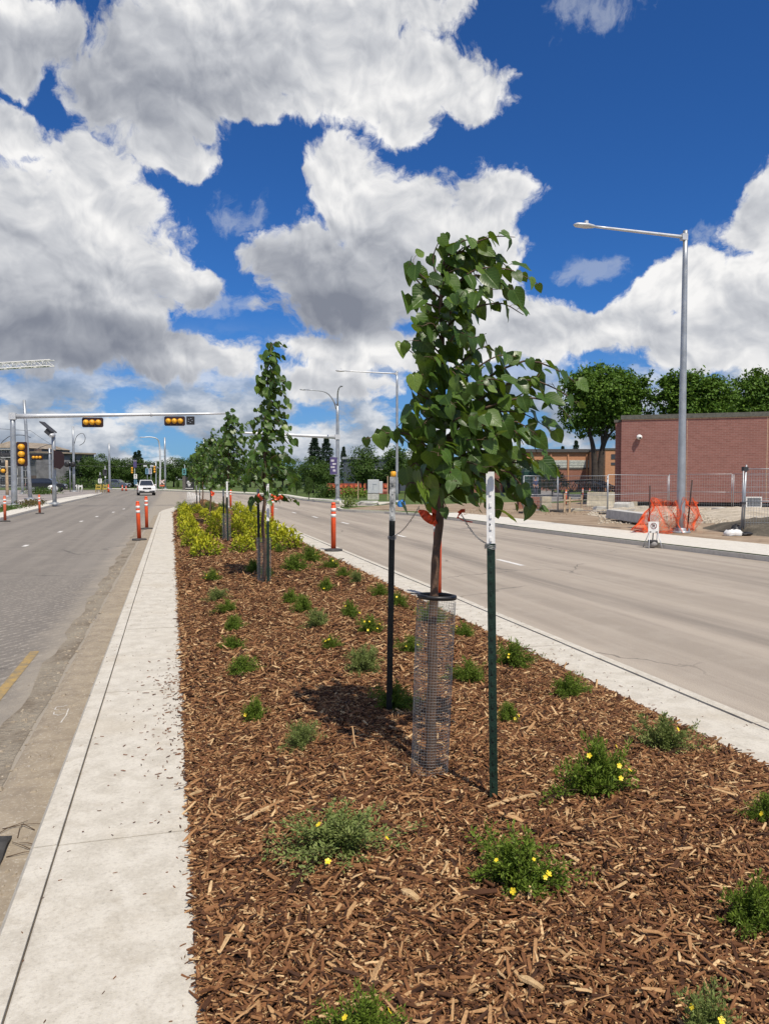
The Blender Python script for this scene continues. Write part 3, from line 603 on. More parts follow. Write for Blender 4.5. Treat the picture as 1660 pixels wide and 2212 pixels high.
def chips():
    VV, FF, TT = [], [], []; off = 0
    def batch(n, y0, y1, lmul, thick, edge=0.02, fixed=None):
        nonlocal off
        if fixed is None:
            y = rng.uniform(y0, y1, n); l = np.interp(y, [p[1] for p in IN_L], [p[0] for p in IN_L]); r = np.interp(y, [p[1] for p in IN_R], [p[0] for p in IN_R])
            t = rng.uniform(0, 1, n); x = l - edge + (r - l + 2 * edge) * t
        else: x, y = fixed; n = len(x); l = np.interp(y, [p[1] for p in IN_L], [p[0] for p in IN_L]); r = np.interp(y, [p[1] for p in IN_R], [p[0] for p in IN_R]); t = (x - l) / (r - l)
        z = np.array([mz(a, c) for a, c in zip(x, y)])
        z = z + rng.uniform(-0.002, 0.016, n) * np.clip(np.minimum(t, 1 - t) * 12, 0.15, 1)
        inside = (t > 0) & (t < 1); z = np.where(inside, z, 0.004)
        L = rng.gamma(2.2, 0.0135, n) * lmul + 0.008; Wd = np.clip(L * rng.uniform(0.07, 0.30, n), 0.0028, 0.014 * lmul); H = rng.uniform(0.0015, 0.005, n) * thick
        ph = rng.normal(0.35, 1.1, n) + rng.integers(0, 2, n) * math.pi; tl = rng.normal(0, 0.26, n) * inside; rl = rng.normal(0, 0.45, n) * np.where(inside, 1, 0.2)
        d = np.stack([np.cos(ph) * np.cos(tl), np.sin(ph) * np.cos(tl), np.sin(tl)], 1); s = np.stack([-np.sin(ph), np.cos(ph), np.zeros(n)], 1)
        u = np.cross(d, s); s2 = s * np.cos(rl)[:, None] + u * np.sin(rl)[:, None]; u = np.cross(d, s2)
        c = np.stack([x, y, z + np.abs(np.sin(tl)) * L * 0.25], 1)
        tap = rng.uniform(0.25, 1.0, (n, 1)); bend = rng.normal(0, 0.06, (n, 1)) * L[:, None]
        V = np.zeros((n, 12, 3))
        for e, (k, tp) in enumerate(((-0.5, tap), (0.05, 1.0), (0.5, tap[::-1]))):
            ce = c + d * (L * k)[:, None] + (u * bend if e == 1 else 0)
            for q, (a, bq) in enumerate(((-1, 0), (1, 0), (0.8, 1), (-0.8, 1))): V[:, e * 4 + q] = ce + s2 * (a * Wd / 2)[:, None] * tp + u * (bq * H)[:, None]
        fc = np.array([(2, 3, 7, 6), (6, 7, 11, 10), (1, 2, 6, 5), (5, 6, 10, 9), (3, 0, 4, 7), (7, 4, 8, 11), (0, 3, 2, 1), (8, 9, 10, 11)])
        F = (np.arange(n) * 12)[:, None, None] + fc[None]
        tn = np.clip(rng.beta(1.5, 2.1, n) + np.where(rng.random(n) < 0.17, rng.uniform(0.15, 0.6, n), 0), 0, 1)
        tn = np.where(inside, tn, np.minimum(tn, 0.5))
        VV.append(V.reshape(-1, 3)); FF.append(F.reshape(-1, 4) + off); TT.append(np.repeat(tn, 12)); off += n * 12
    batch(84000, 1.4, 5.2, 0.95, 1.0); batch(3600, 1.4, 6.0, 1.55, 1.2); batch(70, 1.4, 8.0, 2.4, 1.4); batch(70000, 1.4, 5.6, 0.42, 0.8)
    batch(52000, 5.2, 10.5, 1.15, 1.2); batch(30000, 10.5, 20, 1.6, 1.6); batch(17000, 20, 36, 2.4, 2.4); batch(7000, 36, 56, 3.2, 3.0)
    # crumbs spilt on the concrete beside the bed
    n = 520; y = rng.uniform(1.8, 14, n); x = 0.075 - rng.exponential(0.022, n); batch(n, 0, 0, 0.5, 0.8, fixed=(x, y))
    n = 120; y = rng.normal(5.6, 0.9, n); x = 0.06 - np.abs(rng.normal(0, 0.10, n)); batch(n, 0, 0, 0.22, 1.2, fixed=(x, y)); n = 200; y = rng.uniform(2, 14, n); x = rng.uniform(-0.6, 0.07, n); batch(n, 0, 0, 0.14, 0.8, fixed=(x, y)); n = 200; y = rng.uniform(3.5, 16, n); x = rng.uniform(3.15, 3.75, n); batch(n, 0, 0, 0.16, 0.8, fixed=(x, y))
    n = 90; y = rng.normal(6.15, 0.35, n); x = 0.06 - np.abs(rng.normal(0, 0.12, n)); batch(n, 0, 0, 0.6, 1.0, fixed=(x, y))
    n = 60; y = rng.normal(5.1, 0.45, n); x = 0.05 - np.abs(rng.normal(0, 0.16, n)); batch(n, 0, 0, 0.55, 1.0, fixed=(x, y))
    n = 22; y = rng.uniform(2, 12, n); x = rng.uniform(-0.6, 0.07, n); batch(n, 0, 0, 0.35, 0.8, fixed=(x, y))
    n = 330; y = rng.uniform(3.5, 18, n); x = 3.14 + rng.exponential(0.05, n); batch(n, 0, 0, 0.55, 0.8, fixed=(x, y))
    n = 80; y = rng.uniform(3.5, 14, n); x = rng.uniform(3.15, 3.75, n); batch(n, 0, 0, 0.4, 0.8, fixed=(x, y))
    o = npmesh('mulch_chips', np.concatenate(VV), np.concatenate(FF), M['chip'], tint=np.concatenate(TT))
    tag(o, 'shredded brown bark mulch covering the planting bed of the median', None, None, 'stuff')
chips()
def gutter_grit():
    n = 900; y = rng.uniform(1.5, 16, n); x = np.where(rng.random(n) < 0.7, rng.normal(-1.02, 0.06, n), rng.normal(-0.72, 0.09, n)); x = np.minimum(x, -0.635)
    s = rng.gamma(2, 0.0022, n) + 0.002; z = np.where(x > -0.9, -0.118, -0.127)
    base = np.array([(-1, -1, 0), (1, -1, 0), (1, 1, 0), (-1, 1, 0), (-.6, -.6, 1), (.6, -.6, 1), (.6, .6, 1), (-.6, .6, 1)])
    V = np.stack([x, y, z], 1)[:, None] + base[None] * s[:, None, None] * np.stack([rng.uniform(.7, 1.6, n), rng.uniform(.7, 1.6, n), rng.uniform(.4, 1, n)], 1)[:, None]
    F = (np.arange(n) * 8)[:, None, None] + np.array([(4, 5, 6, 7), (0, 1, 5, 4), (1, 2, 6, 5), (2, 3, 7, 6), (3, 0, 4, 7)])[None]
    o = npmesh('gutter_grit', V.reshape(-1, 3), F.reshape(-1, 4), M['gutter']); tag(o, 'loose grit lying along the left gutter', None, None, 'stuff')
gutter_grit()
# ------------------------------------------------------------------ young trees
LT_V = np.array([(0, 0, 0), (0, .12, 0), (0, .35, 0), (0, .62, 0), (0, .85, 0), (0, 1, 0), (.2, -.13, 0), (.44, .03, 0), (.49, .28, 0), (.36, .58, 0), (.15, .85, 0), (-.2, -.13, 0), (-.44, .03, 0), (-.49, .28, 0), (-.36, .58, 0), (-.15, .85, 0)])
LT_F = [(0, 6, 7, 1), (1, 7, 8, 2), (2, 8, 9, 3), (3, 9, 10, 4), (4, 10, 5, 5), (0, 1, 12, 11), (1, 2, 13, 12), (2, 3, 14, 13), (3, 4, 15, 14), (4, 5, 15, 15)]
def heart_leaves(name, leaves, mat, parent):
    """leaves: (base, axis, normal, length, tint)"""
    n = len(leaves); Bs = np.array([tuple(l[0]) for l in leaves]); a = np.array([tuple(l[1]) for l in leaves]); nn = np.array([tuple(l[2]) for l in leaves])
    L = np.array([l[3] for l in leaves]); tn = np.array([l[4] for l in leaves])
    a /= np.linalg.norm(a, axis=1)[:, None]; nn = nn - a * (nn * a).sum(1)[:, None]; nn /= np.linalg.norm(nn, axis=1)[:, None] + 1e-9
    w = np.cross(a, nn); wid = rng.uniform(0.80, 1.02, n); fold = rng.uniform(-0.05, 0.42, n); curl = rng.uniform(-0.05, 0.36, n); tw = rng.normal(0, 0.22, n); wav = rng.uniform(-.06, .06, n)
    X = LT_V[None, :, 0] * wid[:, None]; Y = np.repeat(LT_V[None, :, 1], n, 0)
    Z = fold[:, None] * np.abs(X) - curl[:, None] * Y ** 2 + tw[:, None] * X * Y + wav[:, None] * np.sin(9 * Y + 3 * X)
    V = Bs[:, None] + L[:, None, None] * (X[..., None] * w[:, None] + Y[..., None] * a[:, None] + Z[..., None] * nn[:, None])
    quads = [f for f in LT_F if f[2] != f[3]]; F = []; 
    vs = V.reshape(-1, 3); o3 = np.array(parent.location) if parent.get('_abs') else np.zeros(3)
    me = bpy.data.meshes.new(name)
    for i in range(n):
        for f in LT_F: F.append(tuple(i * 16 + q for q in (f if f[2] != f[3] else f[:3])))
    me.from_pydata((vs - o3).tolist(), [], F); me.polygons.foreach_set('use_smooth', [True] * len(F))
    at = me.attributes.new('tint', 'FLOAT', 'POINT'); at.data.foreach_set('value', np.repeat(tn, 16).astype(np.float32))
    uvl = me.uv_layers.new(name='UVMap'); lv = np.empty(len(me.loops), dtype=np.int32); me.loops.foreach_get('vertex_index', lv)
    uvs = np.tile(LT_V[:, :2], (n, 1)).astype(np.float32); uvl.data.foreach_set('uv', uvs[lv].ravel())
    me.materials.append(mat); me.update(); ob = bpy.data.objects.new(name, me); COL.objects.link(ob); ob.parent = parent
    return ob
def curve_pts(pts, n):
    """Catmull-Rom through pts"""
    pts = [Vector(p) for p in pts]; pp = [pts[0] * 2 - pts[1]] + pts + [pts[-1] * 2 - pts[-2]]; o = []
    seg = len(pts) - 1
    for i in range(n + 1):
        s = min(i / n * seg, seg - 1e-6); k = int(s); t = s - k; a, b, c, d = pp[k:k + 4]
        o.append(0.5 * ((2 * b) + (c - a) * t + (2 * a - 5 * b + 4 * c - d) * t * t + (3 * b - a - 3 * c + d) * t ** 3))
    return o
WIND = (RT * 0.9 + FW * 0.25)
def hang_leaves(path, leaves, twigs, size, spacing, start=0.25, young=0.0, droop=0.8):
    L = [0]; 
    for i in range(1, len(path)): L.append(L[-1] + (path[i] - path[i - 1]).length)
    tot = L[-1]; s = tot * start; side = random.choice((-1, 1))
    while s <= tot + 1e-6:
        i = min(max(int(np.searchsorted(L, s)), 1), len(path) - 1); f = (s - L[i - 1]) / max(L[i] - L[i - 1], 1e-6); p = path[i - 1].lerp(path[i], min(f, 1)); t = (path[i] - path[i - 1]).normalized()
        sd = t.cross(Vector((0, 0, 1))); sd = sd.normalized() if sd.length > 0.2 else RT.copy()
        rv = Vector((random.gauss(0, 1), random.gauss(0, 1), random.gauss(0, 1)))
        pd = (sd * side * 0.9 + t * 0.6 + Vector((0, 0, 0.25)) + WIND * 0.15 + rv * 0.3).normalized(); pl = random.uniform(0.02, 0.045) * size / 0.1
        q = p + pd * pl; twigs.append((p, q, 0.0011))
        ax = (pd * 0.35 + Vector((0, 0, -droop * random.uniform(0.5, 1.35))) + WIND * random.uniform(0.15, 0.65) + rv * 0.22)
        nm = Vector((0, 0, 0.75)) - FW * random.uniform(0.0, 0.95) + sd * side * 0.25 + Vector((random.gauss(0, .6), random.gauss(0, .6), random.gauss(0, .35)))
        end = s / tot
        tn = min(1, max(0, random.betavariate(1.2, 1.9) * 0.80 + (0.40 * max(0, end - 0.7) / 0.3) * random.random() + young * random.random()))
        leaves.append((q, ax, nm, size * random.uniform(0.58, 1.2) * (0.8 if end > 0.93 else 1), tn))
        side = -side; s += spacing * random.uniform(0.7, 1.25)
TREEL = 'young linden tree'
base1 = GM(928, 1668); D1 = depth(base1)
def HP(px, py, dz=0.0): return P(px, py, D1 + dz)
t1 = thing('young_linden_tree', 'nearest young linden tree, wind-blown large heart-shaped leaves, standing between two steel stakes', 'tree', base1, group='young linden trees staked along the median')
tr = curve_pts([base1 - Vector((0, 0, .03)), HP(932, 1500), HP(934, 1350), HP(941, 1210), HP(951, 1090), HP(956, 980), HP(957, 850), HP(954, 720), HP(952, 620), HP(963, 550), HP(985, 522)], 44)
b = MB(); b.tube([p + Vector((math.sin(i * 1.3) * .0022, math.cos(i * 1.7) * .0022, 0)) for i, p in enumerate(tr)], [float(np.interp(i, [0, 8, 18, 28, 44], [.029, .023, .0195, .012, .0035])) * (1 + .07 * math.sin(i * 2.1)) for i in range(45)], 10); b.build('trunk', M['bark'], t1)
leaves = []; twb = MB(); twigs = []
BR = [ # start height on the trunk (py), way points, depth at the tip
 (630, [(935, 560), (955, 505)], -0.05), (620, [(915, 600), (882, 565)], -0.05), (670, [(905, 650), (872, 640)], 0.0), (640, [(900, 605), (892, 560)], .1), (600, [(1000, 540), (1060, 512), (1112, 512)], 0.0), (560, [(1000, 520), (1030, 525)], -.1),
 (660, [(1010, 590), (1090, 580), (1165, 615)], -0.05), (650, [(1000, 600), (1050, 560), (1095, 590)], 0.15), (720, [(1010, 670), (1080, 655), (1130, 680)], -0.05), (690, [(990, 640), (1040, 640)], -.25), (730, [(920, 720), (888, 690)], -0.05),
 (800, [(915, 780), (868, 745)], 0.0), (770, [(925, 740), (890, 735)], -.2), (860, [(920, 860), (880, 832)], -0.05), (880, [(925, 880), (890, 850)], .2), (860, [(1010, 810), (1070, 770), (1115, 770)], -0.05), (840, [(1000, 780), (1040, 750), (1070, 760)], .2),
 (900, [(1030, 830), (1130, 780), (1205, 800), (1248, 832)], 0.0), (920, [(1040, 860), (1130, 820), (1200, 840), (1245, 872)], 0.12), (940, [(1030, 890), (1120, 860), (1195, 870), (1232, 905)], -0.12), (930, [(1040, 880), (1130, 850), (1170, 800)], .1), (960, [(1040, 920), (1110, 910), (1160, 940)], -0.1), (950, [(1040, 900), (1120, 890), (1190, 930)], .2),
 (1000, [(900, 945), (840, 935), (785, 950)], -0.1), (1010, [(905, 975), (860, 940)], 0.1), (1000, [(920, 940), (880, 905), (860, 920)], .0), (990, [(920, 920), (895, 880)], -.15),
 (1010, [(1030, 985), (1110, 975), (1185, 1010)], -0.08), (1030, [(1040, 1000), (1120, 1000), (1180, 1015)], .15), (1050, [(1030, 1020), (1100, 1020), (1135, 1070), (1162, 1100)], 0.05), (1040, [(1030, 1020), (1090, 1050), (1120, 1090)], .2), (1070, [(1000, 1050), (1045, 1060), (1070, 1105)], -0.12), (1060, [(980, 1040), (1010, 1050), (1035, 1095)], -.25),
 (1075, [(910, 1050), (880, 1045), (872, 1090)], 0.0), (1060, [(915, 1020), (895, 1000), (870, 1030)], .1), (1050, [(930, 1020), (910, 1010), (915, 1055)], -.25), (1070, [(930, 1060), (915, 1085)], .1),
 (720, [(980, 660), (1000, 630)], -0.3), (760, [(985, 720), (1020, 730)], -0.32), (800, [(940, 780), (925, 770)], -0.34), (820, [(985, 790), (1030, 800)], .3), (880, [(990, 840), (1040, 830)], -0.38), (900, [(930, 880), (915, 890)], -.3), (920, [(1000, 900), (1050, 900)], -0.4), (960, [(1010, 950), (1070, 950)], -.35), (980, [(950, 960), (945, 985)], -0.4), (1020, [(1000, 1000), (1050, 1010)], -.4), (900, [(1020, 870), (1080, 890)], .35), (960, [(1010, 940), (1070, 960)], .42), (1000, [(930, 980), (920, 1000)], .38), (1040, [(990, 1020), (1030, 1050)], .4), (700, [(930, 680), (920, 660)], .28), (760, [(990, 730), (1010, 700)], .3), (840, [(920, 820), (900, 800)], .3), (1060, [(950, 1060), (965, 1100)], -.15), (1000, [(1050, 960), (1130, 930), (1160, 980)], .1),
 (780, [(1000, 740), (1050, 720)], .05), (660, [(960, 600), (985, 580)], -.2), (590, [(975, 560), (1010, 545)], .12), (880, [(960, 860), (985, 880)], -.42), (1010, [(960, 1000), (985, 1040)], -.42), (940, [(1050, 900), (1110, 930), (1130, 960)], -.25), (860, [(1050, 820), (1100, 830)], -.2),
 (600, [(1010, 555), (1065, 555), (1110, 590)], .08), (640, [(1005, 600), (1060, 600), (1120, 640)], -.1), (580, [(1000, 535), (1040, 545)], .0), (680, [(1010, 630), (1075, 625)], .1), (740, [(935, 700), (910, 705)], -.2), (820, [(930, 800), (905, 815)], -.22), (920, [(935, 900), (905, 925)], -.25), (960, [(930, 940), (900, 965)], -.15),
 (700, [(970, 650), (1000, 660)], .2), (830, [(970, 800), (990, 815)], -.3), (880, [(930, 850), (945, 835)], .3), (980, [(1030, 940), (1090, 920)], .3), (1030, [(920, 1000), (890, 1030)], .25), (930, [(1000, 860), (1060, 850)], .15), (970, [(975, 930), (1000, 950)], .3),
]
for (py0, pts, dz) in BR:
    k = min(range(len(tr)), key=lambda i: abs((tr[i] - HP(955, py0)).z)); s = tr[k]
    path = curve_pts([s] + [HP(x, y, dz * (i + 1) / len(pts)) for i, (x, y) in enumerate(pts)], 10)
    r0 = 0.0035 + 0.0012 * len(pts); twb.tube(path, [r0 * (1 - 0.75 * i / 10) for i in range(11)], 5)
    hang_leaves(path, leaves, twigs, 0.094, 0.0445, 0.16 if dz else 0.25, 0.20)
hang_leaves(tr[24:], leaves, twigs, 0.098, 0.035, 0.02, 0.0)
for p, q, r in twigs: twb.tube([p, (p + q) / 2 + Vector((0, 0, .004)), q], r, 4, caps=False)
twb.build('branches', M['stem'], t1); heart_leaves('crown', leaves, M['linden'], t1)

def young_tree(px, py, top_py, prof, label, size, nb, seed, org_D=None):
    random.seed(seed); base = GM(px, py); D = depth(base); H = P(px, top_py, D).z - base.z
    t = thing('young_linden_tree', label, 'tree', base, group='young linden trees staked along the median')
    wob = [Vector((random.gauss(0, .02), random.gauss(0, .02), 0)) for _ in range(9)]
    tr = curve_pts([base + Vector((0, 0, H * i / 8 - (0.03 if i == 0 else 0))) + (wob[i] if i else Vector()) + RT * 0.012 * i for i in range(9)], 24)
    b = MB(); b.tube(tr, [float(np.interp(i, [0, 12, 24], [.032, .02, .004])) for i in range(25)], 8); b.build('trunk', M['bark'], t)
    lv, tb, tw = [], MB(), []
    hs = [p[0] for p in prof]; ws = [p[1] for p in prof]
    for k in range(nb):
        h = hs[0] + (hs[-1] - hs[0]) * ((k + random.random()) / nb) ** 0.95; w = float(np.interp(h, hs, ws)) * random.uniform(0.55, 1.1); az = k * 2.399 + random.gauss(0, .3)
        i = int(min(24, h / H * 24)); s = tr[i]; d = Vector((math.cos(az), math.sin(az), 0)) + WIND * 0.25
        e = s + d * w + Vector((0, 0, w * random.uniform(-0.15, 0.5))); mdp = s + d * w * 0.5 + Vector((0, 0, w * random.uniform(0.25, .5)))
        path = curve_pts([s, mdp, e, e + d * 0.06 - Vector((0, 0, random.uniform(.02, .14)))], 8); tb.tube(path, [0.007 * (1 - .8 * q / 8) for q in range(9)], 4)
        hang_leaves(path, lv, tw, size, size * 0.46, 0.15, 0.1)
    hang_leaves(tr[int(24 * hs[0] / H):], lv, tw, size, size * .4, 0.05)
    tb.build('branches', M['stem'], t); heart_leaves('crown', lv, M['linden'], t); return t, base, H
young_tree(568, 1256, 745, [(1.22, .34), (1.5, .50), (1.9, .48), (2.25, .30), (2.6, .22), (3.0, .20), (3.3, .15), (3.6, .07)], 'tall narrow young linden tree with a spire top, second in the staked row', 0.115, 62, 11)
young_tree(489, 1168, 893, [(1.35, .5), (1.7, .8), (2.2, .62), (2.7, .36), (3.2, .12)], 'young linden with twiggy twin top just behind the tall narrow one', 0.125, 50, 23)
young_tree(454, 1131, 925, [(1.2, .55), (1.7, .82), (2.3, .6), (3.0, .2)], 'small rounded young linden behind the twiggy one, above golden shrubs', 0.14, 40, 31)
young_tree(437, 1110, 945, [(1.3, .6), (1.9, .85), (2.5, .6), (3.1, .2)], 'light green young linden second from the end of the staked row', 0.15, 36, 37)
young_tree(424, 1097, 955, [(1.3, .6), (1.9, .9), (2.5, .7), (3.2, .2)], 'smallest looking young linden at the far end of the staked row', 0.16, 34, 41)
random.seed(5)
# ------------------------------------------------------------------ stakes, ties, tapes and mesh guards
M['post_green'] = pm('dark_green_steel_paint', (0.012, 0.035, 0.024), 0.42, 0.0, 0.2, 18, 0.15, 90)
M['post_black'] = pm('black_green_steel_paint', (0.010, 0.014, 0.013), 0.4, 0.0, 0.2, 18, 0.1, 90)
def chipped():
    m, b, pr, out = mk('chipped_white_paint'); tc = b.n('ShaderNodeTexCoord').outputs['Object']
    n = b.noise(b.v('MULTIPLY', tc, (60, 60, 26)), 1.0, 5, 0.6); k = b.mr(n.outputs[0], 0.62, 0.66)
    b.put(pr.inputs['Base Color'], b.mix(k, (0.80, 0.80, 0.79), (0.03, 0.03, 0.03))); pr.inputs['Roughness'].default_value = 0.45; return m
M['chipped'] = chipped()
M['post_top_grey'] = pm('worn_silver_paint', (0.62, 0.64, 0.66), 0.35, 0.3, 0.3, 22, 0.0, 20, col2=(0.16, 0.17, 0.18))
def stake(base, top, label, body, topmat, frac, grp='steel stakes beside the young trees', faceto=None):
    base, top = Vector(base), Vector(top); ax = (top - base).normalized(); t = thing('steel_stake', label, 'stake', base, group=grp)
    f = (faceto or (CAM - base)); f = Vector((f.x, f.y, 0)).normalized(); sd = ax.cross(f).normalized(); f = sd.cross(ax).normalized()
    def sec(b, p, q, mi=0):
        prof = [(-.019, .012), (.019, .012), (.019, .007), (.0028, .006), (.0028, -.024), (-.0028, -.024), (-.0028, .006), (-.019, .007)]
        n = len(prof); vs = [c + sd * x + f * y for c in (p, q) for (x, y) in prof]
        b.add(vs, [tuple(range(n - 1, -1, -1)), tuple(range(n, 2 * n))] + [(i, (i + 1) % n, n + (i + 1) % n, n + i) for i in range(n)], False, mi)
    h = (top - base).length; cut = base + ax * h * (1 - frac); b = MB(); sec(b, base - ax * 0.12, cut)
    k = 0.08
    while k < h * (1 - frac) - .03:
        b.box(base + ax * k + f * 0.0145 + sd * 0.0, (0.010, 0.006, 0.019), M=Matrix((sd, f, ax)).transposed()); k += 0.053
    b.build('post', body, t); b = MB(); sec(b, cut, top)
    k = h * (1 - frac) + .02
    while k < h - .02:
        b.box(base + ax * k + f * 0.0145, (0.010, 0.006, 0.019), M=Matrix((sd, f, ax)).transposed()); k += 0.053
    b.build('painted_top', topmat, t); return t
pr_b = GM(1066, 1728); pr_t = P(1058, 1019, depth(pr_b)); stake(pr_b, pr_t, 'dark green steel stake with chipped white top, nearest the viewer, right of first tree', M['post_green'], M['chipped'], 0.215)
pl_b = GM(840, 1538); pl_t = P(848, 1030, depth(pl_b)); stake(pl_b, pl_t, 'black steel stake with worn silver top, left of and behind the nearest tree', M['post_black'], M['post_top_grey'], 0.185)
a_ = GM(579, 1262); stake(a_, P(578, 1045, depth(a_)), 'green steel stake with white top in front of the second tree', M['post_green'], M['chipped'], 0.37)
a_ = GM(560, 1250); stake(a_, P(557, 1056, depth(a_)), 'thin black stake with grey top left of the second tree', M['post_black'], M['post_top_grey'], 0.17)
a_ = GM(492, 1171); stake(a_, P(490, 1040, depth(a_)), 'white topped stake on the right side of the third staked tree', M['post_green'], M['chipped'], 0.26)
a_ = GM(484, 1166); stake(a_, P(482, 1056, depth(a_)), 'dark stake with grey top on the left of the third staked tree', M['post_black'], M['post_top_grey'], 0.15)
a_ = GM(456, 1129); stake(a_, P(454, 1040, depth(a_)), 'white topped stake in golden shrubs beside the fourth staked tree', M['post_green'], M['chipped'], 0.3)
a_ = GM(432, 1109); stake(a_, P(431, 1045, depth(a_)), 'white topped stake right of the small far trees, left of the fourth tree', M['post_green'], M['chipped'], 0.3)
a_ = GM(425, 1100); stake(a_, P(424, 1048, depth(a_)), 'leftmost and most distant dark tree stake on the median', M['post_black'], M['post_top_grey'], 0.2)
def guard(cb, ct, r, label, rs, nr, nv, wr=0.0010):
    cb, ct = Vector(cb), Vector(ct); t = thing('mesh_tree_guard', label, 'tree guard', cb, group='wire mesh guards round the tree trunks'); b = MB()
    H = (ct - cb).length; ax = (ct - cb).normalized(); u = ax.cross(Vector((0, 1, 0))).normalized(); v = ax.cross(u)
    def pt(an, h):
        rr = r * (1 + 0.035 * math.sin(2 * an + 3 * h) + 0.03 * math.sin(3 * an - 5 * h)); return cb + ax * h + (u * math.cos(an) + v * math.sin(an)) * rr + Vector((0, 0, -.02))
    for k in range(nr + 1):
        h = H * k / nr; ps = [pt(2 * math.pi * i / 28, h) for i in range(29)]; b.tube(ps, wr, 3, caps=False)
    for k in range(nv):
        an = 2 * math.pi * k / nv; b.tube([pt(an, H * i / 10) for i in range(11)], wr, 3, caps=False)
    b.build('wire_mesh', M['wire'], t)
    if rs:
        b = MB(); ps = lambda rr, h: [ct + ax * h + (u * math.cos(2 * math.pi * i / 24) + v * math.sin(2 * math.pi * i / 24)) * rr for i in range(24)]
        rings = [ps(r * 1.0, -.008), ps(r * 1.06, -.007), ps(r * 1.05, 0.0), ps(r * 1.09, .003), ps(r * 1.06, .013), ps(r * .95, .014), ps(r * .93, .004), ps(r * .95, -.007)]
        vs = [p for q in rings for p in q]; fs = []; m_ = len(rings)
        for i in range(m_):
            for k in range(24): fs.append((i * 24 + k, i * 24 + (k + 1) % 24, ((i + 1) % m_) * 24 + (k + 1) % 24, ((i + 1) % m_) * 24 + k))
        b.add(vs, fs, True); e = ct - RT * r * 1.05 + Vector((0, 0, .016)); b.tube([e, e - RT * 0.035 + Vector((0, 0, .004))], .004, 5)
        b.build('black_ring', M['black'], t)
    return t
gb = GM(925, 1672); guard(gb, HP(943, 1290), 0.094, 'tall wire mesh cylinder with black top ring round the nearest trunk', True, 64, 40, 0.00075)
g2 = GM(570, 1257); guard(g2, g2 + Vector((0, 0, .68)), 0.1, 'wire mesh guard at the foot of the second staked tree', False, 30, 26, 0.0011)
g3 = GM(489, 1169); guard(g3, g3 + Vector((0, 0, .68)), 0.1, 'wire mesh guard at the foot of the third staked tree', False, 24, 20, 0.0014)
def tie(p, q, label, sag=0.03, loopax=None):
    t = thing('wire_tie', label, 'wire', p, group='twisted wires tying the trees to their stakes'); b = MB()
    p, q = Vector(p), Vector(q); n = 40; d = (q - p).normalized(); s = d.cross(Vector((0, 0, 1))).normalized(); u = s.cross(d)
    for ph in (0, math.pi):
        b.tube([p.lerp(q, i / n) - Vector((0, 0, sag * math.sin(math.pi * i / n))) + (s * math.cos(i * .9 + ph) + u * math.sin(i * .9 + ph)) * 0.0032 for i in range(n + 1)], .0017, 4)
    for k in range(3):
        b.tube([p + Vector((math.cos(2 * math.pi * i / 14) * .026, math.sin(2 * math.pi * i / 14) * .028, .007 * k - .012 + .004 * math.sin(i))) for i in range(15)], .0016, 4)
    b.build('wire', M['wire'], t); return t
tie(P(1058, 1178, depth(pr_b)), HP(995, 1110, -.02), 'twisted wire from the nearest green stake up to the first tree')
tie(P(846, 1160, depth(pl_b)), HP(905, 1095, .1), 'twisted wire from the black stake up to the first tree')
def tape(pts, w, label, mat=None, grp='orange flagging tapes tied to the trees'):
    t = thing('flagging_tape', label, 'ribbon', pts[0], group=grp); b = MB(); ps = [Vector(p) for p in pts]; vs = []; fs = []
    for i, p in enumerate(ps):
        ww = w[i] if isinstance(w, (list, tuple)) else w; dr = (ps[min(i + 1, len(ps) - 1)] - ps[max(i - 1, 0)]).normalized(); s = dr.cross(FW).normalized() * ww / 2; k = FW * 0.0006
        tw = FW * 0.012 * math.sin(i * 1.9); vs += [p - s - tw + k, p + s + tw + k, p + s + tw - k, p - s - tw - k]
    for i in range(len(ps) - 1):
        for j in range(4): fs.append((i * 4 + j, i * 4 + (j + 1) % 4, i * 4 + 4 + (j + 1) % 4, i * 4 + 4 + j))
    fs += [(3, 2, 1, 0), tuple(len(vs) - 4 + j for j in range(4))]; b.add(vs, fs, True); b.build('ribbon', mat or M['tape'], t); return t
tape(curve_pts([HP(903, 1103, -.03), HP(915, 1110, -.05), HP(925, 1120, -.05), HP(938, 1128, -.04), HP(945, 1126, .0)], 12), [.012, .022, .034, .042, .044, .044, .042, .040, .036, .03, .026, .02, .02], 'broad orange ribbon flapping left of the nearest trunk')
tape(curve_pts([HP(938, 1092, .03), HP(940, 1108, .02), HP(937, 1124, .0)], 6), .034, 'orange ribbon wrapped on the left edge of the nearest trunk')
tape(curve_pts([HP(996, 1108, -.03), HP(990, 1113, -.04), HP(987, 1120, -.04)], 6), .007, 'thin orange ribbon hanging from the right wire near the nearest trunk')
tape(curve_pts([HP(988, 1117, -.03), HP(1000, 1124, -.03), HP(1020, 1128, -.03)], 6), .006, 'thread of orange ribbon trailing right under the right wire')
tape(curve_pts([HP(1004, 1103, -.02), HP(996, 1104, -.04), HP(990, 1109, -.03)], 6), .018, 'knotted orange ribbon on the right wire of the nearest tree')
d2 = depth(g2) - .05
tape(curve_pts([P(590, 1073, d2), P(600, 1078, d2), P(608, 1072, d2 - .05), P(606, 1078, d2)], 8), .05, 'crumpled orange ribbon right of the second staked tree')
tape(curve_pts([P(556, 1068, d2), P(562, 1074, d2), P(566, 1080, d2)], 6), .045, 'small orange ribbon left of the second staked tree trunk')
tape(curve_pts([P(455, 1062, 26), P(461, 1066, 26), P(456, 1070, 26)], 6), .09, 'orange ribbon near the fourth staked tree')
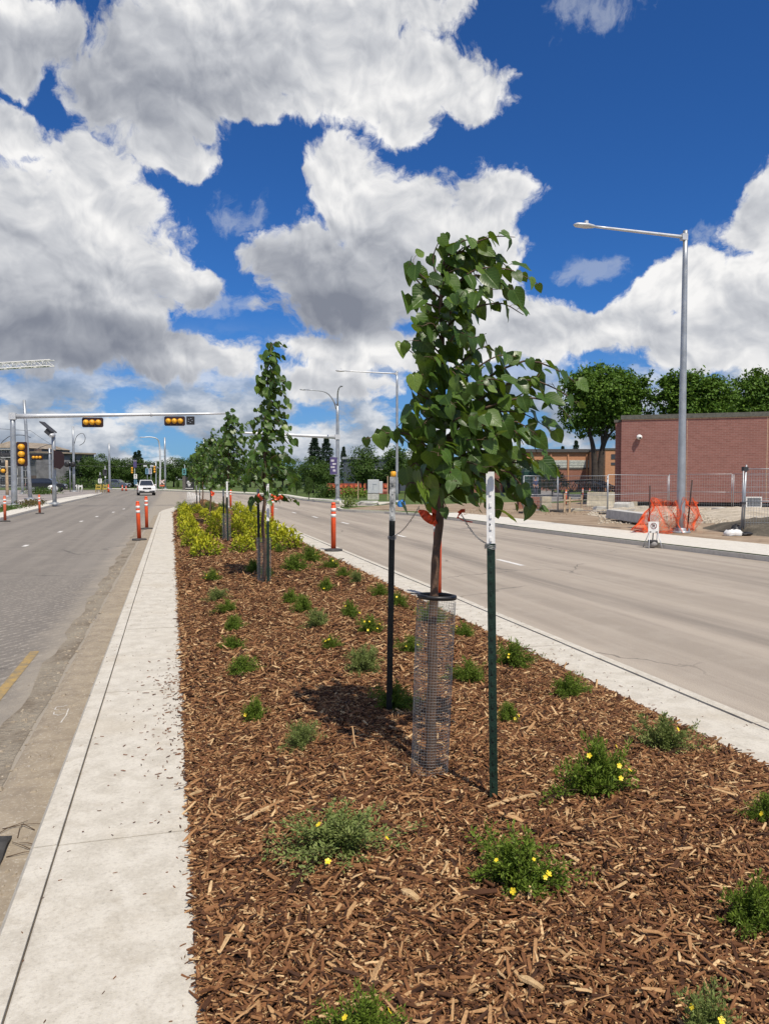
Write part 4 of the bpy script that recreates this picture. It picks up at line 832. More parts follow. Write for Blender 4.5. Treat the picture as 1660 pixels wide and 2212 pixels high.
# ------------------------------------------------------------------ low potentilla shrubs
def lozenges(B, A_, N_, L, Wd, bend=0.25):
    """n small leaves: two quads each would be heavy; one bent quad pair via 6 verts"""
    A_ = A_ / np.linalg.norm(A_, axis=1)[:, None]; N_ = N_ - A_ * (N_ * A_).sum(1)[:, None]; N_ = N_ / (np.linalg.norm(N_, axis=1)[:, None] + 1e-9); S = np.cross(A_, N_)
    V = np.stack([B, B + A_ * (L * .45)[:, None] + S * (Wd / 2)[:, None], B + A_ * L[:, None] - N_ * (L * bend)[:, None], B + A_ * (L * .45)[:, None] - S * (Wd / 2)[:, None]], 1)
    return V.reshape(-1, 3), np.arange(len(B) * 4).reshape(-1, 4)
def shrub_proto(seed, nst, nodes, per, leaf, spread, matn):
    r = np.random.default_rng(seed); Bs, As, Ns, Ts, Ls = [], [], [], [], []; stems = MB()
    ph = r.uniform(0, 6.28, 4)
    for k in range(nst):
        az = r.uniform(0, 2 * math.pi); el = r.uniform(0.12, 1.45) ** 1.0; irr = 1 + 0.30 * math.sin(2 * az + ph[0]) + 0.22 * math.sin(5 * az + ph[1])
        ln = r.uniform(0.55, 1.12) * (0.80 + 0.2 * irr); d = np.array([math.cos(az) * math.cos(el) * spread * irr, math.sin(az) * math.cos(el) * spread * irr, math.sin(el) ** 0.8])
        o = np.array([r.normal(0, .10), r.normal(0, .10), 0.0]); side = np.cross(d, (0, 0, 1)); side /= np.linalg.norm(side) + 1e-6
        pts = []
        for i in range(nodes + 1):
            s = i / nodes; pts.append(o + d * ln * s + side * 0.08 * math.sin(3 * s + k) + np.array([0, 0, 0.20 * s * (1 - s) - 0.10 * s * s * math.cos(el)]))
        stems.tube(pts, [0.012 * (1 - .7 * i / nodes) for i in range(nodes + 1)], 3, caps=False)
        for i in range(3, nodes + 1):
            for q in range(per):
                rv = r.normal(0, 1, 3); a = d / np.linalg.norm(d) * 0.55 + rv * 0.6 + np.array([0, 0, 0.35]); Bs.append(pts[i] + rv * 0.042); As.append(a); Ns.append(np.array([0, 0, 1.0]) + r.normal(0, .55, 3)); Ls.append(leaf * r.uniform(.65, 1.25)); Ts.append(np.clip(r.beta(2, 2) * 0.75 + 0.3 * (i / nodes - .5), 0, 1))
    Bs, As, Ns, Ls = map(np.array, (Bs, As, Ns, Ls)); V, F = lozenges(Bs, As, Ns, Ls, Ls * r.uniform(.30, .5, len(Ls)))
    f = npmesh('foliage', V, F, M[matn], tint=np.repeat(Ts, 4)); s = stems.build('stems', M['stem']); return f.data, s.data, f, s
PROTO = {}
for nm, a in {'g0': (1, 74, 14, 7, .105, 1.05, 'potentilla'), 'g1': (2, 60, 14, 7, .11, 1.0, 'potentilla'), 'k0': (3, 84, 14, 7, .095, 1.1, 'potentilla_grey'), 'k1': (4, 64, 14, 7, .105, 1.0, 'potentilla_grey')}.items():
    fd, sd_, fo, so_ = shrub_proto(*a); PROTO[nm] = (fd, sd_); bpy.data.objects.remove(fo); bpy.data.objects.remove(so_)
def flower_mesh(seed):
    r = random.Random(seed); b = MB(); tl = r.uniform(0.5, 1.1); R = Matrix.Rotation(tl, 3, 'X')
    for k in range(5):
        a = 2 * math.pi * k / 5 + r.uniform(-.1, .1); d = Vector((math.cos(a), math.sin(a), 0)); s = Vector((-d.y, d.x, 0)); z = Vector((0, 0, 1))
        pt = [Vector((0, 0, 0)), d * .35 + s * .30 + z * .10, d * .85 + s * .36 + z * .22, d * 1.02 + z * .2, d * .85 - s * .36 + z * .22, d * .35 - s * .30 + z * .10]
        b.add([R @ p for p in pt], [(0, 1, 2, 3), (0, 3, 4, 5)], True)
    b.ball(R @ Vector((0, 0, .06)), .16, 6, 4); o = b.build('flower', M['petal']); d_ = o.data; bpy.data.objects.remove(o); return d_
FLOWERS = [flower_mesh(k) for k in range(4)]
def shrub(x0, y0, x1, y1, kind, fl, label):
    rnd = random.Random(int(x0 * 7 + y0)); xc = (x0 + x1) / 2; wpx = x1 - x0; th = math.atan(max(y1 - 1035, 30) / 1660.0)
    yb = y1 - 0.62 * wpx / 2 * math.sin(th); base = GM(xc, yb); D = depth(base); r = wpx * D / 1660 / 2 * 1.0
    H = max(0.62 * r, (yb - y0 + 2) * D / 1660 / math.cos(th) - 0.25 * r * math.sin(th)); H = min(H, 1.3 * r) * 1.0
    t = thing('potentilla_shrub', label, 'shrub', base, rnd.uniform(0, 6.28), 'small potentilla shrubs planted in the mulch', absolute=False); t.scale = (r, r, H)
    fd, sd_ = PROTO[kind]
    for nm, d_ in (('foliage', fd), ('stems', sd_)):
        o = bpy.data.objects.new(nm, d_); COL.objects.link(o); o.parent = t
    rz = t.rotation_euler.z; ca = math.atan2(-FW.y, -FW.x)
    for k in range(fl // 2 + 1 if fl > 1 else fl):
        o = bpy.data.objects.new('flower', rnd.choice(FLOWERS)); COL.objects.link(o); o.parent = t
        az = ca + rnd.uniform(-1.5, 1.5); el = rnd.uniform(.15, 1.1); rr = rnd.uniform(.75, .98); sz = rnd.uniform(.008, .0135) * (1.0 if D < 8 else 1.25)
        o.location = (math.cos(az - rz) * math.cos(el) * rr, math.sin(az - rz) * math.cos(el) * rr, 0.12 + math.sin(el) * rr)
        o.rotation_euler = (0, 0, az - rz + math.pi / 2 + rnd.uniform(-.5, .5)); o.scale = (sz / r, sz / r, sz / H)
    return t
for s in [
 (612, 1752, 852, 1872, 'k0', 4, 'wide greyish green potentilla, largest shrub in the left foreground mulch'),
 (1015, 1808, 1222, 1945, 'g0', 9, 'bushy green potentilla with yellow flowers in the middle foreground below the green stake'),
 (1200, 1600, 1375, 1735, 'g1', 10, 'spreading potentilla with many yellow flowers right of the nearest green stake'),
 (1375, 1550, 1492, 1635, 'k1', 1, 'compact potentilla beside the right walk, behind the many-flowered one'),
 (1612, 1700, 1705, 1790, 'g0', 2, 'potentilla cut off by the right picture edge, the higher one'),
 (1552, 1868, 1720, 2032, 'g1', 3, 'large loose potentilla at the right picture edge in the lower foreground'),
 (698, 2066, 872, 2290, 'g1', 7, 'potentilla with bright yellow flowers cut off by the bottom picture edge'),
 (1432, 2112, 1612, 2300, 'k1', 4, 'potentilla with one yellow flower at the bottom right corner'),
 (608, 1550, 692, 1622, 'k0', 0, 'silvery green potentilla left of the mesh guard, without flowers'),
 (514, 1494, 585, 1562, 'g1', 1, 'upright two-tufted potentilla nearest the left walk in the foreground'),
 (484, 1420, 562, 1462, 'g0', 0, 'flat green potentilla near the left walk, nearest of the left file of four'),
 (472, 1376, 532, 1408, 'g1', 0, 'small bright green potentilla second in the file by the left walk'),
 (478, 1332, 532, 1364, 'g0', 0, 'round dark green potentilla third in the file by the left walk'),
 (468, 1296, 512, 1326, 'g1', 0, 'pale little potentilla fourth in the file by the left walk'),
 (444, 1272, 492, 1300, 'k0', 0, 'bluish grey potentilla cushion by the left walk'),
 (738, 1398, 832, 1460, 'k0', 0, 'full grey green potentilla left of the black stake, in the sun'),
 (692, 1366, 735, 1404, 'g1', 2, 'tiny potentilla with an orange-yellow bloom on the open mulch'),
 (654, 1318, 718, 1358, 'k1', 0, 'leaning greyish potentilla between two green ones, middle of bed'),
 (604, 1272, 650, 1306, 'g1', 0, 'light green potentilla at the left end of a middle pair'),
 (625, 1288, 682, 1326, 'g0', 0, 'darker potentilla touching the light green one in the middle of the bed'),
 (730, 1278, 782, 1336, 'g1', 4, 'tall yellowish potentilla speckled with buds in mid bed'),
 (772, 1330, 826, 1370, 'g0', 10, 'dark potentilla dotted with bright yellow flowers left of the black stake'),
 (858, 1356, 912, 1414, 'g0', 3, 'potentilla with a big yellow flower between black stake and mesh guard'),
 (836, 1278, 884, 1314, 'g1', 2, 'green potentilla just behind and right of the black stake, far side of bed'),
 (800, 1260, 840, 1290, 'g0', 0, 'low potentilla just left of the black stake near the right walk'),
 (682, 1250, 726, 1278, 'g1', 1, 'loose pale potentilla in mid bed, behind the speckled one'),
 (752, 1228, 790, 1260, 'k1', 0, 'grey green potentilla close to the right walk below the orange post'),
 (724, 1228, 758, 1248, 'g0', 0, 'dark little potentilla left of the grey green one by the right walk'),
 (604, 1200, 668, 1236, 'g0', 0, 'broad grassy green potentilla right of the second tree'),
 (640, 1182, 702, 1216, 'g1', 2, 'potentilla with a pale flower near the right walk, behind the grassy one'),
 (696, 1206, 734, 1232, 'g1', 2, 'thin potentilla below the foot of the orange post on the right walk'),
 (972, 1416, 1046, 1480, 'g1', 0, 'fresh green potentilla immediately right of the mesh guard'),
 (976, 1338, 1024, 1380, 'g1', 5, 'yellow flowered potentilla behind the mesh guard by the right walk'),
 (1068, 1384, 1150, 1446, 'g0', 3, 'feathery potentilla behind the green stake at the edge of the right walk'),
 (1186, 1458, 1272, 1512, 'g1', 0, 'neat round potentilla at the right walk, right of the green stake'),
 (1068, 1506, 1126, 1562, 'g0', 5, 'small potentilla with yellow flowers right against the green stake'),
 (808, 1478, 896, 1542, 'g0', 0, 'potentilla in the shade of the nearest tree at the foot of the black stake'),
 (438, 1218, 478, 1258, 'g1', 4, 'little potentilla with yellow blooms in front of the golden shrubs'),
 (900, 1300, 962, 1350, 'g0', 0, 'potentilla seen through the top of the mesh guard'),
 (526, 1196, 566, 1236, 'g0', 0, 'green potentilla left of the second tree guard'),
 (556, 1206, 592, 1246, 'g1', 0, 'potentilla half hidden behind the second tree guard'),
 (590, 1168, 616, 1192, 'g0', 0, 'small dark potentilla under the golden shrub by the right walk'),
]: shrub(*s)
# ------------------------------------------------------------------ golden shrubs
def golden_proto(seed):
    r = np.random.default_rng(seed); n = 520; az = r.uniform(0, 6.283, n); el = np.arcsin(r.uniform(0.0, 1, n)); rad = r.uniform(.55, 1.0, n) ** .6 * (1 + .16 * np.sin(3 * az + seed) + .1 * np.sin(7 * az))
    d = np.stack([np.cos(az) * np.cos(el), np.sin(az) * np.cos(el), np.sin(el)], 1); B = d * rad[:, None] * np.array([.92, .92, .85]); B[:, 2] += .06
    A_ = d * .8 + r.normal(0, .5, (n, 3)) + np.array([0, 0, .25]); N_ = np.array([0, 0, 1.0]) + d * .5 + r.normal(0, .45, (n, 3)); L = r.uniform(.15, .27, n)
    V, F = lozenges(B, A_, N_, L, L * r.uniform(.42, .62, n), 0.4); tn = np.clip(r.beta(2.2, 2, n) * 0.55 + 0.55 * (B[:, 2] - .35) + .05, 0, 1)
    f = npmesh('foliage', V, F, M['golden'], tint=np.repeat(tn, 4)); st = MB()
    for k in range(22):
        a = k * .9; q = d[k * 7] * .8; st.tube([(0, 0, 0), (q[0] * .5, q[1] * .5, q[2] * .6), tuple(q)], [.02, .014, .006], 4, caps=False)
    s = st.build('stems', M['stem']); r_ = (f.data, s.data); bpy.data.objects.remove(f); bpy.data.objects.remove(s); return r_
GOLD = [golden_proto(k) for k in (1, 2, 3)]
GP = [(443, 1207, 74, 58, 'golden shrub with the brightest yellow tips, nearest in the left file'), (421, 1184, 62, 48, 'golden shrub second from the front of the left file'), (411, 1162, 54, 44, 'golden shrub third from the front of the left file'), (405, 1143, 46, 38, 'golden shrub fourth from the front of the left file'), (401, 1128, 40, 34, 'golden shrub second from the far end of the left file'), (399, 1116, 34, 30, 'golden shrub at the far end of the left file'),
 (462, 1166, 48, 40, 'golden shrub just left of the third tree guard'), (466, 1142, 46, 40, 'golden shrub in the middle, in front of the fourth tree'), (446, 1126, 36, 30, 'small greener golden shrub below the fourth tree'), (428, 1114, 30, 26, 'farthest golden shrub of the middle, below the far trees'), (478, 1125, 36, 30, 'golden shrub behind the third tree guard'),
 (524, 1196, 58, 46, 'greenish golden shrub left of the second tree guard'), (617, 1190, 76, 60, 'large golden shrub beside the right walk at the near end of the right group'), (590, 1170, 62, 50, 'golden shrub behind the second tree, by the right walk'), (548, 1180, 54, 44, 'golden shrub right behind the second tree guard'), (516, 1168, 52, 44, 'golden shrub right of the third tree guard'), (548, 1156, 52, 44, 'golden shrub in the centre of the right group'), (520, 1144, 48, 40, 'golden shrub left of centre in the right group'), (573, 1148, 50, 42, 'golden shrub by the right walk in front of the orange post'), (550, 1133, 44, 38, 'golden shrub in the back part of the right group'), (520, 1124, 40, 34, 'golden shrub at the back left of the right group'), (543, 1117, 36, 30, 'golden shrub at the back by the right walk'), (514, 1111, 32, 28, 'golden shrub farthest back in the right group')]
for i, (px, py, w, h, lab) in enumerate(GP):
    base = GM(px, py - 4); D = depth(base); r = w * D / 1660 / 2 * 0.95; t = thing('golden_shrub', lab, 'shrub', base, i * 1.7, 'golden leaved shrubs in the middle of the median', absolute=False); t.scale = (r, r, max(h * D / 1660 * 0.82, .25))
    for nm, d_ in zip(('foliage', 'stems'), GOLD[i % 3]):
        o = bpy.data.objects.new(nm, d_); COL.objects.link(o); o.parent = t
for (x0, y0, x1, y1, lab) in [(382, 1078, 412, 1102, 'dark green shrub at the left edge of the median nose'), (434, 1078, 468, 1104, 'blue grey shrub between the far stakes on the median nose'), (466, 1082, 494, 1104, 'grey green shrub by the right walk near the median nose'), (408, 1084, 432, 1102, 'low shrub under the farthest tree on the median nose')]:
    t = shrub(x0, y0, x1, y1, 'k0', 0, lab); t.name = 'low_shrub'; t['group'] = 'shrubs at the far end of the median'
# big loose splinters
def splinter(a, c, w, label):
    a, c = Vector(a), Vector(c); t = thing('wood_splinter', label, 'wood chip', (a + c) / 2); d = (c - a); L = d.length; d.normalize(); s = Vector((-d.y, d.x, 0)).normalized(); b = MB(); n = 8; vs = []; fs = []
    for i in range(n + 1):
        q = i / n; ww = w * (0.35 + 0.65 * math.sin(math.pi * min(max(q, .06), .94)) ** .5) * (1 + .12 * math.sin(7 * q)); p = a + d * L * q + Vector((0, 0, .012 + .006 * math.sin(3 * q)))
        vs += [p - s * ww / 2, p + s * ww / 2, p + s * ww * .4 + Vector((0, 0, .009)), p - s * ww * .4 + Vector((0, 0, .009))]
    for i in range(n):
        for j in range(4): fs.append((i * 4 + j, i * 4 + 4 + j, i * 4 + 4 + (j + 1) % 4, i * 4 + (j + 1) % 4))
    fs += [(0, 1, 2, 3), tuple(n * 4 + 3 - j for j in range(4))]; b.add(vs, fs); o = b.build('wood', M['pale_wood'], t); return t
splinter(GM(1052, 1752), GM(1165, 1722), .022, 'long pale split piece of wood at the foot of the nearest green stake')
splinter(GM(513, 1788), GM(612, 1738), .017, 'long brownish splinter of wood lying behind the large greyish shrub')
splinter(GM(398, 1732) + Vector((0, 0, .0)), GM(436, 1716), .012, 'pale stick overhanging the left walk edge')
splinter(GM(868, 1932), GM(905, 1955), .034, 'blocky pale chunk of wood in the middle foreground')
splinter(GM(1118, 2120), GM(1172, 2150), .026, 'broad pale chip of wood in the lower centre of the mulch')
# ------------------------------------------------------------------ orange delineator posts
def delineator(pos, label, h=1.08, lean=(0, 0), col='orange', grp='orange delineator posts on the median edges', rz=0.0, sc=1.0):
    t = thing('delineator_post', label, 'traffic post', pos, 0, grp, absolute=False); q = Vector((lean[0], lean[1], 1)).normalized(); R = Vector((0, 0, 1)).rotation_difference(q).to_matrix()
    b = MB(); n = 10; pr_ = [(.205, 0), (.205, .022), (.19, .045), (.10, .052), (.07, .058)]; b.lathe((0, 0, 0), [(r_ * sc, z) for r_, z in pr_], n, smooth=False); b.build('rubber_base', M['rubber'], t)
    def lat(prof, name, mat):
        bb = MB(); bb.lathe((0, 0, 0), prof, 14); bb.v = [tuple(R @ Vector(p)) for p in bb.v]; return bb.build(name, mat, t)
    lat([(.056, .04), (.056, h - .075), (.045, h - .06), (.045, h - .045), (.05, h - .04), (.05, h - .015), (.035, h), (.018, h + .005)], 'tube', M[col])
    for z0 in (h - .20, h - .33): lat([(.0575, z0), (.0575, z0 + .075)], 'reflective_band', M['white_band'])
    lat([(.059, h - .245), (.059, h - .235)], 'collar', M[col])
    return t
delineator(G(944, 1291), 'orange delineator post partly hidden behind the nearest tree trunk', 1.22)
delineator(G(720, 1190), 'orange delineator post standing alone on the right walk with a grey base', 1.08)
delineator(G(588, 1133), 'orange delineator post on the right walk just right of the second tree', 1.08)
delineator(G(498, 1099), 'orange delineator post farthest along the right walk, behind the third tree', 1.08)
delineator(G(301, 1167, -.125), 'leaning orange post in the left gutter, nearer of the pair', 1.10, (-.035, 0.0))
delineator(G(317, 1143, -.125), 'upright orange post in the left gutter, farther of the pair', 1.13, (-.012, 0))
delineator(G(11, 1127, -.13), 'reddish orange post on the road at the left picture edge', 1.05, (.0, 0), 'orange_faded', 'orange posts along the left kerb')
delineator(G(86, 1110, -.13), 'faded pinkish orange post on the road below the left kerb', .95, (-.02, 0), 'orange_faded', 'orange posts along the left kerb')
# litter in the left gutter
t = thing('rubber_mat', 'dark grey rubber mat lying in the left gutter at the picture edge', 'mat', G(0, 1845, -.118)); b = MB(); c0 = G(-4, 1848, -.118)
vs = []; 
for i in range(9):
    for j in range(5): vs.append((c0.x - .16 + .19 * j / 4, c0.y - .14 + .30 * i / 8, -.117 + .026 + .012 * math.sin(i * .9 + j)))
b.add(vs, [(i * 5 + j, i * 5 + j + 1, i * 5 + 6 + j, i * 5 + 5 + j) for i in range(8) for j in range(4)], True); o = b.build('mat', M['rubber'], t); sm_ = o.modifiers.new('thick', 'SOLIDIFY'); sm_.thickness = 0.012
for k in range(7):
    c0 = G(random.uniform(18, 70), random.uniform(1775, 1850), -.112); c0.x = min(c0.x, -.67); a = random.uniform(0, 3); d = Vector((math.cos(a), math.sin(a), .03)) * random.uniform(.05, .10); t = thing('twig', 'thin dry twig in the litter of the left gutter', 'twig', c0, group='dry twigs in the left gutter'); b = MB(); b.tube([c0 - d, c0 + Vector((0, 0, .008)), c0 + d + Vector((.01, 0, 0))], [.0025, .002, .001], 5); b.build('stick', M['stem'], t)
# chalk squiggle on the gutter pan
M['chalk'] = mottled('faint_chalk', [(0.3, (0.40, 0.36, 0.30)), (0.6, (0.62, 0.60, 0.56))], 30, 0.2, 90)
def chalk():
    b = MB()
    def stroke(pts, w=.0045):
        ps = [G(x, y, -.1165) for x, y in pts]; vs = []
        for i, p in enumerate(ps):
            d = (ps[min(i + 1, len(ps) - 1)] - ps[max(i - 1, 0)]).normalized(); s = Vector((-d.y, d.x, 0)) * w; vs += [p - s, p + s]
        b.add(vs, [(2 * i, 2 * i + 2, 2 * i + 3, 2 * i + 1) for i in range(len(ps) - 1)])
    stroke([(146, 1523), (136, 1526), (122, 1527)]); stroke([(122, 1527), (118, 1533), (128, 1534), (142, 1533)]); stroke([(148, 1531), (143, 1545), (131, 1561)]); stroke([(117, 1538), (116, 1543), (126, 1545)]); stroke([(126, 1545), (140, 1541)], .003)
    o = b.build('chalk_mark', M['chalk'])
    for p in o.data.polygons:
        if p.normal.z < 0: p.flip()
    struct(o)
chalk()
# ------------------------------------------------------------------ background: trees
def crown_quads(r, clumps, n, leaf, tint_h=None):
    """leaf quads spread through clumps (cx,cy,cz,rx,ry,rz): shell-biased, broken into small tufts with gaps"""
    cl = np.array(clumps, dtype=float); vol = cl[:, 3] * cl[:, 4] * cl[:, 5]; nt = max(24, n // 34)
    ci = r.choice(len(cl), nt, p=vol / vol.sum()); d = r.normal(0, 1, (nt, 3)); d /= np.linalg.norm(d, axis=1)[:, None]
    rad = r.uniform(0.45, 1.02, nt) ** .7; T = cl[ci, :3] + d * cl[ci, 3:] * rad[:, None]; tt = r.beta(2, 2.2, nt)
    ti = r.integers(0, nt, n); ts = cl[ci, 3:].mean(1)[ti] * 0.165; g = r.normal(0, 1, (n, 3)) * np.array([1, 1, .7])
    B = T[ti] + g * ts[:, None]; A_ = d[ti] * .6 + r.normal(0, .7, (n, 3)) + np.array([0, 0, -.25]); N_ = d[ti] * .6 + np.array([0, 0, .8]) + r.normal(0, .5, (n, 3)); L = leaf * r.uniform(.6, 1.4, n)
    V, F = lozenges(B, A_, N_, L, L * .75, .2); tn = np.clip(tt[ti] * .75 + r.normal(0, .12, n) + .12, 0, 1); return V, F, np.repeat(tn, 4), T
def limbs(b, r, root, T, r0, n, rise=.45):
    for q in T[r.choice(len(T), min(n, len(T)), replace=False)]:
        root = Vector(root); q = Vector(q); m_ = root.lerp(q, .5) + Vector((0, 0, .12 * (q - root).length)); b.tube(curve_pts([root, m_, q], 6), [r0 * (1 - .85 * i / 6) for i in range(7)], 5, caps=False)
def tree_proto(seed, clumps, n, leaf, trunk_h, tr, mat='far_leaf'):
    r = np.random.default_rng(seed); V, F, tn, T = crown_quads(r, clumps, n, leaf); f = npmesh('crown', V, F, M[mat], tint=tn)
    b = MB(); b.tube([(0, 0, -.02), (.01, 0, trunk_h * .5), (0, .01, trunk_h), (.01, 0, trunk_h * 1.5)], [tr, tr * .8, tr * .65, tr * .3], 8); limbs(b, r, (0, 0, trunk_h * .8), T, tr * .45, 9)
    s = b.build('trunk', M['bark_dark']); o = (f.data, s.data); bpy.data.objects.remove(f); bpy.data.objects.remove(s); return o
BROAD = [tree_proto(1, [(0, 0, .62, .30, .30, .30), (-.17, .05, .45, .24, .24, .20), (.18, -.04, .50, .25, .25, .22), (0, .1, .36, .28, .25, .15)], 5200, .034, .22, .03),
         tree_proto(2, [(0, 0, .66, .27, .27, .30), (.2, .1, .42, .26, .24, .2), (-.2, -.1, .5, .24, .26, .24), (.05, -.12, .34, .3, .3, .14)], 5200, .034, .2, .03),
         tree_proto(3, [(-.1, 0, .68, .24, .24, .26), (.16, 0, .6, .24, .24, .26), (0, .1, .4, .36, .3, .22)], 5200, .036, .2, .035)]
def spruce_proto(seed):
    r = np.random.default_rng(seed); n = 4200; h = r.uniform(.06, 1, n) ** 1.0; lay = h + .018 * np.sin(h * 75); az = r.uniform(0, 6.283, n)
    k = np.floor(az / .55); rr = (1 - lay) * .27 * r.uniform(.2, 1.0, n) ** .7 * (1 + .35 * np.sin(k * 12.9 + np.floor(h * 11) * 4.7)); B = np.stack([np.cos(az) * rr, np.sin(az) * rr, lay + .03 - rr * .32], 1)
    A_ = np.stack([np.cos(az), np.sin(az), np.full(n, -.35)], 1) + r.normal(0, .3, (n, 3)); N_ = np.array([0, 0, 1.0]) + r.normal(0, .5, (n, 3)); L = r.uniform(.03, .06, n)
    V, F = lozenges(B, A_, N_, L, L * .45); f = npmesh('crown', V, F, M['spruce'], tint=np.repeat(r.uniform(0, 1, n), 4)); b = MB(); b.tube([(0, 0, -.02), (0, 0, .97)], [.02, .003], 6); s = b.build('trunk', M['bark_dark'])
    o = (f.data, s.data); bpy.data.objects.remove(f); bpy.data.objects.remove(s); return o
SPR = [spruce_proto(1), spruce_proto(2)]
def bg_tree(px, D, top, label, proto, wid=1.0, name='leafy_tree', grp='trees in the belt beyond the intersection', z=0.0):
    base = A(px, D, z); H = P(px, top, D).z - z; t = thing(name, label, 'tree', base, px * .7, grp, absolute=False); t.scale = (H * wid, H * wid, H)
    for nm, d_ in zip(('crown', 'trunk'), proto):
        o = bpy.data.objects.new(nm, d_); COL.objects.link(o); o.parent = t
BELT = 'dark green tree within the unbroken tree belt beyond the intersection'
for i, (px, D, top, w) in enumerate([(88, 150, 1002, 1.1), (112, 160, 998, 1.2), (134, 165, 1000, 1.2), (196, 140, 978, 1.0), (217, 150, 977, 1.0), (250, 150, 984, 1.0), (272, 145, 982, 1.0), (310, 150, 990, 1.2), (328, 155, 990, 1.3), (350, 165, 994, 1.2), (375, 150, 985, 1.1), (400, 155, 983, 1.1), (425, 150, 972, 1.0), (448, 160, 984, 1.1), (475, 150, 978, 1.1), (505, 155, 985, 1.1), (540, 150, 990, 1.2), (575, 150, 985, 1.2), (610, 150, 992, 1.2), (640, 140, 988, 1.1), (232, 165, 990, 1.3), (290, 165, 992, 1.3), (60, 170, 1004, 1.2), (170, 165, 992, 1.2), (30, 175, 1006, 1.2), (925, 130, 975, 1.2), (960, 140, 985, 1.2), (1000, 135, 980, 1.2), (1035, 145, 985, 1.2)]):
    bg_tree(px, D, top, BELT, BROAD[i % 3], w)
bg_tree(160, 140, 984, 'dark spruce just right of the tall catenary pole on the left', SPR[0], 1.3, 'spruce_tree', 'spruce trees')
bg_tree(178, 142, 990, 'shorter dark spruce second from the left in the tree belt', SPR[1], 1.3, 'spruce_tree', 'spruce trees')
bg_tree(293, 150, 977, 'slim spruce rising left of the white car', SPR[0], 1.0, 'spruce_tree', 'spruce trees')
bg_tree(301, 152, 974, 'slim spruce rising directly behind the white car', SPR[1], 1.0, 'spruce_tree', 'spruce trees')
bg_tree(680, 125, 946, 'tall spruce left of the mast arm street lamp, the left one of two', SPR[0], 1.25, 'spruce_tree', 'spruce trees')
bg_tree(705, 127, 948, 'tall spruce against the sky immediately left of the banner lamp pole', SPR[1], 1.2, 'spruce_tree', 'spruce trees')
bg_tree(742, 135, 966, 'small pointed spruce just right of the banner lamp pole', SPR[0], .8, 'spruce_tree', 'spruce trees')
bg_tree(1243, 190, 953, 'small spruce peeking over the flat roof of the school', SPR[1], .9, 'spruce_tree', 'spruce trees')
bg_tree(1214, 190, 965, 'twin-topped tiny spruce over the school roof, left of the other', SPR[0], .9, 'spruce_tree', 'spruce trees')
MG = 'trees on the far side of the right carriageway'
bg_tree(676, 88, 982, 'bright green rounded tree in front of two tall spruces', BROAD[1], 1.2, grp=MG); bg_tree(704, 92, 990, 'green tree left of the banner lamp pole, beside the orange barrier', BROAD[2], 1.2, grp=MG)
bg_tree(783, 76, 950, 'dark vase shaped tree with bare trunk behind the utility cabinet', BROAD[0], .9, grp=MG); bg_tree(855, 84, 958, 'dark tree seen behind the nearest tree on its left', BROAD[2], 1.0, grp=MG); bg_tree(900, 88, 965, 'dark tree behind the crown of the nearest tree', BROAD[1], 1.1, grp=MG)
bg_tree(1192, 74, 1000, 'small light green tree beside the school wall', BROAD[1], 1.1, grp=MG); bg_tree(1110, 90, 985, 'green tree against the red brick house behind the nearest tree', BROAD[0], 1.1, grp=MG); bg_tree(1318, 120, 968, 'green tree top behind the tan wall left of the brick building', BROAD[2], 1.0, grp=MG)
def sapling(px, D, top, label):
    base = A(px, D); H = P(px, top, D).z; t = thing('sapling', label, 'tree', base, px, 'thin saplings on the grass', absolute=False); t.scale = (H * .55, H * .55, H)
    for nm, d_ in zip(('crown', 'trunk'), BROAD[2]):
        o = bpy.data.objects.new(nm, d_); COL.objects.link(o); o.parent = t
sapling(667, 62, 1026, 'thin sapling on the grass left of the banner lamp pole'); sapling(383, 118, 1034, 'little round tree beside the crossing signal poles'); sapling(640, 80, 1022, 'slight sapling behind the crown of the second staked tree')
def elm(px, D, top, label, clumps, n, leaf, trunks, seed, ybase=None):
    base = A(px, D, 0); r = np.random.default_rng(seed); t = thing('elm_tree', label, 'tree', base, group='large elm trees by the brick building')
    sc = D / 1660; W3 = lambda q: base + RT * ((q[0] - px) * sc) + FW * (q[3] if len(q) > 3 else 0) + Vector((0, 0, 0)) 
    def pt(x, y, dz=0): return P(x, y, D) + FW * dz
    C = []
    for (x, y, rx, ry) in clumps:
        c = pt(x, y) - base; C.append((c.x, c.y, c.z, rx * sc, rx * sc * .9, ry * sc))
    V, F, tn, T = crown_quads(r, C, n, leaf); f = npmesh('crown', V, F, M['elm'], t, tint=tn)
    b = MB(); o3 = base
    for (pts, r0, r1) in trunks: b.tube(curve_pts([pt(*p) for p in pts], 12), [r0 + (r1 - r0) * i / 12 for i in range(13)], 8)
    TT = [Vector(q) + base for q in T]
    for (pts, r0, r1) in trunks:
        e = pt(*pts[-1]); m_ = pt(*pts[-2]); near = sorted(TT, key=lambda q: (q - e).length)[:34]
        for q in near[::2]:
            s = e if random.random() < .5 else m_.lerp(e, random.random()); b.tube(curve_pts([s, s.lerp(q, .5) + Vector((0, 0, .3)), q], 5), [r1 * .7 * (1 - .85 * i / 5) for i in range(6)], 5, caps=False)
    b.build('trunk', M['bark_dark'], t)
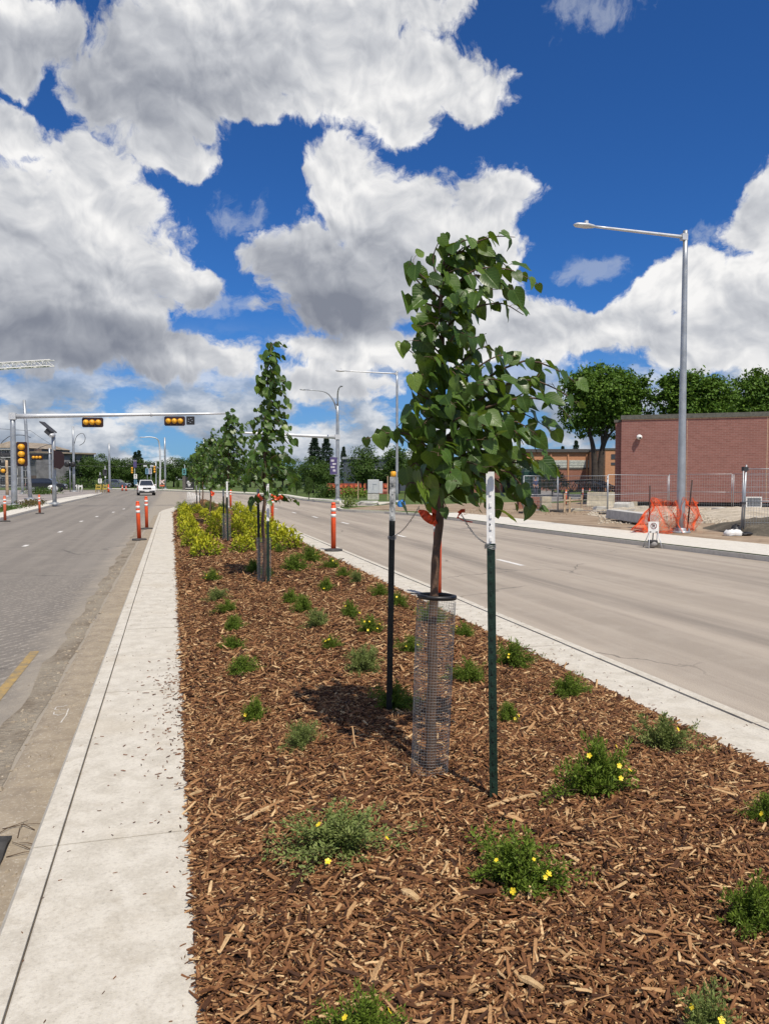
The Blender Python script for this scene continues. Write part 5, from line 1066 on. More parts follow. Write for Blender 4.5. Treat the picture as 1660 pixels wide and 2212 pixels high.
elm(1290, 68, 787, 'large vase shaped elm with two forking trunks left of the brick building', [(1300, 845, 70, 48), (1262, 835, 45, 38), (1345, 840, 50, 42), (1385, 850, 32, 34), (1250, 885, 40, 42), (1340, 895, 45, 35), (1378, 890, 30, 24), (1300, 885, 50, 40), (1268, 925, 30, 24), (1320, 930, 26, 22), (1300, 812, 40, 24), (1395, 815, 18, 20), (1235, 905, 26, 26)], 22000, .25,
    [([(1284, 1060, 0), (1283, 1000, 0), (1278, 955, 0), (1262, 905, 0)], .34, .12), ([(1292, 1060, 0), (1296, 1000, 0), (1304, 950, 0), (1322, 890, 0)], .34, .12), ([(1300, 1000, .3), (1300, 960, 0), (1295, 900, 0)], .18, .08), ([(1297, 985, 0), (1312, 945, 0), (1345, 905, 0)], .16, .06)], 5)
elm(1480, 66, 795, 'wide elm crown above the left half of the brick building', [(1465, 835, 40, 36), (1500, 850, 50, 45), (1445, 870, 28, 30), (1540, 850, 40, 40), (1480, 885, 50, 24), (1530, 885, 46, 24), (1440, 830, 18, 20), (1575, 865, 26, 30)], 15000, .25, [([(1480, 1060, 0), (1482, 960, 0), (1490, 880, 0)], .32, .12), ([(1484, 960, 0), (1520, 890, 0)], .16, .07), ([(1481, 955, 0), (1455, 885, 0)], .16, .07)], 6)
elm(1620, 70, 800, 'leafy elm crown behind the right part of the brick building', [(1610, 850, 44, 40), (1650, 840, 40, 42), (1690, 860, 50, 44), (1600, 885, 40, 26), (1640, 890, 50, 26), (1645, 812, 22, 20), (1740, 880, 40, 34)], 15000, .25, [([(1635, 1060, 0), (1635, 960, 0), (1630, 880, 0)], .32, .12), ([(1635, 950, 0), (1670, 885, 0)], .16, .07)], 7)
def hedge(name, label, pts, wid, h, seed, mat='far_leaf', n=900, cat='hedge'):
    r = np.random.default_rng(seed); pts = [Vector(p) for p in pts]; base = pts[0]; t = thing(name, label, cat, base); s = r.uniform(0, len(pts) - 1 - 1e-6, n); k = s.astype(int); f = s - k
    P3 = np.array([tuple(p) for p in pts]); B = P3[k] * (1 - f)[:, None] + P3[k + 1] * f[:, None] + np.stack([r.normal(0, wid / 2.5, n), r.normal(0, wid / 2.5, n), np.abs(r.uniform(0, h, n)) * (1 + .3 * np.sin(s * 9))], 1)
    A_ = r.normal(0, .6, (n, 3)) + np.array([0, 0, .6]); N_ = np.array([0, 0, 1.0]) + r.normal(0, .6, (n, 3)); L = r.uniform(.08, .2, n) * (h / .5) ** .5
    V, F = lozenges(B, A_, N_, L, L * .6); npmesh('foliage', V - np.array(base), F, M[mat], t, tint=np.repeat(np.clip(r.beta(2, 2, n), 0, 1), 4))
    b = MB()
    for q in pts: b.tube([q, q + Vector((0, 0, h * .7))], .015, 4)
    b.build('stems', M['stem'], t)
M['brown_hedge'] = leafmat('brownish_hedge_leaf', (.05, .045, .015), (.14, .10, .035), .15)
hedge('low_hedge', 'low brownish shrub hedge behind the left kerb', [A(47, 43.5), A(68, 46), A(90, 49)], .55, .3, 3, 'brown_hedge', 700)
hedge('low_hedge', 'green grass tuft bed at the left picture edge behind the post', [A(-20, 38), A(10, 40), A(33, 42)], .8, .2, 4, 'far_leaf', 700)
hedge('low_hedge', 'low dark hedge on the grass left of the banner lamp pole', [A(690, 66), A(705, 66), A(722, 66)], .9, .9, 5)
hedge('low_hedge', 'low bright green hedge on the grass left of the utility cabinet', [A(740, 66), A(760, 66), A(786, 67)], .9, .75, 6, 'potentilla')
hedge('weedy_shrub', 'small grey green weed clump in the dirt by the side entrance', [A(750, 43.5), A(758, 44)], .5, .5, 7, 'potentilla_grey', 260, 'shrub')
hedge('low_hedge', 'green bed below the dark car on the left', [A(75, 80), A(95, 80), A(112, 82)], 1.6, .6, 8, 'far_leaf', 900)
hedge('far_hedge', 'dark hedge under the tree belt on the left of the white car', [A(120, 133), A(180, 130), A(240, 130)], 2, 1.6, 9, 'far_leaf', 1500)
hedge('far_hedge', 'dark hedge under the tree belt between signals and crossing sign', [A(322, 135), A(340, 134)], 2, 1.6, 10, 'far_leaf', 900)

# ------------------------------------------------------------------ street lamps, signals, poles
def flange(b, base, r, h=.05):
    b.lathe(base, [(r * 2.3, 0), (r * 2.3, h), (r * 1.3, h + .01), (r * 1.25, h * 3)], 12)
    for k in range(4):
        a = k * math.pi / 2 + .78; b.box((base[0] + math.cos(a) * r * 1.9, base[1] + math.sin(a) * r * 1.9, base[2] + h + .04), (.04, .04, .09))
def luminaire(b, p, d, s=1.0):
    d = Vector(d).normalized(); k = len(b.v); b.tube([p, p + d * .10 * s, p + d * .3 * s, p + d * .6 * s, p + d * .70 * s], [.04 * s, .09 * s, .14 * s, .12 * s, .03 * s], 10)
    b.v[k:] = [(q[0], q[1], p.z + (q[2] - p.z) * .5) for q in b.v[k:]]
def lamp_straight(base, H, L, label, r=.125):
    t = thing('street_lamp', label, 'street lamp', base); b = MB(); flange(b, base, r); n = 12
    b.tube([base + Vector((0, 0, H * i / n)) for i in range(n + 1)], [r - (r - .068) * i / n for i in range(n + 1)], 14); b.tube([base + Vector((0, 0, H - .05)), base + Vector((0, 0, H + .16))], .07, 10)
    b.box(base + Vector((0, 0, .55)), (.16, .02, .3)); b.build('pole', M['galv'], t)
    b = MB(); s = base + Vector((0, 0, H - .03)); d = Vector((-1, 0, 0)); b.tube([s + d * L * i / 8 + Vector((0, 0, .05 * i / 8)) for i in range(9)], [.05 - .015 * i / 8 for i in range(9)], 10); b.box(s + d * .05, (.18, .14, .18)); b.build('arm', M['galv_light'], t)
    b = MB(); luminaire(b, s + d * L + Vector((0, 0, .05)), d); b.box(s + d * (L + .3) + Vector((0, 0, .15)), (.08, .08, .08)); b.build('lamp_head', M['galv_light'], t); return t
lb_ = G(1469, 1151); lamp_straight(lb_, P(1480, 510, depth(lb_)).z, 2.95, 'tall grey street lamp on the right beside the orange netting')
lb_ = A(857, 53); lamp_straight(lb_, P(857, 806, 53).z, 3.6, 'street lamp with flat straight arm just left of the nearest tree', .11)
# lamp with banner and a traffic mast arm
B2 = A(729, 57.5); t = thing('mast_arm_lamp', 'grey lamp pole with purple banner, curved double arms and traffic mast arm', 'street lamp', B2); H2 = P(729, 872, 57.5).z; b = MB(); flange(b, B2, .15)
b.tube([B2 + Vector((0, 0, H2 * i / 8)) for i in range(9)], [.17 - .07 * i / 8 for i in range(9)], 12); b.box(B2 + Vector((-.1, -.1, 1.5)), (.25, .25, .55)); b.build('pole', M['galv'], t)
top = B2 + Vector((0, 0, H2))
for pts in ([(727, 885, 57.5), (718, 862, 57.3), (700, 846, 57), (663, 842, 56.5)], [(729, 880, 57.5), (729, 850, 57), (732, 838, 55.5), (736, 835, 54)]):
    b = MB(); cp = curve_pts([P(*p) for p in pts], 10); b.tube(cp, [.06 - .025 * i / 10 for i in range(11)], 8); luminaire(b, cp[-1], cp[-1] - cp[-2], .8); b.build('arm', M['galv'], t)
b = MB(); s = P(728, 944, 57.5); e = s + Vector((-8.3, 0, .25)); b.tube([s.lerp(e, i / 8) for i in range(9)], [.15 - .09 * i / 8 for i in range(9)], 12); b.box(s, (.36, .36, .36)); b.build('mast_arm', M['galv_light'], t)
def banner(p, w, h, cols, par=None, name='banner', label=None, marks=True):
    """small cloth banner hung on a pole with two short brackets"""
    t = thing(name, label, 'banner', p) if par is None else par; b = MB(); R = RT; b.box(p, (w, .03, h), -math.radians(YAW)); b.build('cloth', cols[0], t)
    if marks:
        b = MB()
        for k, (dx, dz, ww, hh) in enumerate(((-.12, .30, .45, .12), (.1, .10, .5, .10), (-.1, -.08, .55, .1), (.12, -.28, .4, .12))): b.box(p + R * dx * w - FW * .02 + Vector((0, 0, dz * h)), (ww * w, .012, hh * h), -math.radians(YAW))
        b.build('lettering', cols[1], t)
    b = MB()
    for s in (-1, 1): b.tube([p + Vector((0, 0, s * h * .5)) - R * w * .5, p + Vector((0, 0, s * h * .5)) + R * w * .7], .02, 6)
    b.build('bracket', M['galv'], t); return t
M['purple'] = pm('purple_cloth', (0.09, 0.07, 0.20), .7); M['pale_mark'] = pm('pale_banner_print', (.62, .60, .66), .7); M['teal'] = pm('teal_cloth', (.10, .30, .31), .7); M['blue_cloth'] = pm('light_blue_cloth', (.18, .36, .50), .7)
banner(P(720, 1006, 57.3), .52, 1.28, (M['purple'], M['pale_mark']), label='purple banner with white lettering on the mast arm lamp pole')
def signal(c, horiz, label, n=3, s=.30, back=(.14, .12), board='maroon', lens='yellow', grp=None):
    """traffic light facing the viewer; lamps under yellow hoods"""
    t = thing('traffic_light', label, 'traffic light', c, group=grp); L = n * s * 1.12; ax = RT if horiz else Vector((0, 0, 1)); ox = Vector((0, 0, 1)) if horiz else RT; Mx = Matrix((RT, FW, Vector((0, 0, 1)))).transposed()
    w, h = (L + back[0] * 2, s * 1.1 + back[1] * 2) if horiz else (s * 1.1 + back[1] * 2, L + back[0] * 2); b = MB(); k = .07
    b.slab(Matrix.Translation(c) @ Mx.to_4x4(), [(-w / 2 + k, -h / 2), (w / 2 - k, -h / 2), (w / 2, -h / 2 + k), (w / 2, h / 2 - k), (w / 2 - k, h / 2), (-w / 2 + k, h / 2), (-w / 2, h / 2 - k), (-w / 2, -h / 2 + k)], .03); b.build('backboard', M[board], t)
    for i in range(n):
        p = c + ax * (i - (n - 1) / 2) * s * 1.12 - FW * .10; b = MB(); r_ = s * .46; vs = []
        for q, (rr, dd) in enumerate(((r_ * 1.05, .09), (r_ * 1.05, -.02), (r_ * .96, -.10), (r_ * .55, -.15), (.02, -.165))):
            for k2 in range(14):
                a = 2 * math.pi * k2 / 14; vs.append(p + RT * math.cos(a) * rr + Vector((0, 0, 1)) * math.sin(a) * rr + FW * dd)
        b.add(vs, [(q * 14 + k2, q * 14 + (k2 + 1) % 14, (q + 1) * 14 + (k2 + 1) % 14, (q + 1) * 14 + k2) for q in range(4) for k2 in range(14)], True); b.build('hooded_lamp', M[lens], t)
    return t
g_ = A(30, 45.5); t = thing('traffic_gantry', 'tall grey signal mast with a long arm over the left carriageway', 'signal mast', g_); Hg = P(28, 893, 45.5).z; b = MB(); flange(b, g_, .2); b.tube([g_ + Vector((0, 0, Hg * i / 6)) for i in range(7)], [.17 - .025 * i / 6 for i in range(7)], 14); b.build('pole', M['galv'], t)
s_ = Vector((g_.x + .2, g_.y, P(36, 899, 45.5).z)); e_ = s_ + Vector((12.1, 0, 0)); De = depth(e_); e_.z = P(462, 893, De).z; b = MB(); b.tube([s_.lerp(e_, i / 10) for i in range(11)], [.145 - .085 * i / 10 for i in range(11)], 12); b.box(s_ - Vector((.2, 0, 0)), (.38, .38, .4)); q_ = s_.lerp(e_, .63); b.tube([q_ - Vector((.06, 0, 0)), q_ + Vector((.06, 0, 0))], .13, 10); b.build('arm', M['galv_light'], t)
b = MB(); b.box(g_ + Vector((0, -.1, .04)), (1.9, 1.1, .08)); b.build('footing', M['concrete_grey'], t)
def on_arm(px, drop):
    f = min(max((px - 36) / 426.0, 0), 1)
    for _ in range(5):
        p = s_.lerp(e_, f); f += (px - (830 + 1660 * (p - CAM).dot(RT) / depth(p))) / 426.0 * .98
    return s_.lerp(e_, f) - Vector((0, 0, drop)) - FW * .1
for px, lab in ((204, 'horizontal three lamp yellow traffic light under the middle of the gantry arm'), (380, 'horizontal three lamp yellow traffic light near the tip of the gantry arm')):
    c = on_arm(px, .44); signal(c, True, lab, 3, .33, (.09, .11), grp='horizontal traffic lights on the gantry'); 
c = on_arm(414, .42); t = thing('blank_signal', 'square black unlit signal box at the tip of the gantry arm', 'signal', c); b = MB(); b.box(c, (.5, .12, .52), -math.radians(YAW)); b.build('housing', M['black'], t, bevel=.03); b = MB()
for a in range(5): b.box(c - FW * .07 + RT * .12 * math.cos(a * 1.2) + Vector((0, 0, .12 * math.sin(a * 1.2))), (.07, .02, .05), -math.radians(YAW))
b.build('lens_marks', M['galv'], t)
signal(P(47.5, 981, 45), False, 'vertical three lamp yellow traffic light on the left signal mast', 3, .37, (.09, .12))
def pole(px, yb, yt, r0, r1, label, D=None, name='catenary_pole', grp='grey poles at the tram crossing', mat='galv', lean=0):
    if r0 > .15: r0, r1 = r0 * .70, r1 * .72
    base = A(px, D) if D else G(px, yb); D = depth(base); H = P(px, yt, D).z; t = thing(name, label, 'pole', base, group=grp); b = MB(); tp = base + Vector((0, 0, H)) + RT * lean
    b.tube([base.lerp(tp, i / 4) for i in range(5)], [r0 + (r1 - r0) * i / 4 for i in range(5)], 10); b.build('shaft', M[mat], t); b = MB(); flange(b, base, r0 * 1.1); b.build('base_plate', M['galv'], t); return t, base, H
C1 = pole(66, 1079, 864, .21, .15, 'tallest grey catenary pole, right of the left signal mast', lean=-.35)
C2 = pole(160, 1062, 921, .26, .18, 'grey catenary pole with a wire loop, centre left')
C3 = pole(237, 1057, 957, .27, .2, 'grey catenary pole left of the purple banner at the crossing')
C4 = pole(357, 1056, 945, .25, .2, 'thick grey catenary pole right of the crossing sign')
C5 = pole(108, 0, 968, .24, .17, 'grey catenary pole behind the dark car', D=105)
C6 = pole(441, 0, 948, .22, .16, 'distant catenary pole top showing above the small staked trees', D=130)
C7 = pole(48, 0, 960, .2, .16, 'grey pole between signal mast and tallest catenary pole', D=85)
pole(116, 0, 995, .08, .07, 'thin wooden utility pole behind the dark car, left of two', D=170, mat='wood'); pole(125, 0, 996, .08, .07, 'thin wooden utility pole behind the dark car, right of two', D=170, mat='wood')
pole(15, 0, 994, .14, .12, 'short tan post at the left picture edge before the apartments', D=70, mat='wood', name='tan_post')
t5, b5, h5 = pole(117, 1090, 934, .13, .12, 'signal pole with a dark tilted panel and camera on top', D=48.5, name='camera_pole', grp=None)
b = MB(); c = P(104, 926, 48.5); Mx = Matrix((RT, FW, Vector((0, 0, 1)))).transposed() @ Matrix.Rotation(math.radians(-42), 3, 'Y').inverted()
b.box(c + Vector((0, 0, .1)), (1.0, .75, .06), M=Matrix((RT, FW, Vector((0, 0, 1)))).transposed() @ Matrix.Rotation(math.radians(40), 3, 'Y')); b.box(P(107, 934, 48.4), (.45, .4, .32), M=Matrix((RT, FW, Vector((0, 0, 1)))).transposed() @ Matrix.Rotation(math.radians(40), 3, 'Y')); b.build('tilted_panel', M['dark'], t5)
b = MB(); b.tube([P(116, 940, 48.4), P(112, 940, 48.2), P(109, 942, 48)], [.13, .13, .1], 10); b.build('camera', M['galv_light'], t5)
c = P(124, 992, 48.3); t = thing('sign_back', 'dark maroon hexagonal sign seen from behind on the camera pole', 'sign', c); b = MB(); b.slab(Matrix.Translation(c) @ Matrix((RT * .35 + FW * .94, RT * .94 - FW * .35, Vector((0, 0, 1)))).transposed().to_4x4(), [(-.3, -.5), (.2, -.62), (.55, -.35), (.55, .3), (.3, .5), (-.3, .55)], .05); b.build('plate', M['maroon'], t); b = MB(); b.box(c - RT * .17, (.08, .08, 1.2)); b.build('bracket', M['wood'], t)
# overhead wires
def wire(a, c, sag, r, label, grp='thin overhead tram wires'):
    t = thing('overhead_wire', label, 'wire', a, group=grp); b = MB(); b.tube([Vector(a).lerp(Vector(c), i / 14) - Vector((0, 0, sag * 4 * (i / 14) * (1 - i / 14))) for i in range(15)], r, 4); b.build('cable', M['dark'], t)
WL = 'thin dark overhead wire strung across the left background'
for (p, q, sg, r) in [((-60, 1000, 110), (560, 1012, 120), .1, .018), ((-60, 985, 95), (150, 1006, 98), .1, .016), ((-60, 920, 62), (66, 930, 62), .05, .014), ((-60, 968, 60), (116, 980, 100), .2, .014), ((66, 930, 62), (160, 980, 100), .3, .014), ((160, 985, 100), (237, 1002, 122), .3, .014), ((66, 975, 62), (-60, 985, 45), .1, .014), ((237, 990, 122), (357, 985, 126), .15, .014), ((357, 998, 126), (560, 996, 130), .15, .016), ((-60, 985, 90), (240, 1010, 130), .1, .014)]: wire(P(*p), P(*q), sg, r, WL)
def cable_loop(pts, r, label, closed=False):
    t = thing('cable_loop', label, 'cable', pts[0], group='loops of spare cable on the catenary poles'); b = MB(); b.tube(curve_pts(pts, 28), r, 5); b.build('cable', M['dark'], t)
cable_loop([P(160, 960, 99.6), P(166, 942, 99.5), P(178, 936, 99.5), P(184, 945, 99.5), P(181, 956, 99.5), P(172, 962, 99.5)], .035, 'big curl of black cable hanging on the centre left catenary pole')
cable_loop([P(66, 945, 61.8), P(50, 940, 61), P(25, 941, 60), P(10, 950, 59), P(2, 958, 58)], .028, 'arched black cable reaching left from the tallest catenary pole')
cable_loop([P(76, 972, 70), P(88, 966, 75), P(103, 961, 80), P(116, 960, 85)], .03, 'arched cable between tallest pole and camera pole')
cable_loop([P(0, 975, 60), P(6, 985, 60), P(16, 986, 60), P(22, 978, 60)], .03, 'sagging cable loop before the apartment gable')
# curved arm lamp and small signals around the crossing
b0 = A(345, 125); t = thing('curved_arm_lamp', 'pale lamp post with arm curving left over the crossing', 'street lamp', b0); b = MB(); b.tube(curve_pts([b0, P(346, 1000, 125), P(344, 960, 125), P(339, 948, 124.5), P(325, 944, 124), P(310, 944.5, 123.5)], 22), [float(np.interp(i, [0, 22], [.16, .07])) for i in range(23)], 8); b.build('pole', M['galv_light'], t); b = MB(); luminaire(b, P(312, 944.5, 123.5), -RT, 1.2); b.build('lamp_head', M['galv_light'], t)
pole(337, 0, 998, .11, .1, 'thin signal pole left of the crossing sign', D=122, name='signal_pole', grp=None); c = P(334, 1014, 121.8); signal(c, False, 'yellow traffic light on the thin pole left of the crossing sign', 3, .34, (.02, .02))
wire(P(335, 1001, 122), P(272, 1004, 121), 0, .06, 'slim mast arm reaching left from the thin signal pole', None)
for px in (313.5, 328): c = P(px, 1006.5, 121.5); t = thing('traffic_light', 'small pale horizontal signal under the far mast arm', 'traffic light', c, group='small far signals under the far mast arm'); b = MB(); b.box(c, (.55, .2, .28), -math.radians(YAW)); b.build('housing', M['galv_light'], t, bevel=.04)
c = A(350, 115); t = thing('crossing_sign', 'red and white railway crossbuck sign beside the thick pole', 'sign', c); b = MB(); b.tube([c, c + Vector((0, 0, 1.5))], .05, 8); b.build('post', M['galv'], t); p = P(350, 1041, 114.9)
for s in (1, -1):
    R_ = Matrix((RT, FW, Vector((0, 0, 1)))).transposed() @ Matrix.Rotation(s * .72, 3, 'Y'); b = MB(); b.box(p - FW * (.02 * (s + 2)), (1.0, .015, .17), M=R_); b.build('board', M['orange_faded'], t); b = MB(); b.box(p - FW * (.02 * (s + 2) + .010), (.96, .008, .11), M=R_); b.build('white_face', M['white'], t)
b = MB(); b.box(p - Vector((0, 0, .55)) - FW * .02, (.7, .02, .2), -math.radians(YAW)); b.build('lower_plate', M['orange_faded'], t)
c = A(151, 98); t = thing('crossing_signal', 'pair of round black crossing lights on a thin post', 'signal', c); b = MB(); b.tube([c, P(151, 998, 98)], .075, 8); b.build('post', M['galv'], t)
for dx in (-6, 6):
    q = P(151 + dx, 1003, 97.8); b = MB(); b.tube([q + FW * .1, q - FW * .1, q - FW * .3], [.36, .36, .2], 12); b.build('round_lamp', M['black'], t)
def sign_on_post(px, D, ys, label, plates, cat='sign', name='road_sign', postm='galv', pr=.045):
    c = A(px, D); t = thing(name, label, cat, c); b = MB(); b.tube([c, P(px, ys, D)], pr, 8); b.build('post', M[postm], t)
    for (x0, y0, x1, y1, mat, marks) in plates:
        p = P((x0 + x1) / 2, (y0 + y1) / 2, D - .12); w, h = (x1 - x0) * D / 1660, (y1 - y0) * D / 1660; b = MB(); b.box(p, (w, .03, h), -math.radians(YAW)); pl = b.build('plate', M[mat], t)
        if marks:
            b = MB()
            for (mx, mzz, mw, mh) in marks: b.box(p - FW * .02 + RT * mx * w + Vector((0, 0, mzz * h)), (mw * w, .014, mh * h), -math.radians(YAW)); 
            b.build('print', M['black'] if mat != 'black' else M['white'], t)
    return t
UP = [(0, -.08, .14, .5), (0, .22, .34, .14), (0, .33, .2, .1)]; TX = [(0, .3, .6, .1), (0, .1, .7, .08), (0, -.12, .6, .08), (0, -.3, .4, .08)]
sign_on_post(216, 100, 1020, 'white sign with a black arrow on a thin post, left of the yellow barricades', [(212, 1034, 220, 1044, 'white', UP), (213, 1026, 219, 1031, 'black', None)])
sign_on_post(227, 99, 1006, 'dark small signal with pale box on a post behind the yellow barricades', [(222, 1014, 231, 1027, 'dark', None), (225, 1013, 230, 1022, 'galv_light', [(0, -.2, .5, .3)]), (226, 1029, 229, 1032, 'white', None)], 'signal', 'signal_post')
sign_on_post(291, 118, 998, 'purple pole banner above two white notice plates at the crossing', [(288, 993, 295, 1010, 'purple', None), (288.5, 994, 294.5, 997, 'pale_mark', None), (289, 1024, 296, 1034, 'white', UP), (289.5, 1036, 296, 1046, 'blue_cloth', TX)])
signal(P(285.5, 1016, 118), False, 'small yellow traffic light left of the purple pole banner', 3, .3, (.02, .02))
sign_on_post(318, 112, 1008, 'slim pole with a light blue banner left of the white car', [(314, 1012, 321, 1024, 'blue_cloth', TX)], 'banner', 'banner_pole')
sign_on_post(326, 113, 1008, 'slim pole with a pale lilac banner just left of the white car roof', [(321, 1012, 328, 1024, 'pale_mark', TX)], 'banner', 'banner_pole')
sign_on_post(399, 112, 1005, 'teal banner on a thin pole above the black notice board', [(393.5, 1012, 402, 1026, 'teal', [(0, .2, .5, .15), (0, -.1, .4, .3)])], 'banner', 'banner_pole')
M['signgrey'] = pm('grey_brown_pylon', (.12, .11, .10), .8)
c = A(406, 112); t = thing('notice_board', 'black notice board with white lettering left of the small trees', 'notice board', c); b = MB(); p0 = P(407, 1045, 112); b.box(Vector((p0.x, p0.y, .95)), (1.6, .3, 1.9), -math.radians(YAW)); b.build('board', M['black'], t); b = MB(); b.box(P(398, 1044, 112), (.45, .35, 2.1), -math.radians(YAW)); b.build('side_pillar', M['signgrey'], t); b = MB()
for (dx, dz, w, h) in ((.05, .35, .5, .12), (.1, .12, .7, .12), (.15, -.1, .5, .12), (.1, -.3, .35, .1), (.1, -.66, 1.1, .07)): b.box(P(407, 1045, 111.8) + RT * dx + Vector((0, 0, dz)), (w, .02, h), -math.radians(YAW))
b.build('lettering', M['white'], t); b = MB(); b.box(P(407, 1035, 112), (1.4, .25, .35), -math.radians(YAW)); b.build('pale_top', M['galv_light'], t)
def abarrier(px, D, wpx, label, mat, hgt=.95, rails=2):
    c = A(px, D); t = thing('folding_barricade', label, 'barricade', c, group='folding barricades at the crossing'); w = wpx * D / 1660
    for s in (-1, 1):
        b = MB(); p = c + RT * s * w * .42
        for q in (-1, 1): b.tube([p + FW * .28 * q, p + Vector((0, 0, hgt))], .035, 5)
        b.build('leg', M[mat], t)
    for k in range(rails):
        b = MB(); b.box(c + Vector((0, 0, hgt * (.82 - .36 * k))) - FW * (.09 + .09 * k), (w, .03, .2), -math.radians(YAW)); b.build('rail', M[mat], t)
M['yellow_barrier'] = pm('dull_yellow_barrier', (.50, .38, .07), .6); M['far_white'] = M['galv_light']
abarrier(213, 92, 12, 'dull yellow folding barricade, left of two on the track paving', 'yellow_barrier', 1.0); abarrier(227, 92, 9, 'dull yellow folding barricade next to the orange cone', 'yellow_barrier', 1.0)
abarrier(163, 100, 7, 'white folding barricade left of the centre left pole', 'white', .9, 1); abarrier(173.5, 94, 8, 'white folding barricade at the foot of the crossing lights', 'white', .9, 1)
abarrier(317, 103, 17, 'orange topped barricade with white legs behind the white car', 'orange_faded', 1.0, 1); abarrier(329, 108, 10, 'dark orange barricade beside the banner poles', 'orange_faded', .8, 1)
def cone(px, D, label, h=.75, grp='orange traffic cones'):
    c = A(px, D); t = thing('traffic_cone', label, 'traffic cone', c, group=grp); b = MB(); b.box(c + Vector((0, 0, .02)), (.4, .4, .04)); b.build('base', M['rubber'], t); b = MB(); b.lathe(c, [(.15, .04), (.09, h * .45), (.035, h)], 12); b.build('cone', M['orange'], t); b = MB(); b.lathe(c, [(.098, h * .44), (.066, h * .66)], 12); b.build('reflective_band', M['white_band'], t)
cone(234, 92, 'orange cone right of the yellow barricades', 1.0); cone(112, 88, 'small orange cone in front of the dark car', .7); cone(331.5, 100, 'orange cone immediately left of the white car', .8); cone(264, 105, 'orange cone at the foot of the pole left of the banner', .8); cone(272, 104, 'orange cone under the white notice plates', .7)
# ------------------------------------------------------------------ vehicles
M['paint_white'] = pm('white_car_paint', (.80, .80, .79), .25, 0, .03, 2, coat=.6); M['paint_dark'] = pm('dark_navy_car_paint', (.012, .014, .02), .2, .2, .05, 2, coat=.7); M['paint_blue'] = pm('blue_grey_car_paint', (.12, .14, .20), .25, .2, .05, 2, coat=.6); M['chrome'] = pm('chrome_trim', (.5, .5, .5), .2, 1.0, .03); M['headlight'] = pm('clear_lamp_glass', (.75, .77, .8), .1, 0, .03, coat=.8); M['tyre'] = pm('tyre_rubber', (.018, .018, .018), .85)
def car(pos, rz, paint, label):
    t = thing('parked_car' if paint != 'paint_white' else 'suv', label, 'car', pos, rz, absolute=False); W2 = .95
    def loft(outline_in, outline_out, w_in, w_out, bb):
        n = len(outline_out); rings = [(outline_in, -w_in), (outline_out, -w_out), (outline_out, w_out), (outline_in, w_in)]; vs = [(x, y, z) for o, y in rings for (x, z) in o]; fs = [(r * n + i, r * n + (i + 1) % n, (r + 1) * n + (i + 1) % n, (r + 1) * n + i) for r in range(3) for i in range(n)] + [tuple(range(n - 1, -1, -1)), tuple(range(3 * n, 4 * n))]; bb.add(vs, [f[::-1] for f in fs])
    oo = [(2.05, .28), (2.28, .38), (2.34, .62), (2.28, .88), (2.1, 1.0), (1.1, 1.10), (-2.2, 1.14), (-2.32, .95), (-2.34, .45), (-2.2, .28)]; sh = [(x * .97, .3 + (z - .3) * .96) for x, z in oo]
    b = MB(); loft(sh, oo, W2, W2 - .07, b); b.build('body', M[paint], t, bevel=.03)
    b = MB(); bo = [(1.12, 1.08), (.42, 1.66), (-.2, 1.72), (-1.85, 1.66), (-2.25, 1.1)]; n = 5
    vs = [(x, -(.86 if z < 1.2 else .66), z) for x, z in bo] + [(x, (.86 if z < 1.2 else .66), z) for x, z in bo]; b.add(vs, [(0, 1, 2, 3, 4), (9, 8, 7, 6, 5)] + [((i + 1) % n, i, n + i, n + (i + 1) % n) for i in range(n)]); b.build('roof', M[paint], t, bevel=.03)
    b = MB(); b.add([(1.085, -.76, 1.13), (1.085, .76, 1.13), (.47, .60, 1.635), (.47, -.60, 1.635)], [(0, 1, 2, 3)]); b.v = [(x + .03, y, z + .012) for x, y, z in b.v]; b.build('windscreen', M['glass'], t)
    for s in (-1, 1):
        b = MB(); q = [(.85, .845, 1.16), (.30, .70, 1.60), (-1.75, .70, 1.60), (-2.0, .845, 1.16)]; b.add([(x, s * (y + .012), z) for x, y, z in q], [(0, 1, 2, 3) if s > 0 else (3, 2, 1, 0)]); b.build('side_window', M['glass'], t)
        b = MB(); b.box((.85, s * 1.02, 1.16), (.12, .2, .14)); b.build('mirror', M[paint], t, bevel=.03)
        b = MB(); b.box((2.22, s * .70, .80), (.2, .36, .13)); b.build('headlight', M['headlight'], t, bevel=.03)
        b = MB(); b.box((2.30, s * .72, .48), (.08, .24, .10)); b.build('fog_light', M['black'], t)
        b = MB(); b.box((-2.28, s * .78, .92), (.1, .2, .25)); b.build('tail_light', M['orange_faded'], t)
        for x in (1.42, -1.42):
            b = MB(); pf = [(.25, -.11), (.35, -.10), (.36, 0), (.35, .10), (.25, .11)]; k = 18; vs = [(x + r_ * math.cos(2 * math.pi * i / k), s * .86 + y, .36 + r_ * math.sin(2 * math.pi * i / k)) for r_, y in pf for i in range(k)]; b.add(vs, [(j * k + i, j * k + (i + 1) % k, (j + 1) * k + (i + 1) % k, (j + 1) * k + i) for j in range(4) for i in range(k)], True); wq = b.build('wheel', M['tyre'], t)
            b = MB(); b.tube([(x, s * .80, .36), (x, s * .955, .36)], .24, 14); b.build('rim', M['chrome'], wq)
    b = MB(); b.box((2.31, 0, .78), (.07, .92, .20)); b.build('grille', M['black'], t); b = MB(); b.box((2.34, 0, .80), (.05, .16, .12)); b.build('badge', M['chrome'], t)
    b = MB(); b.box((2.27, 0, .40), (.16, 1.7, .20)); b.build('bumper', M['black'], t, bevel=.02); b = MB(); b.box((2.355, 0, .50), (.015, .5, .13)); b.build('number_plate', M['white'], t); return t
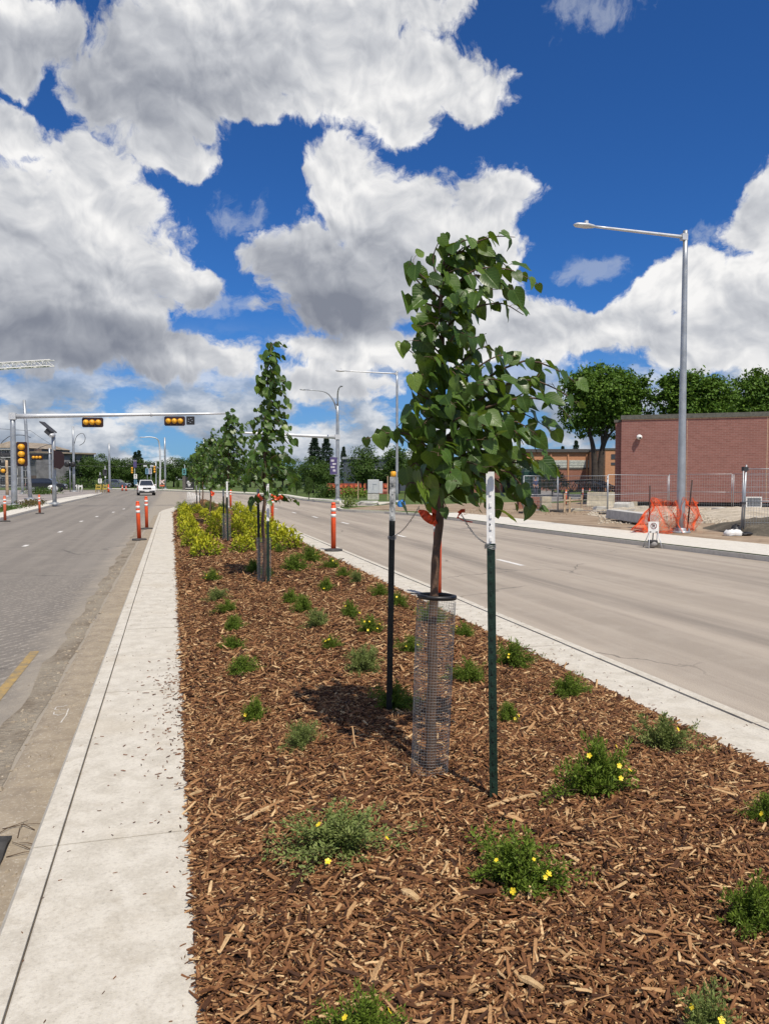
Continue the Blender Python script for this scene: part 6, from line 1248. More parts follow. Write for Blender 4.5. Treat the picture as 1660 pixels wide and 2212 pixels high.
cz = A(315, 83, -.13); cv = car(cz, math.atan2(-cz.y, -cz.x) + .05, 'paint_white', 'white sport utility car driving towards the viewer on the left road'); cv.scale = (.92, .92, .96)
car(A(101, 97), math.atan2(RT.y, RT.x) + .2, 'paint_dark', 'dark car parked sideways behind the left poles')
car(A(252, 137, -.13), math.atan2(RT.y, RT.x) - .1, 'paint_blue', 'blue grey car passing behind the pole left of the banner')
car(A(308, 150, -.13), math.atan2(-FW.y, -FW.x), 'paint_white', 'white vehicle roof showing just behind the white sport utility car')
c = A(113, 93); t = thing('white_sack', 'white bulging sack in front of the dark car', 'sack', c); b = MB(); b.ball(c + Vector((0, 0, .45)), (.62, .4, .45), 12, 8); o = b.build('bag', M['white'], t)
# ------------------------------------------------------------------ buildings
def brick_mat(name, c1, c2, mort, rotz=0.0, scale=1.0):
    m, b, pr, out = mk(name); tc = b.n('ShaderNodeTexCoord').outputs['Object']; sp = b.n('ShaderNodeSeparateXYZ'); b.put(sp.inputs[0], tc); v = b.xyz(sp.outputs[0], sp.outputs[2], 0.0)
    br = b.n('ShaderNodeTexBrick'); b.put(br.inputs['Vector'], v); br.inputs['Scale'].default_value = scale; br.inputs['Brick Width'].default_value = .30; br.inputs['Row Height'].default_value = .10; br.inputs['Mortar Size'].default_value = .010; br.inputs['Mortar Smooth'].default_value = .3
    br.inputs['Color1'].default_value = (*c1, 1); br.inputs['Color2'].default_value = (*c2, 1); br.inputs['Mortar'].default_value = (*mort, 1)
    n = b.noise(b.v('MULTIPLY', tc, (1.2, 1, 3.0)), 1.0, 6, .65); n2 = b.noise(b.v('MULTIPLY', tc, (3.3, 1, 10.0)), 1.0, 3, .6)
    c = b.mix(b.m('MULTIPLY', b.mr(n.outputs[0], .4, .7), .28), br.outputs[0], tuple(x * .68 for x in c1)); c = b.mix(b.m('MULTIPLY', b.mr(n2.outputs[0], .52, .7), .35), c, tuple(min(1, x * 1.28) for x in c2)); b.put(pr.inputs['Base Color'], c); pr.inputs['Roughness'].default_value = .88; return m
M['brick'] = brick_mat('red_brown_brick', (.225, .092, .075), (.275, .12, .10), (.30, .20, .17)); M['brick_orange'] = brick_mat('orange_brick', (.46, .20, .095), (.52, .24, .12), (.45, .30, .2)); M['brick_dark'] = brick_mat('dark_red_brick', (.24, .09, .06), (.3, .12, .08), (.3, .2, .15))
M['parapet'] = pm('olive_grey_metal', (.115, .115, .095), .6, 0, .15); M['roof_grey'] = pm('dark_roof_fascia', (.09, .085, .08), .7); M['panel'] = pm('pale_green_white_panel', (.55, .58, .53), .5); M['tan_trim'] = pm('tan_sealant', (.55, .38, .26), .8)
def basis(p, q):
    d = (Vector(q) - Vector(p)); d.z = 0; L = d.length; d.normalize(); return d, Vector((-d.y, d.x, 0)), L
class Facade:
    """a thing whose parts live in local axes: x along the front, y into the building, z up"""
    def __init__(s, name, label, cat, p, q, absolute=False):
        d, n, s.L = basis(p, q); s.t = thing(name, label, cat, p, math.atan2(d.y, d.x), absolute=False)
    def box(s, name, x0, x1, y0, y1, z0, z1, mat, par=None, bevel=0):
        b = MB(); b.box(((x0 + x1) / 2, (y0 + y1) / 2, (z0 + z1) / 2), (x1 - x0, y1 - y0, z1 - z0)); return b.build(name, M[mat], par or s.t, bevel=bevel)
pA, pB = A(1340, 46), A(1660, 43.4); F = Facade('brick_building', 'windowless red brown brick building with grey roof edge on the right', 'building', pA, pB); L = F.L * 1.75; HB = P(1340, 907, 46).z
F.box('wall', 0, L, 0, 12, .27, HB, 'brick'); F.box('corner_wall', -.36, -.003, .45, 12, .05, HB - .12, 'brick'); F.box('base_recess', .02, L - .02, .35, 12, -.02, .268, 'black')
F.box('roof_edge', -.04, L + .05, -.07, 12.05, HB + .02, HB + .27, 'parapet'); F.box('roof_edge', -.45, -.045, .4, 12.05, HB - .11, HB + .05, 'parapet')
F.box('pale_top_course', .02, L, -.012, .05, HB - .035, HB + .018, 'tan_trim')
xj = (1485 - 1340) / 320 * F.L * 1.01; F.box('expansion_joint', xj - .014, xj + .014, -.008, .05, .3, HB - .04, 'tan_trim'); xj2 = (1655 - 1340) / 320 * F.L; F.box('expansion_joint', xj2 - .02, xj2 + .02, -.008, .05, .3, HB - .04, 'tan_trim')
for (x, w) in ((.62, .34),): F.box('concrete_pier', x, x + w, -.05, .34, -.02, .266, 'concrete_tan')
c = P(1380, 944, 45.5); t = thing('wall_camera', 'white round security camera on the brick wall', 'camera', c); b = MB(); b.ball(c, (.17, .17, .15), 14, 8); b.build('dome', M['white'], t); b = MB(); b.tube([c, c + FW * .35], .07, 8); b.build('bracket', M['white'], t); b = MB(); b.tube([c - FW * .12 - Vector((0, 0, .05)), c - FW * .19 - Vector((0, 0, .07))], .06, 10); b.build('lens', M['black'], t)
c = A(1628, 42.6); t = thing('vent_grille', 'white framed grey grille standing at the foot of the brick wall', 'grille', c); z0, z1 = P(1628, 1097, 42.6).z, P(1628, 1073, 42.6).z; z0 = max(z0, .02); w = 34 * 42.6 / 1660; zc = (z0 + z1) / 2; hh = z1 - z0; rz_ = -math.radians(YAW)
b = MB()
for s in (-1, 1): b.box(c + RT * s * (w / 2 - .03) + Vector((0, 0, zc)), (.06, .08, hh), rz_); b.box(c + Vector((0, 0, zc + s * (hh / 2 - .03))), (w - .122, .08, .06), rz_)
b.build('frame', M['white'], t); b = MB(); b.box(c + Vector((0, 0, zc)) + FW * .03, (w - .12, .02, hh - .12), rz_); b.build('panel', M['dark'], t); b = MB()
for k in range(9): b.box(c + RT * (-w / 2 + .12 + (w - .24) * k / 8) + Vector((0, 0, zc)), (.035, .03, hh - .14), rz_)
b.build('slats', M['galv'], t)
# school
pA, pB = A(1060, 108), A(1312, 108); F = Facade('school_building', 'long low orange brick school with dark flat roof edge and pale panels', 'building', pA, pB); z = lambda y: P(1200, y, 108).z; sc = 108 / 1660
F.box('wall', 0, F.L, 0, 14, 0, z(977), 'brick_orange'); F.box('roof_edge', -.2, F.L + .2, -.35, 14.2, z(977) + .003, z(970), 'roof_grey')
for (x0, x1) in ((1062, 1100), (1105, 1136), (1140, 1172), (1176, 1187), (1190, 1223), (1228, 1264), (1268, 1300)):
    pn = F.box('window_panel', (x0 - 1060) * sc, (x1 - 1060) * sc, -.05, .1, z(1010), z(994), 'panel')
    for k in range(1, 3): F.box('glazing_bar', (x0 - 1060) * sc, (x1 - 1060) * sc, -.075, -.052, z(1010) + k * (z(994) - z(1010)) / 3 - .02, z(1010) + k * (z(994) - z(1010)) / 3 + .02, 'galv', pn)
for x in (1102.5, 1138, 1174, 1188.5, 1225.5, 1266): F.box('pilaster', (x - 1.6 - 1060) * sc, (x + 1.6 - 1060) * sc, -.16, -.003, 0, z(978.5), 'brick_orange')
F.box('sill_band', 0, F.L, -.1, -.004, z(1014), z(1010.5), 'roof_grey'); F.box('lower_wall', 0.1, F.L - .1, -.055, -.005, .05, z(1016), 'brick_dark')
pA, pB = A(1306, 100), A(1360, 100); F = Facade('tan_annex', 'tan brick annex with two small dark windows left of the brick building', 'building', pA, pB); z = lambda y: P(1320, y, 100).z
F.box('wall', 0, F.L, 0, 8, 0, z(972), 'brick_orange'); F.box('roof_edge', -.1, F.L, -.1, 8, z(972) + .003, z(968), 'roof_grey')
for (y0, y1, x0, x1) in ((992, 981, .85, 1.3), (1005, 999, .85, 1.5)): F.box('window', x0 - .1, x1, -.04, .1, z(y0), z(y1), 'glass')
pA, pB = A(1010, 92), A(1112, 92); F = Facade('red_brick_house', 'low dark red brick building seen through the leaves of the nearest tree', 'building', pA, pB); z = lambda y: P(1080, y, 92).z
F.box('wall', 0, F.L, 0, 9, 0, z(988), 'brick_dark'); F.box('roof_edge', -.2, F.L + .2, -.3, 9.2, z(988) + .003, z(983), 'roof_grey'); F.box('doorway', F.L - 1.5, F.L - .5, -.03, .2, 0, 2.1, 'black'); F.box('window', 1.2, 2.6, -.03, .2, 1, 2.2, 'glass')
# slate building behind the lamp pole
M['slate'] = pm('slate_blue_cladding', (.065, .08, .105), .6, 0, .1, 1.2); M['navy'] = pm('navy_paint', (.018, .026, .06), .5); M['barrier_red'] = pm('faded_red_orange_plastic', (.30, .065, .035), .6, 0, .25, 1.5, col2=(.17, .04, .025))
pA, pB = A(742, 104), A(905, 104); F = Facade('slate_building', 'slate blue clad building behind the utility cabinet', 'building', pA, pB); z = lambda y: P(800, y, 104).z
F.box('wall', 0, F.L, 0, 10, 0, z(992), 'slate'); F.box('roof_edge', -.2, F.L + .2, -.25, 10.2, z(992) + .003, z(987), 'galv'); F.box('canopy', (775 - 742) * 104 / 1660, (832 - 742) * 104 / 1660, -1.5, -.01, z(1015), z(1013), 'white'); F.box('entrance', (780 - 742) * 104 / 1660, (815 - 742) * 104 / 1660, -.04, .2, 0, z(1016), 'glass')
c = A(835, 86); t = thing('shipping_container', 'navy blue container partly hidden left of the nearest tree', 'container', c); b = MB(); b.box(c + Vector((0, 0, 1.15)), (2.9, 2.3, 2.3), rz_); b.build('box', M['navy'], t, bevel=.03); b = MB()
for k in range(9): b.box(c - FW * 1.17 + RT * (-1.3 + .325 * k) + Vector((0, 0, 1.15)), (.08, .05, 2.1), rz_)
b.build('ribs', M['navy'], t)
for k, (x0, x1, lab) in enumerate([(705, 725, 'red orange plastic water barrier left of the banner lamp pole'), (731, 752, 'red orange plastic water barrier just right of the banner lamp pole'), (753, 775, 'red orange plastic water barrier behind the low green hedge'), (776, 790, 'red orange plastic water barrier left of the utility cabinet'), (816, 838, 'red orange plastic water barrier right of the utility cabinet')]):
    D = 82; c = A((x0 + x1) / 2, D); w = (x1 - x0) * D / 1660; t = thing('water_barrier', lab, 'barrier', c, group='red orange water barriers before the slate building'); b = MB(); R_ = Matrix((RT, FW, Vector((0, 0, 1)))).transposed().to_4x4()
    b.add([Matrix.Translation(c) @ R_ @ Vector((s * w / 2, y, zz)) for s in (-1, 1) for (y, zz) in ((-.3, 0), (-.3, .3), (-.14, .55), (-.12, 1.15), (.12, 1.15), (.14, .55), (.3, .3), (.3, 0))], [tuple(range(7, -1, -1)), tuple(range(8, 16))] + [(i, (i + 1) % 8, 8 + (i + 1) % 8, 8 + i) for i in range(8)]); b.build('shell', M['barrier_red'], t); b = MB()
    for s in (-.25, .25): b.box(c + RT * s * w - FW * .2 + Vector((0, 0, .85)), (w * .25, .1, .3), rz_)
    b.build('recess', M['orange_faded'], t)
c = G(806, 1079); D = depth(c); t = thing('utility_cabinet', 'pale grey utility cabinet on a concrete plinth by the grass', 'cabinet', c); w = 24 * D / 1660; b = MB(); b.box(c + Vector((0, 0, .23)), (w, .75, .46), rz_); b.build('plinth', M['concrete_grey'], t); zt = P(803, 1036, D).z; b = MB(); b.box(c + Vector((0, 0, (.47 + zt) / 2)), (w, .7, zt - .47), rz_); b.build('body', M['galv_light'], t, bevel=.02)
b = MB(); b.box(c + RT * (w / 2 + .15) + FW * .1 + Vector((0, 0, .95)), (.29, .45, .95), rz_); b.build('side_box', M['galv_light'], t, bevel=.02); b = MB(); b.box(c - FW * .36 + Vector((0, 0, zt - .35)) + RT * .1, (.3, .02, .03), rz_); b.box(c - FW * .36 + Vector((0, 0, 1.0)), (.03, .03, .4), rz_); b.build('handle', M['galv'], t); b = MB(); b.box(c - FW * .362 + Vector((0, 0, .51)), (w, .02, .03), rz_); b.build('door_seam', M['dark'], t)
# apartments
M['siding'] = pm('grey_siding', (.20, .20, .21), .7, 0, .2, .6); M['siding_brown'] = pm('brown_siding', (.16, .12, .10), .7, 0, .2, .6); M['roof_tan'] = pm('tan_shingles', (.30, .25, .19), .9, 0, .15, 1); M['white_trim'] = pm('white_trim', (.62, .62, .62), .6)
pA, pB = A(-90, 150), A(46, 146); F = Facade('apartment_building', 'four storey grey apartment building with balconies and a tan gable roof', 'building', pA, pB); z = lambda y: P(20, y, 148).z; ZT = z(968); F.box('wall', 0, F.L, 0, 14, 0, ZT, 'siding')
b = MB(); w = F.L; b.add([(w - 7.5, -.6, ZT + .01), (w + .4, -.6, ZT + .01), (w + .4, 14, ZT + .01), (w - 7.5, 14, ZT + .01), (w - 4.0, 1.5, ZT + 1.35), (w - 4.0, 12, ZT + 1.35)], [(0, 1, 4), (1, 2, 5, 4), (2, 3, 5), (3, 0, 4, 5), (3, 2, 1, 0)]); b.build('roof', M['roof_tan'], F.t)
F.box('eave', 0, F.L, -.5, .0, ZT - .35, ZT - .003, 'white_trim')
for fl in range(4):
    zz = .7 + fl * (ZT - .5) / 4
    for k in range(7):
        x = F.L - 1.4 - k * 1.75; wn = F.box('window', x - .5, x + .5, -.09, -.055, zz, zz + 1.05, 'far_glass'); F.box('frame', x - .62, x + .62, -.05, -.003, zz - .12, zz + 1.17, 'white_trim', wn); F.box('mullion', x - .04, x + .04, -.11, -.093, zz, zz + 1.05, 'white_trim', wn)
    for k in range(3):
        x = F.L - 2.3 - k * 3.6; bl = F.box('balcony', x - 1.1, x + 1.1, -1.3, -.01, zz - .35, zz - .2, 'white_trim'); F.box('railing', x - 1.1, x + 1.1, -1.3, -1.25, zz - .198, zz + .55, 'dark', bl)
pA, pB = A(48, 146), A(79, 143); F = Facade('apartment_wing', 'lower grey brown apartment wing behind the tallest catenary pole', 'building', pA, pB); ZT = P(60, 979, 145).z; F.box('wall', 0, F.L, 0, 12, 0, ZT, 'siding'); F.box('brick_base', .1, F.L - .05, -.06, -.002, 0, ZT * .35, 'siding_brown'); F.box('roof_slab', -.3, F.L + .7, -.7, 12, ZT + .003, ZT + .28, 'roof_tan'); F.box('chimney', .8, 1.7, 2, 3, ZT + .285, ZT + .9, 'siding_brown')
for fl in range(4):
    for k in range(2):
        x = .85 + k * 1.2; zz = .7 + fl * (ZT - .4) / 4; wn = F.box('window', x - .38, x + .38, -.13, -.105, zz, zz + 1.0, 'far_glass'); F.box('frame', x - .48, x + .48, -.10, -.063, zz - .1, zz + 1.1, 'white_trim', wn)
# fence and clutter in front of the apartments
M['mesh_grey'] = M['galv']
def site_fence(p, q, h, label, nv=26, nh=10, wr=.004, feet=True):
    p, q = Vector(p), Vector(q); t = thing('wire_fence', label, 'fence', p, group='temporary wire fences'); U = Vector((0, 0, 1)); b = MB(); e = .08
    for s in (p, q): b.tube([s + U * .02, s + U * h], .019, 6)
    for zz in (h, h * .5, .14): b.tube([p + U * zz, q + U * zz], .015, 6)
    b.build('frame', M['galv'], t); b = MB()
    for k in range(1, nv): a = p.lerp(q, k / nv); b.tube([a + U * .14, a + U * h], wr, 3, caps=False)
    for k in range(1, nh): zz = .14 + (h - .14) * k / nh; b.tube([p + U * zz, q + U * zz], wr, 3, caps=False)
    b.build('wire_mesh', M['galv'], t)
    if feet:
        b = MB(); d = (q - p).normalized(); n = Vector((-d.y, d.x, 0))
        for s in (p + d * .1, q - d * .1): b.box(s + U * .05, (.62, .18, .1), math.atan2(n.y, n.x))
        b.build('foot', M['rubber'], t)
site_fence(G(1205, 1106), G(1310, 1112), 1.75, 'wire fence panel in front of the concrete barrier and cones'); site_fence(G(1312, 1112.5), G(1441, 1101), 1.8, 'long faint wire fence panel before the left part of the brick wall'); site_fence(A(1445, 41.5), A(1580, 39.2), 1.86, 'pale framed fence panel right of the street lamp'); site_fence(A(1584, 39), A(1700, 37), 1.86, 'fence panel before the vent grille'); site_fence(G(1602, 1152), A(1760, 22.6), 1.9, 'nearest fence panel with dark double post at the right edge', feet=False);
site_fence(G(1130, 1110), G(1203, 1106.5), 1.75, 'wire fence panel in front of the green container')
t = thing('fence_post', 'dark double fence post with a clamp left of the nearest fence panel', 'post', G(1598, 1153)); c = Vector(t.location); b = MB(); b.tube([c, c + Vector((0, 0, 2.0)) + RT * .14], .024, 8); b.tube([c + RT * .09, c + RT * .14 + Vector((0, 0, 2.02))], .02, 8); b.build('tubes', M['galv'], t); b = MB(); b.box(c + RT * .1 + Vector((0, 0, 1.9)), (.16, .1, .12)); b.box(c + RT * .06 + Vector((0, 0, .9)), (.15, .09, .07)); b.build('clamp', M['dark'], t)
site_fence(A(-30, 72), A(60, 72), 1.7, 'grey wire fence panel behind the left signal mast', 20, 8, .006, False)
for px, D, y, lab in ((1403, 23.6, 1049, 'rusty dark steel picket left of the tall street lamp'), (1490, 23.3, 1037, 'leaning dark steel picket right of the tall street lamp')):
    c = A(px - (5 if px > 1450 else 0), D); t = thing('steel_picket', lab, 'post', c, group='steel pickets holding the orange netting'); b = MB(); b.tube([c, P(px + (4 if px > 1450 else 0), y, D)], .022, 6); b.build('rod', pm('rusty_steel', (.06, .035, .03), .8) if 'rust' not in M else M['rust'], t)
def netting():
    c = A(1440, 23.6); t = thing('orange_netting', 'crumpled orange plastic safety netting wrapped round the lamp foot', 'safety net', c); nc, nr = 64, 26; r = random.Random(3); b = MB()
    cols = [1368, 1385, 1400, 1406, 1430, 1455, 1470, 1482, 1498, 1509]; tops = [1144, 1118, 1086, 1074, 1078, 1084, 1074, 1086, 1074, 1086]; bots = [1152, 1153, 1154, 1154, 1156, 1158, 1158, 1156, 1150, 1132]
    xs = np.linspace(0, 9, nc); pxs = np.interp(xs, range(10), cols); ty = np.interp(xs, range(10), tops); by = np.interp(xs, range(10), bots); ph = [r.uniform(0, 6) for _ in range(8)]
    P3 = []
    for i in range(nc):
        row = []
        for j in range(nr):
            f = j / (nr - 1); D = 23.3 + .35 * math.sin(i * .33 + ph[0] + f * 2.2) * (1 - .4 * f) + .16 * math.sin(i * .9 + f * 7 + ph[1]) + .1 * math.sin(f * 11 + i * .5 + ph[2]) - .2 * (1 - f) + (.35 if 30 < i < 44 else 0) * -1
            y = by[i] + (ty[i] - by[i]) * (f ** (.85 + .25 * math.sin(i * .5))); x = pxs[i] + 5 * math.sin(f * 5 + i * .21) + 2.5 * math.sin(f * 13 + i * .6); p = P(x, y, D); p.z = max(p.z, .015); row.append(p)
        P3.append(row)
    def strip(pts, w):
        vs = []
        for k, p in enumerate(pts):
            d = (pts[min(k + 1, len(pts) - 1)] - pts[max(k - 1, 0)]); s = d.cross(FW); s = s.normalized() * w if s.length > 1e-6 else Vector((0, 0, w)); vs += [p - s, p + s]
        b.add(vs, [(2 * k, 2 * k + 2, 2 * k + 3, 2 * k + 1) for k in range(len(pts) - 1)], True)
    for i in range(nc): strip(P3[i], .005)
    for j in range(nr): strip([P3[i][j] for i in range(nc)], .0062 if j % 3 else .010)
    b.build('net', M['net'], t)
M['net'] = leafmat('orange_net_plastic', (.90, .17, .06), (.95, .20, .08), .4, (.95, .28, .12), .55); M['rust'] = pm('rusty_steel', (.06, .035, .03), .8); netting()
# no parking sign
def parking_sign():
    c = G(1410, 1184, -.13); D = depth(c); t = thing('no_parking_sign', 'white no parking sign on an A-frame stand at the right kerb', 'sign', c); U = Vector((0, 0, 1)); hw = 11.5 * D / 1660; zt, zb = P(1409, 1127, D).z, P(1409, 1151, D).z; q = Vector((c.x, c.y, 0)); pc = q + U * (zt + zb) / 2; R_ = Matrix((RT, FW, U)).transposed().to_4x4()
    b = MB(); b.box(pc, (hw * 2, .012, zt - zb), rz_); b.build('plate', M['white'], t)
    def ring(r0, r1, mat, name, a0=0, a1=2 * math.pi, cz=.032, n=28):
        b = MB(); vs = []
        for i in range(n + 1):
            a = a0 + (a1 - a0) * i / n
            for r_ in (r0, r1): vs.append(pc - FW * .0095 + RT * math.cos(a) * r_ + U * (math.sin(a) * r_ + cz))
        b.add(vs, [(2 * i, 2 * i + 2, 2 * i + 3, 2 * i + 1) for i in range(n)]); return b.build(name, mat, t)
    R0 = hw * .60; ring(R0 * .80, R0, M['sign_red'], 'ring')
    def bar(x0, z0, x1, z1, w, b, d=.0095):
        a, e = pc - FW * d + RT * x0 + U * (z0 + .032), pc - FW * d + RT * x1 + U * (z1 + .032); dd = (e - a).normalized(); s = dd.cross(FW) * w / 2; b.add([a - s, a + s, e + s, e - s], [(0, 1, 2, 3)])
    b = MB(); k = R0 * .52; w = R0 * .24; bar(-k * .55, -k, -k * .55, k, w, b); bar(-k * .55, k - w / 2, k * .4, k - w / 2, w, b); bar(-k * .55, 0, k * .4, 0, w, b); bar(k * .5, k * .85, k * .5, .0, w, b); b.build('letter_p', M['black'], t)
    b = MB(); bar(-R0 * .64, R0 * .64, R0 * .64, -R0 * .64, R0 * .18, b, .012); b.build('slash', M['sign_red'], t)
    b = MB()
    for s in (-1, 1):
        z_ = -(zt - zb) * .5 + .022 - .032; bar(s * hw * .3, z_, s * hw * .75, z_, .012, b); a = pc - FW * .0095 + RT * s * hw * .88 + U * (z_ + .032); b.add([a, a - RT * s * .045 + U * .022, a - RT * s * .045 - U * .022], [(0, 1, 2)])
    b.build('arrow', M['black'], t)
    for (sx, sy) in ((-1, -1), (1, -1), (-1, 1), (1, 1)):
        b = MB(); b.tube([q + U * zb + RT * sx * hw * .8 + FW * .02 * sy, q + RT * sx * hw * 1.25 + FW * (.05 + .22 * sy) - U * .13], .011, 6); b.build('leg', M['galv_light'], t)
    b = MB(); b.tube([q + U * zb + FW * .02, q + FW * .06 - U * .02], .014, 6); b.build('stem', M['dark'], t); b = MB(); b.box(q + U * .03 + FW * .05, (hw * 1.5, .2, .08), rz_); b.build('ballast_tray', M['black'], t, bevel=.02)
    w_ = thing('sandbag', 'grey sandbag weighing down the no parking sign stand', 'sandbag', q - U * .13); b = MB(); b.ball(q + FW * .05 + U * (-.03), (hw * .8, .14, .095), 12, 8); b.build('bag', M['bag_grey'], w_)
M['sign_red'] = pm('dark_red_sign_ink', (.22, .03, .03), .5); M['bag_grey'] = pm('grey_sacking', (.30, .29, .28), .9); parking_sign()
# concrete pieces, barriers, site clutter
def prismx(name, label, cat, p, q, prof, mat, part, grp=None, z0=0):
    d, n, L = basis(p, q); t = thing(name, label, cat, p, group=grp); b = MB(); k = len(prof); vs = [Vector(e) + n * y + Vector((0, 0, zz + z0)) for e in (p, q) for (y, zz) in prof]; b.add(vs, [tuple(range(k - 1, -1, -1)), tuple(range(k, 2 * k))] + [(i, (i + 1) % k, k + (i + 1) % k, k + i) for i in range(k)]); b.build(part, M[mat], t, bevel=.015); return t
t = prismx('concrete_beam', 'long pale precast concrete beam lying on skids by the walk', 'concrete beam', A(1322, 30), A(1408, 26), [(-.25, .08), (-.22, .42), (.22, .42), (.25, .08)], 'concrete_grey', 'beam')
for px, D in ((1340, 29.2), (1390, 26.9)): b = MB(); b.box(A(px, D) + Vector((0, 0, .04)), (.12, .8, .08), -.5); b.build('skid', M['dark'], t)
JB = [(-.3, 0), (-.3, .08), (-.17, .33), (-.09, .85), (.09, .85), (.17, .33), (.3, .08), (.3, 0)]
prismx('concrete_barrier', 'tan concrete road barrier behind the wire fence', 'barrier', A(1268, 44.8), A(1327, 44.2), JB, 'concrete_tan', 'block')
prismx('concrete_block', 'rounded white concrete block left foot of the brick building', 'concrete block', A(1332, 40.5), A(1364, 40), [(-.4, 0), (-.38, .3), (-.25, .4), (.25, .4), (.38, .3), (.4, 0)], 'concrete_grey', 'block')
c = A(1178, 39); t = thing('concrete_block_stack', 'tan concrete blocks stacked two high beside bricks behind the fence', 'blocks', c); zt = P(1178, 1075, 39).z
for k in range(2):
    b = MB(); b.box(c + Vector((0, 0, .16 + zt / 2 * k * .9 + .12)), (.5, .5, zt * .42), rz_ + .03 * k); b.build('block', M['concrete_tan'], t, bevel=.02)
b = MB(); b.box(c + Vector((0, 0, .04)), (.7, .6, .08), rz_); b.build('skid', M['wood'], t)
c = A(1146, 40); t = thing('brick_pallet', 'low pallet of dark red bricks behind the fence left of the tan blocks', 'bricks', c); b = MB()
for k in range(6):
    for j in range(7): b.box(c + RT * (-.58 + .195 * j) + Vector((0, 0, .12 + .1 * k)), (.185, .6, .092), rz_ + random.uniform(-.02, .02))
b.build('bricks', M['brick_dark'], t); b = MB(); b.box(c + Vector((0, 0, .035)), (1.4, .7, .07), rz_); b.build('pallet', M['wood'], t)
D = 72; c = A(1146, D); t = thing('waste_container', 'dark green container with a white notice behind the fence', 'container', c); zt = P(1146, 1012, D).z; w = 37 * D / 1660; b = MB(); b.box(c + Vector((0, 0, (zt - .2) / 2 + .1)), (w, 1.5, zt - .4), rz_); b.build('body', M['bin_green'] if 'bin_green' in M else M.setdefault('bin_green', pm('dark_green_plastic', (.012, .06, .045), .5)), t, bevel=.06); b = MB(); b.box(c + Vector((0, 0, zt - .12)), (w * .9, 1.4, .22), rz_); b.build('lid', M['bin_green'], t, bevel=.08); b = MB(); p0 = P(1157, 1035, D - .78); b.box(p0, (.5, .02, .36), rz_); b.build('notice', M['white'], t)
def person(px, D, label):
    base = A(px, D, .0); t = thing('person', label, 'person', base, math.atan2(-FW.y, -FW.x) + math.pi / 2 + .5, absolute=False)
    def skin(name, V, E, R_, mat, par):
        me = bpy.data.meshes.new(name); me.from_pydata(V, E, []); o = bpy.data.objects.new(name, me); COL.objects.link(o); o.parent = par; md = o.modifiers.new('skin', 'SKIN'); md.use_smooth_shade = True
        for i, r_ in enumerate(R_): me.skin_vertices[0].data[i].radius = (r_, r_) if not isinstance(r_, tuple) else r_
        me.skin_vertices[0].data[0].use_root = True; sd_ = o.modifiers.new('sub', 'SUBSURF'); sd_.levels = 1; sd_.render_levels = 2; me.materials.append(mat); return o
    V = [(0, 0, .98), (0, 0, 1.20), (0, .01, 1.42), (0, 0, 1.52), (0, -.01, 1.60), (0, -.02, 1.72), (.18, 0, 1.42), (.25, .04, 1.14), (.23, -.06, .92), (.23, -.08, .82), (-.18, 0, 1.42), (-.25, .03, 1.14), (-.22, -.1, .94), (-.22, -.13, .84), (.10, 0, .90), (.12, -.02, .50), (.13, .02, .08), (.13, -.14, .03), (-.10, 0, .90), (-.14, -.08, .50), (-.16, .0, .08), (-.17, -.15, .03)]
    E = [(0, 1), (1, 2), (2, 3), (3, 4), (4, 5), (2, 6), (6, 7), (7, 8), (8, 9), (2, 10), (10, 11), (11, 12), (12, 13), (0, 14), (14, 15), (15, 16), (16, 17), (0, 18), (18, 19), (19, 20), (20, 21)]
    R_ = [(.15, .11), (.15, .10), (.16, .10), .055, .085, .085, .06, .048, .036, .04, .06, .048, .036, .04, .085, .062, .045, .04, .085, .062, .045, .04]
    skin('body', V, E, R_, pm('skin', (.42, .24, .17), .6), t)
    I = [0, 1, 2, 6, 7, 10, 11]; mp = {q: i for i, q in enumerate(I)}; skin('shirt', [V[i] for i in I], [(mp[a], mp[c]) for a, c in E if a in mp and c in mp], [(.17, .125), (.17, .12), (.175, .115), .078, .066, .078, .066], pm('dark_blue_cloth', (.02, .04, .13), .85), t)
    I = [0, 14, 15, 16, 18, 19, 20]; mp = {q: i for i, q in enumerate(I)}; skin('trousers', [V[i] for i in I], [(mp[a], mp[c]) for a, c in E if a in mp and c in mp], [(.165, .12), .10, .076, .062, .10, .076, .062], pm('denim', (.05, .06, .10), .85), t)
    b = MB(); b.ball((0, .0, 1.72), (.105, .115, .12), 12, 8); b.build('hair', M['stem'], t)
person(1156, 66, 'person in dark blue top and jeans standing by the green container')
# black lattice boom lying on the ground
def lattice(name, label, cat, p, q, w, nb, r, mat, grp=None):
    p, q = Vector(p), Vector(q); d = (q - p); L = d.length; d.normalize(); s = d.cross(Vector((0, 0, 1))).normalized(); u = s.cross(d); t = thing(name, label, cat, p, group=grp); b = MB(); co = [(-1, -1), (1, -1), (1, 1), (-1, 1)]
    f = lambda k, i: p + d * L * k / nb + (s * co[i][0] + u * co[i][1]) * w / 2
    for i in range(4): b.tube([f(0, i), f(nb, i)], r, 5)
    for k in range(nb):
        for i in range(4):
            j = (i + 1) % 4; b.tube([f(k, i), f(k + 1, j)] if k % 2 else [f(k, j), f(k + 1, i)], r * .6, 4); b.tube([f(k, i), f(k, j)], r * .6, 4)
    b.build('lattice', M[mat], t); return t
lattice('crane_boom_section', 'black lattice steel boom section lying on the lawn before the school', 'crane boom', A(1200, 62, .95), A(1292, 60, 1.15), .85, 7, .055, 'black'); lattice('crane_boom_section', 'grey lattice boom sloping down towards the brick building', 'crane boom', A(1290, 58, 1.1), A(1345, 50, .35), .7, 6, .05, 'dark')
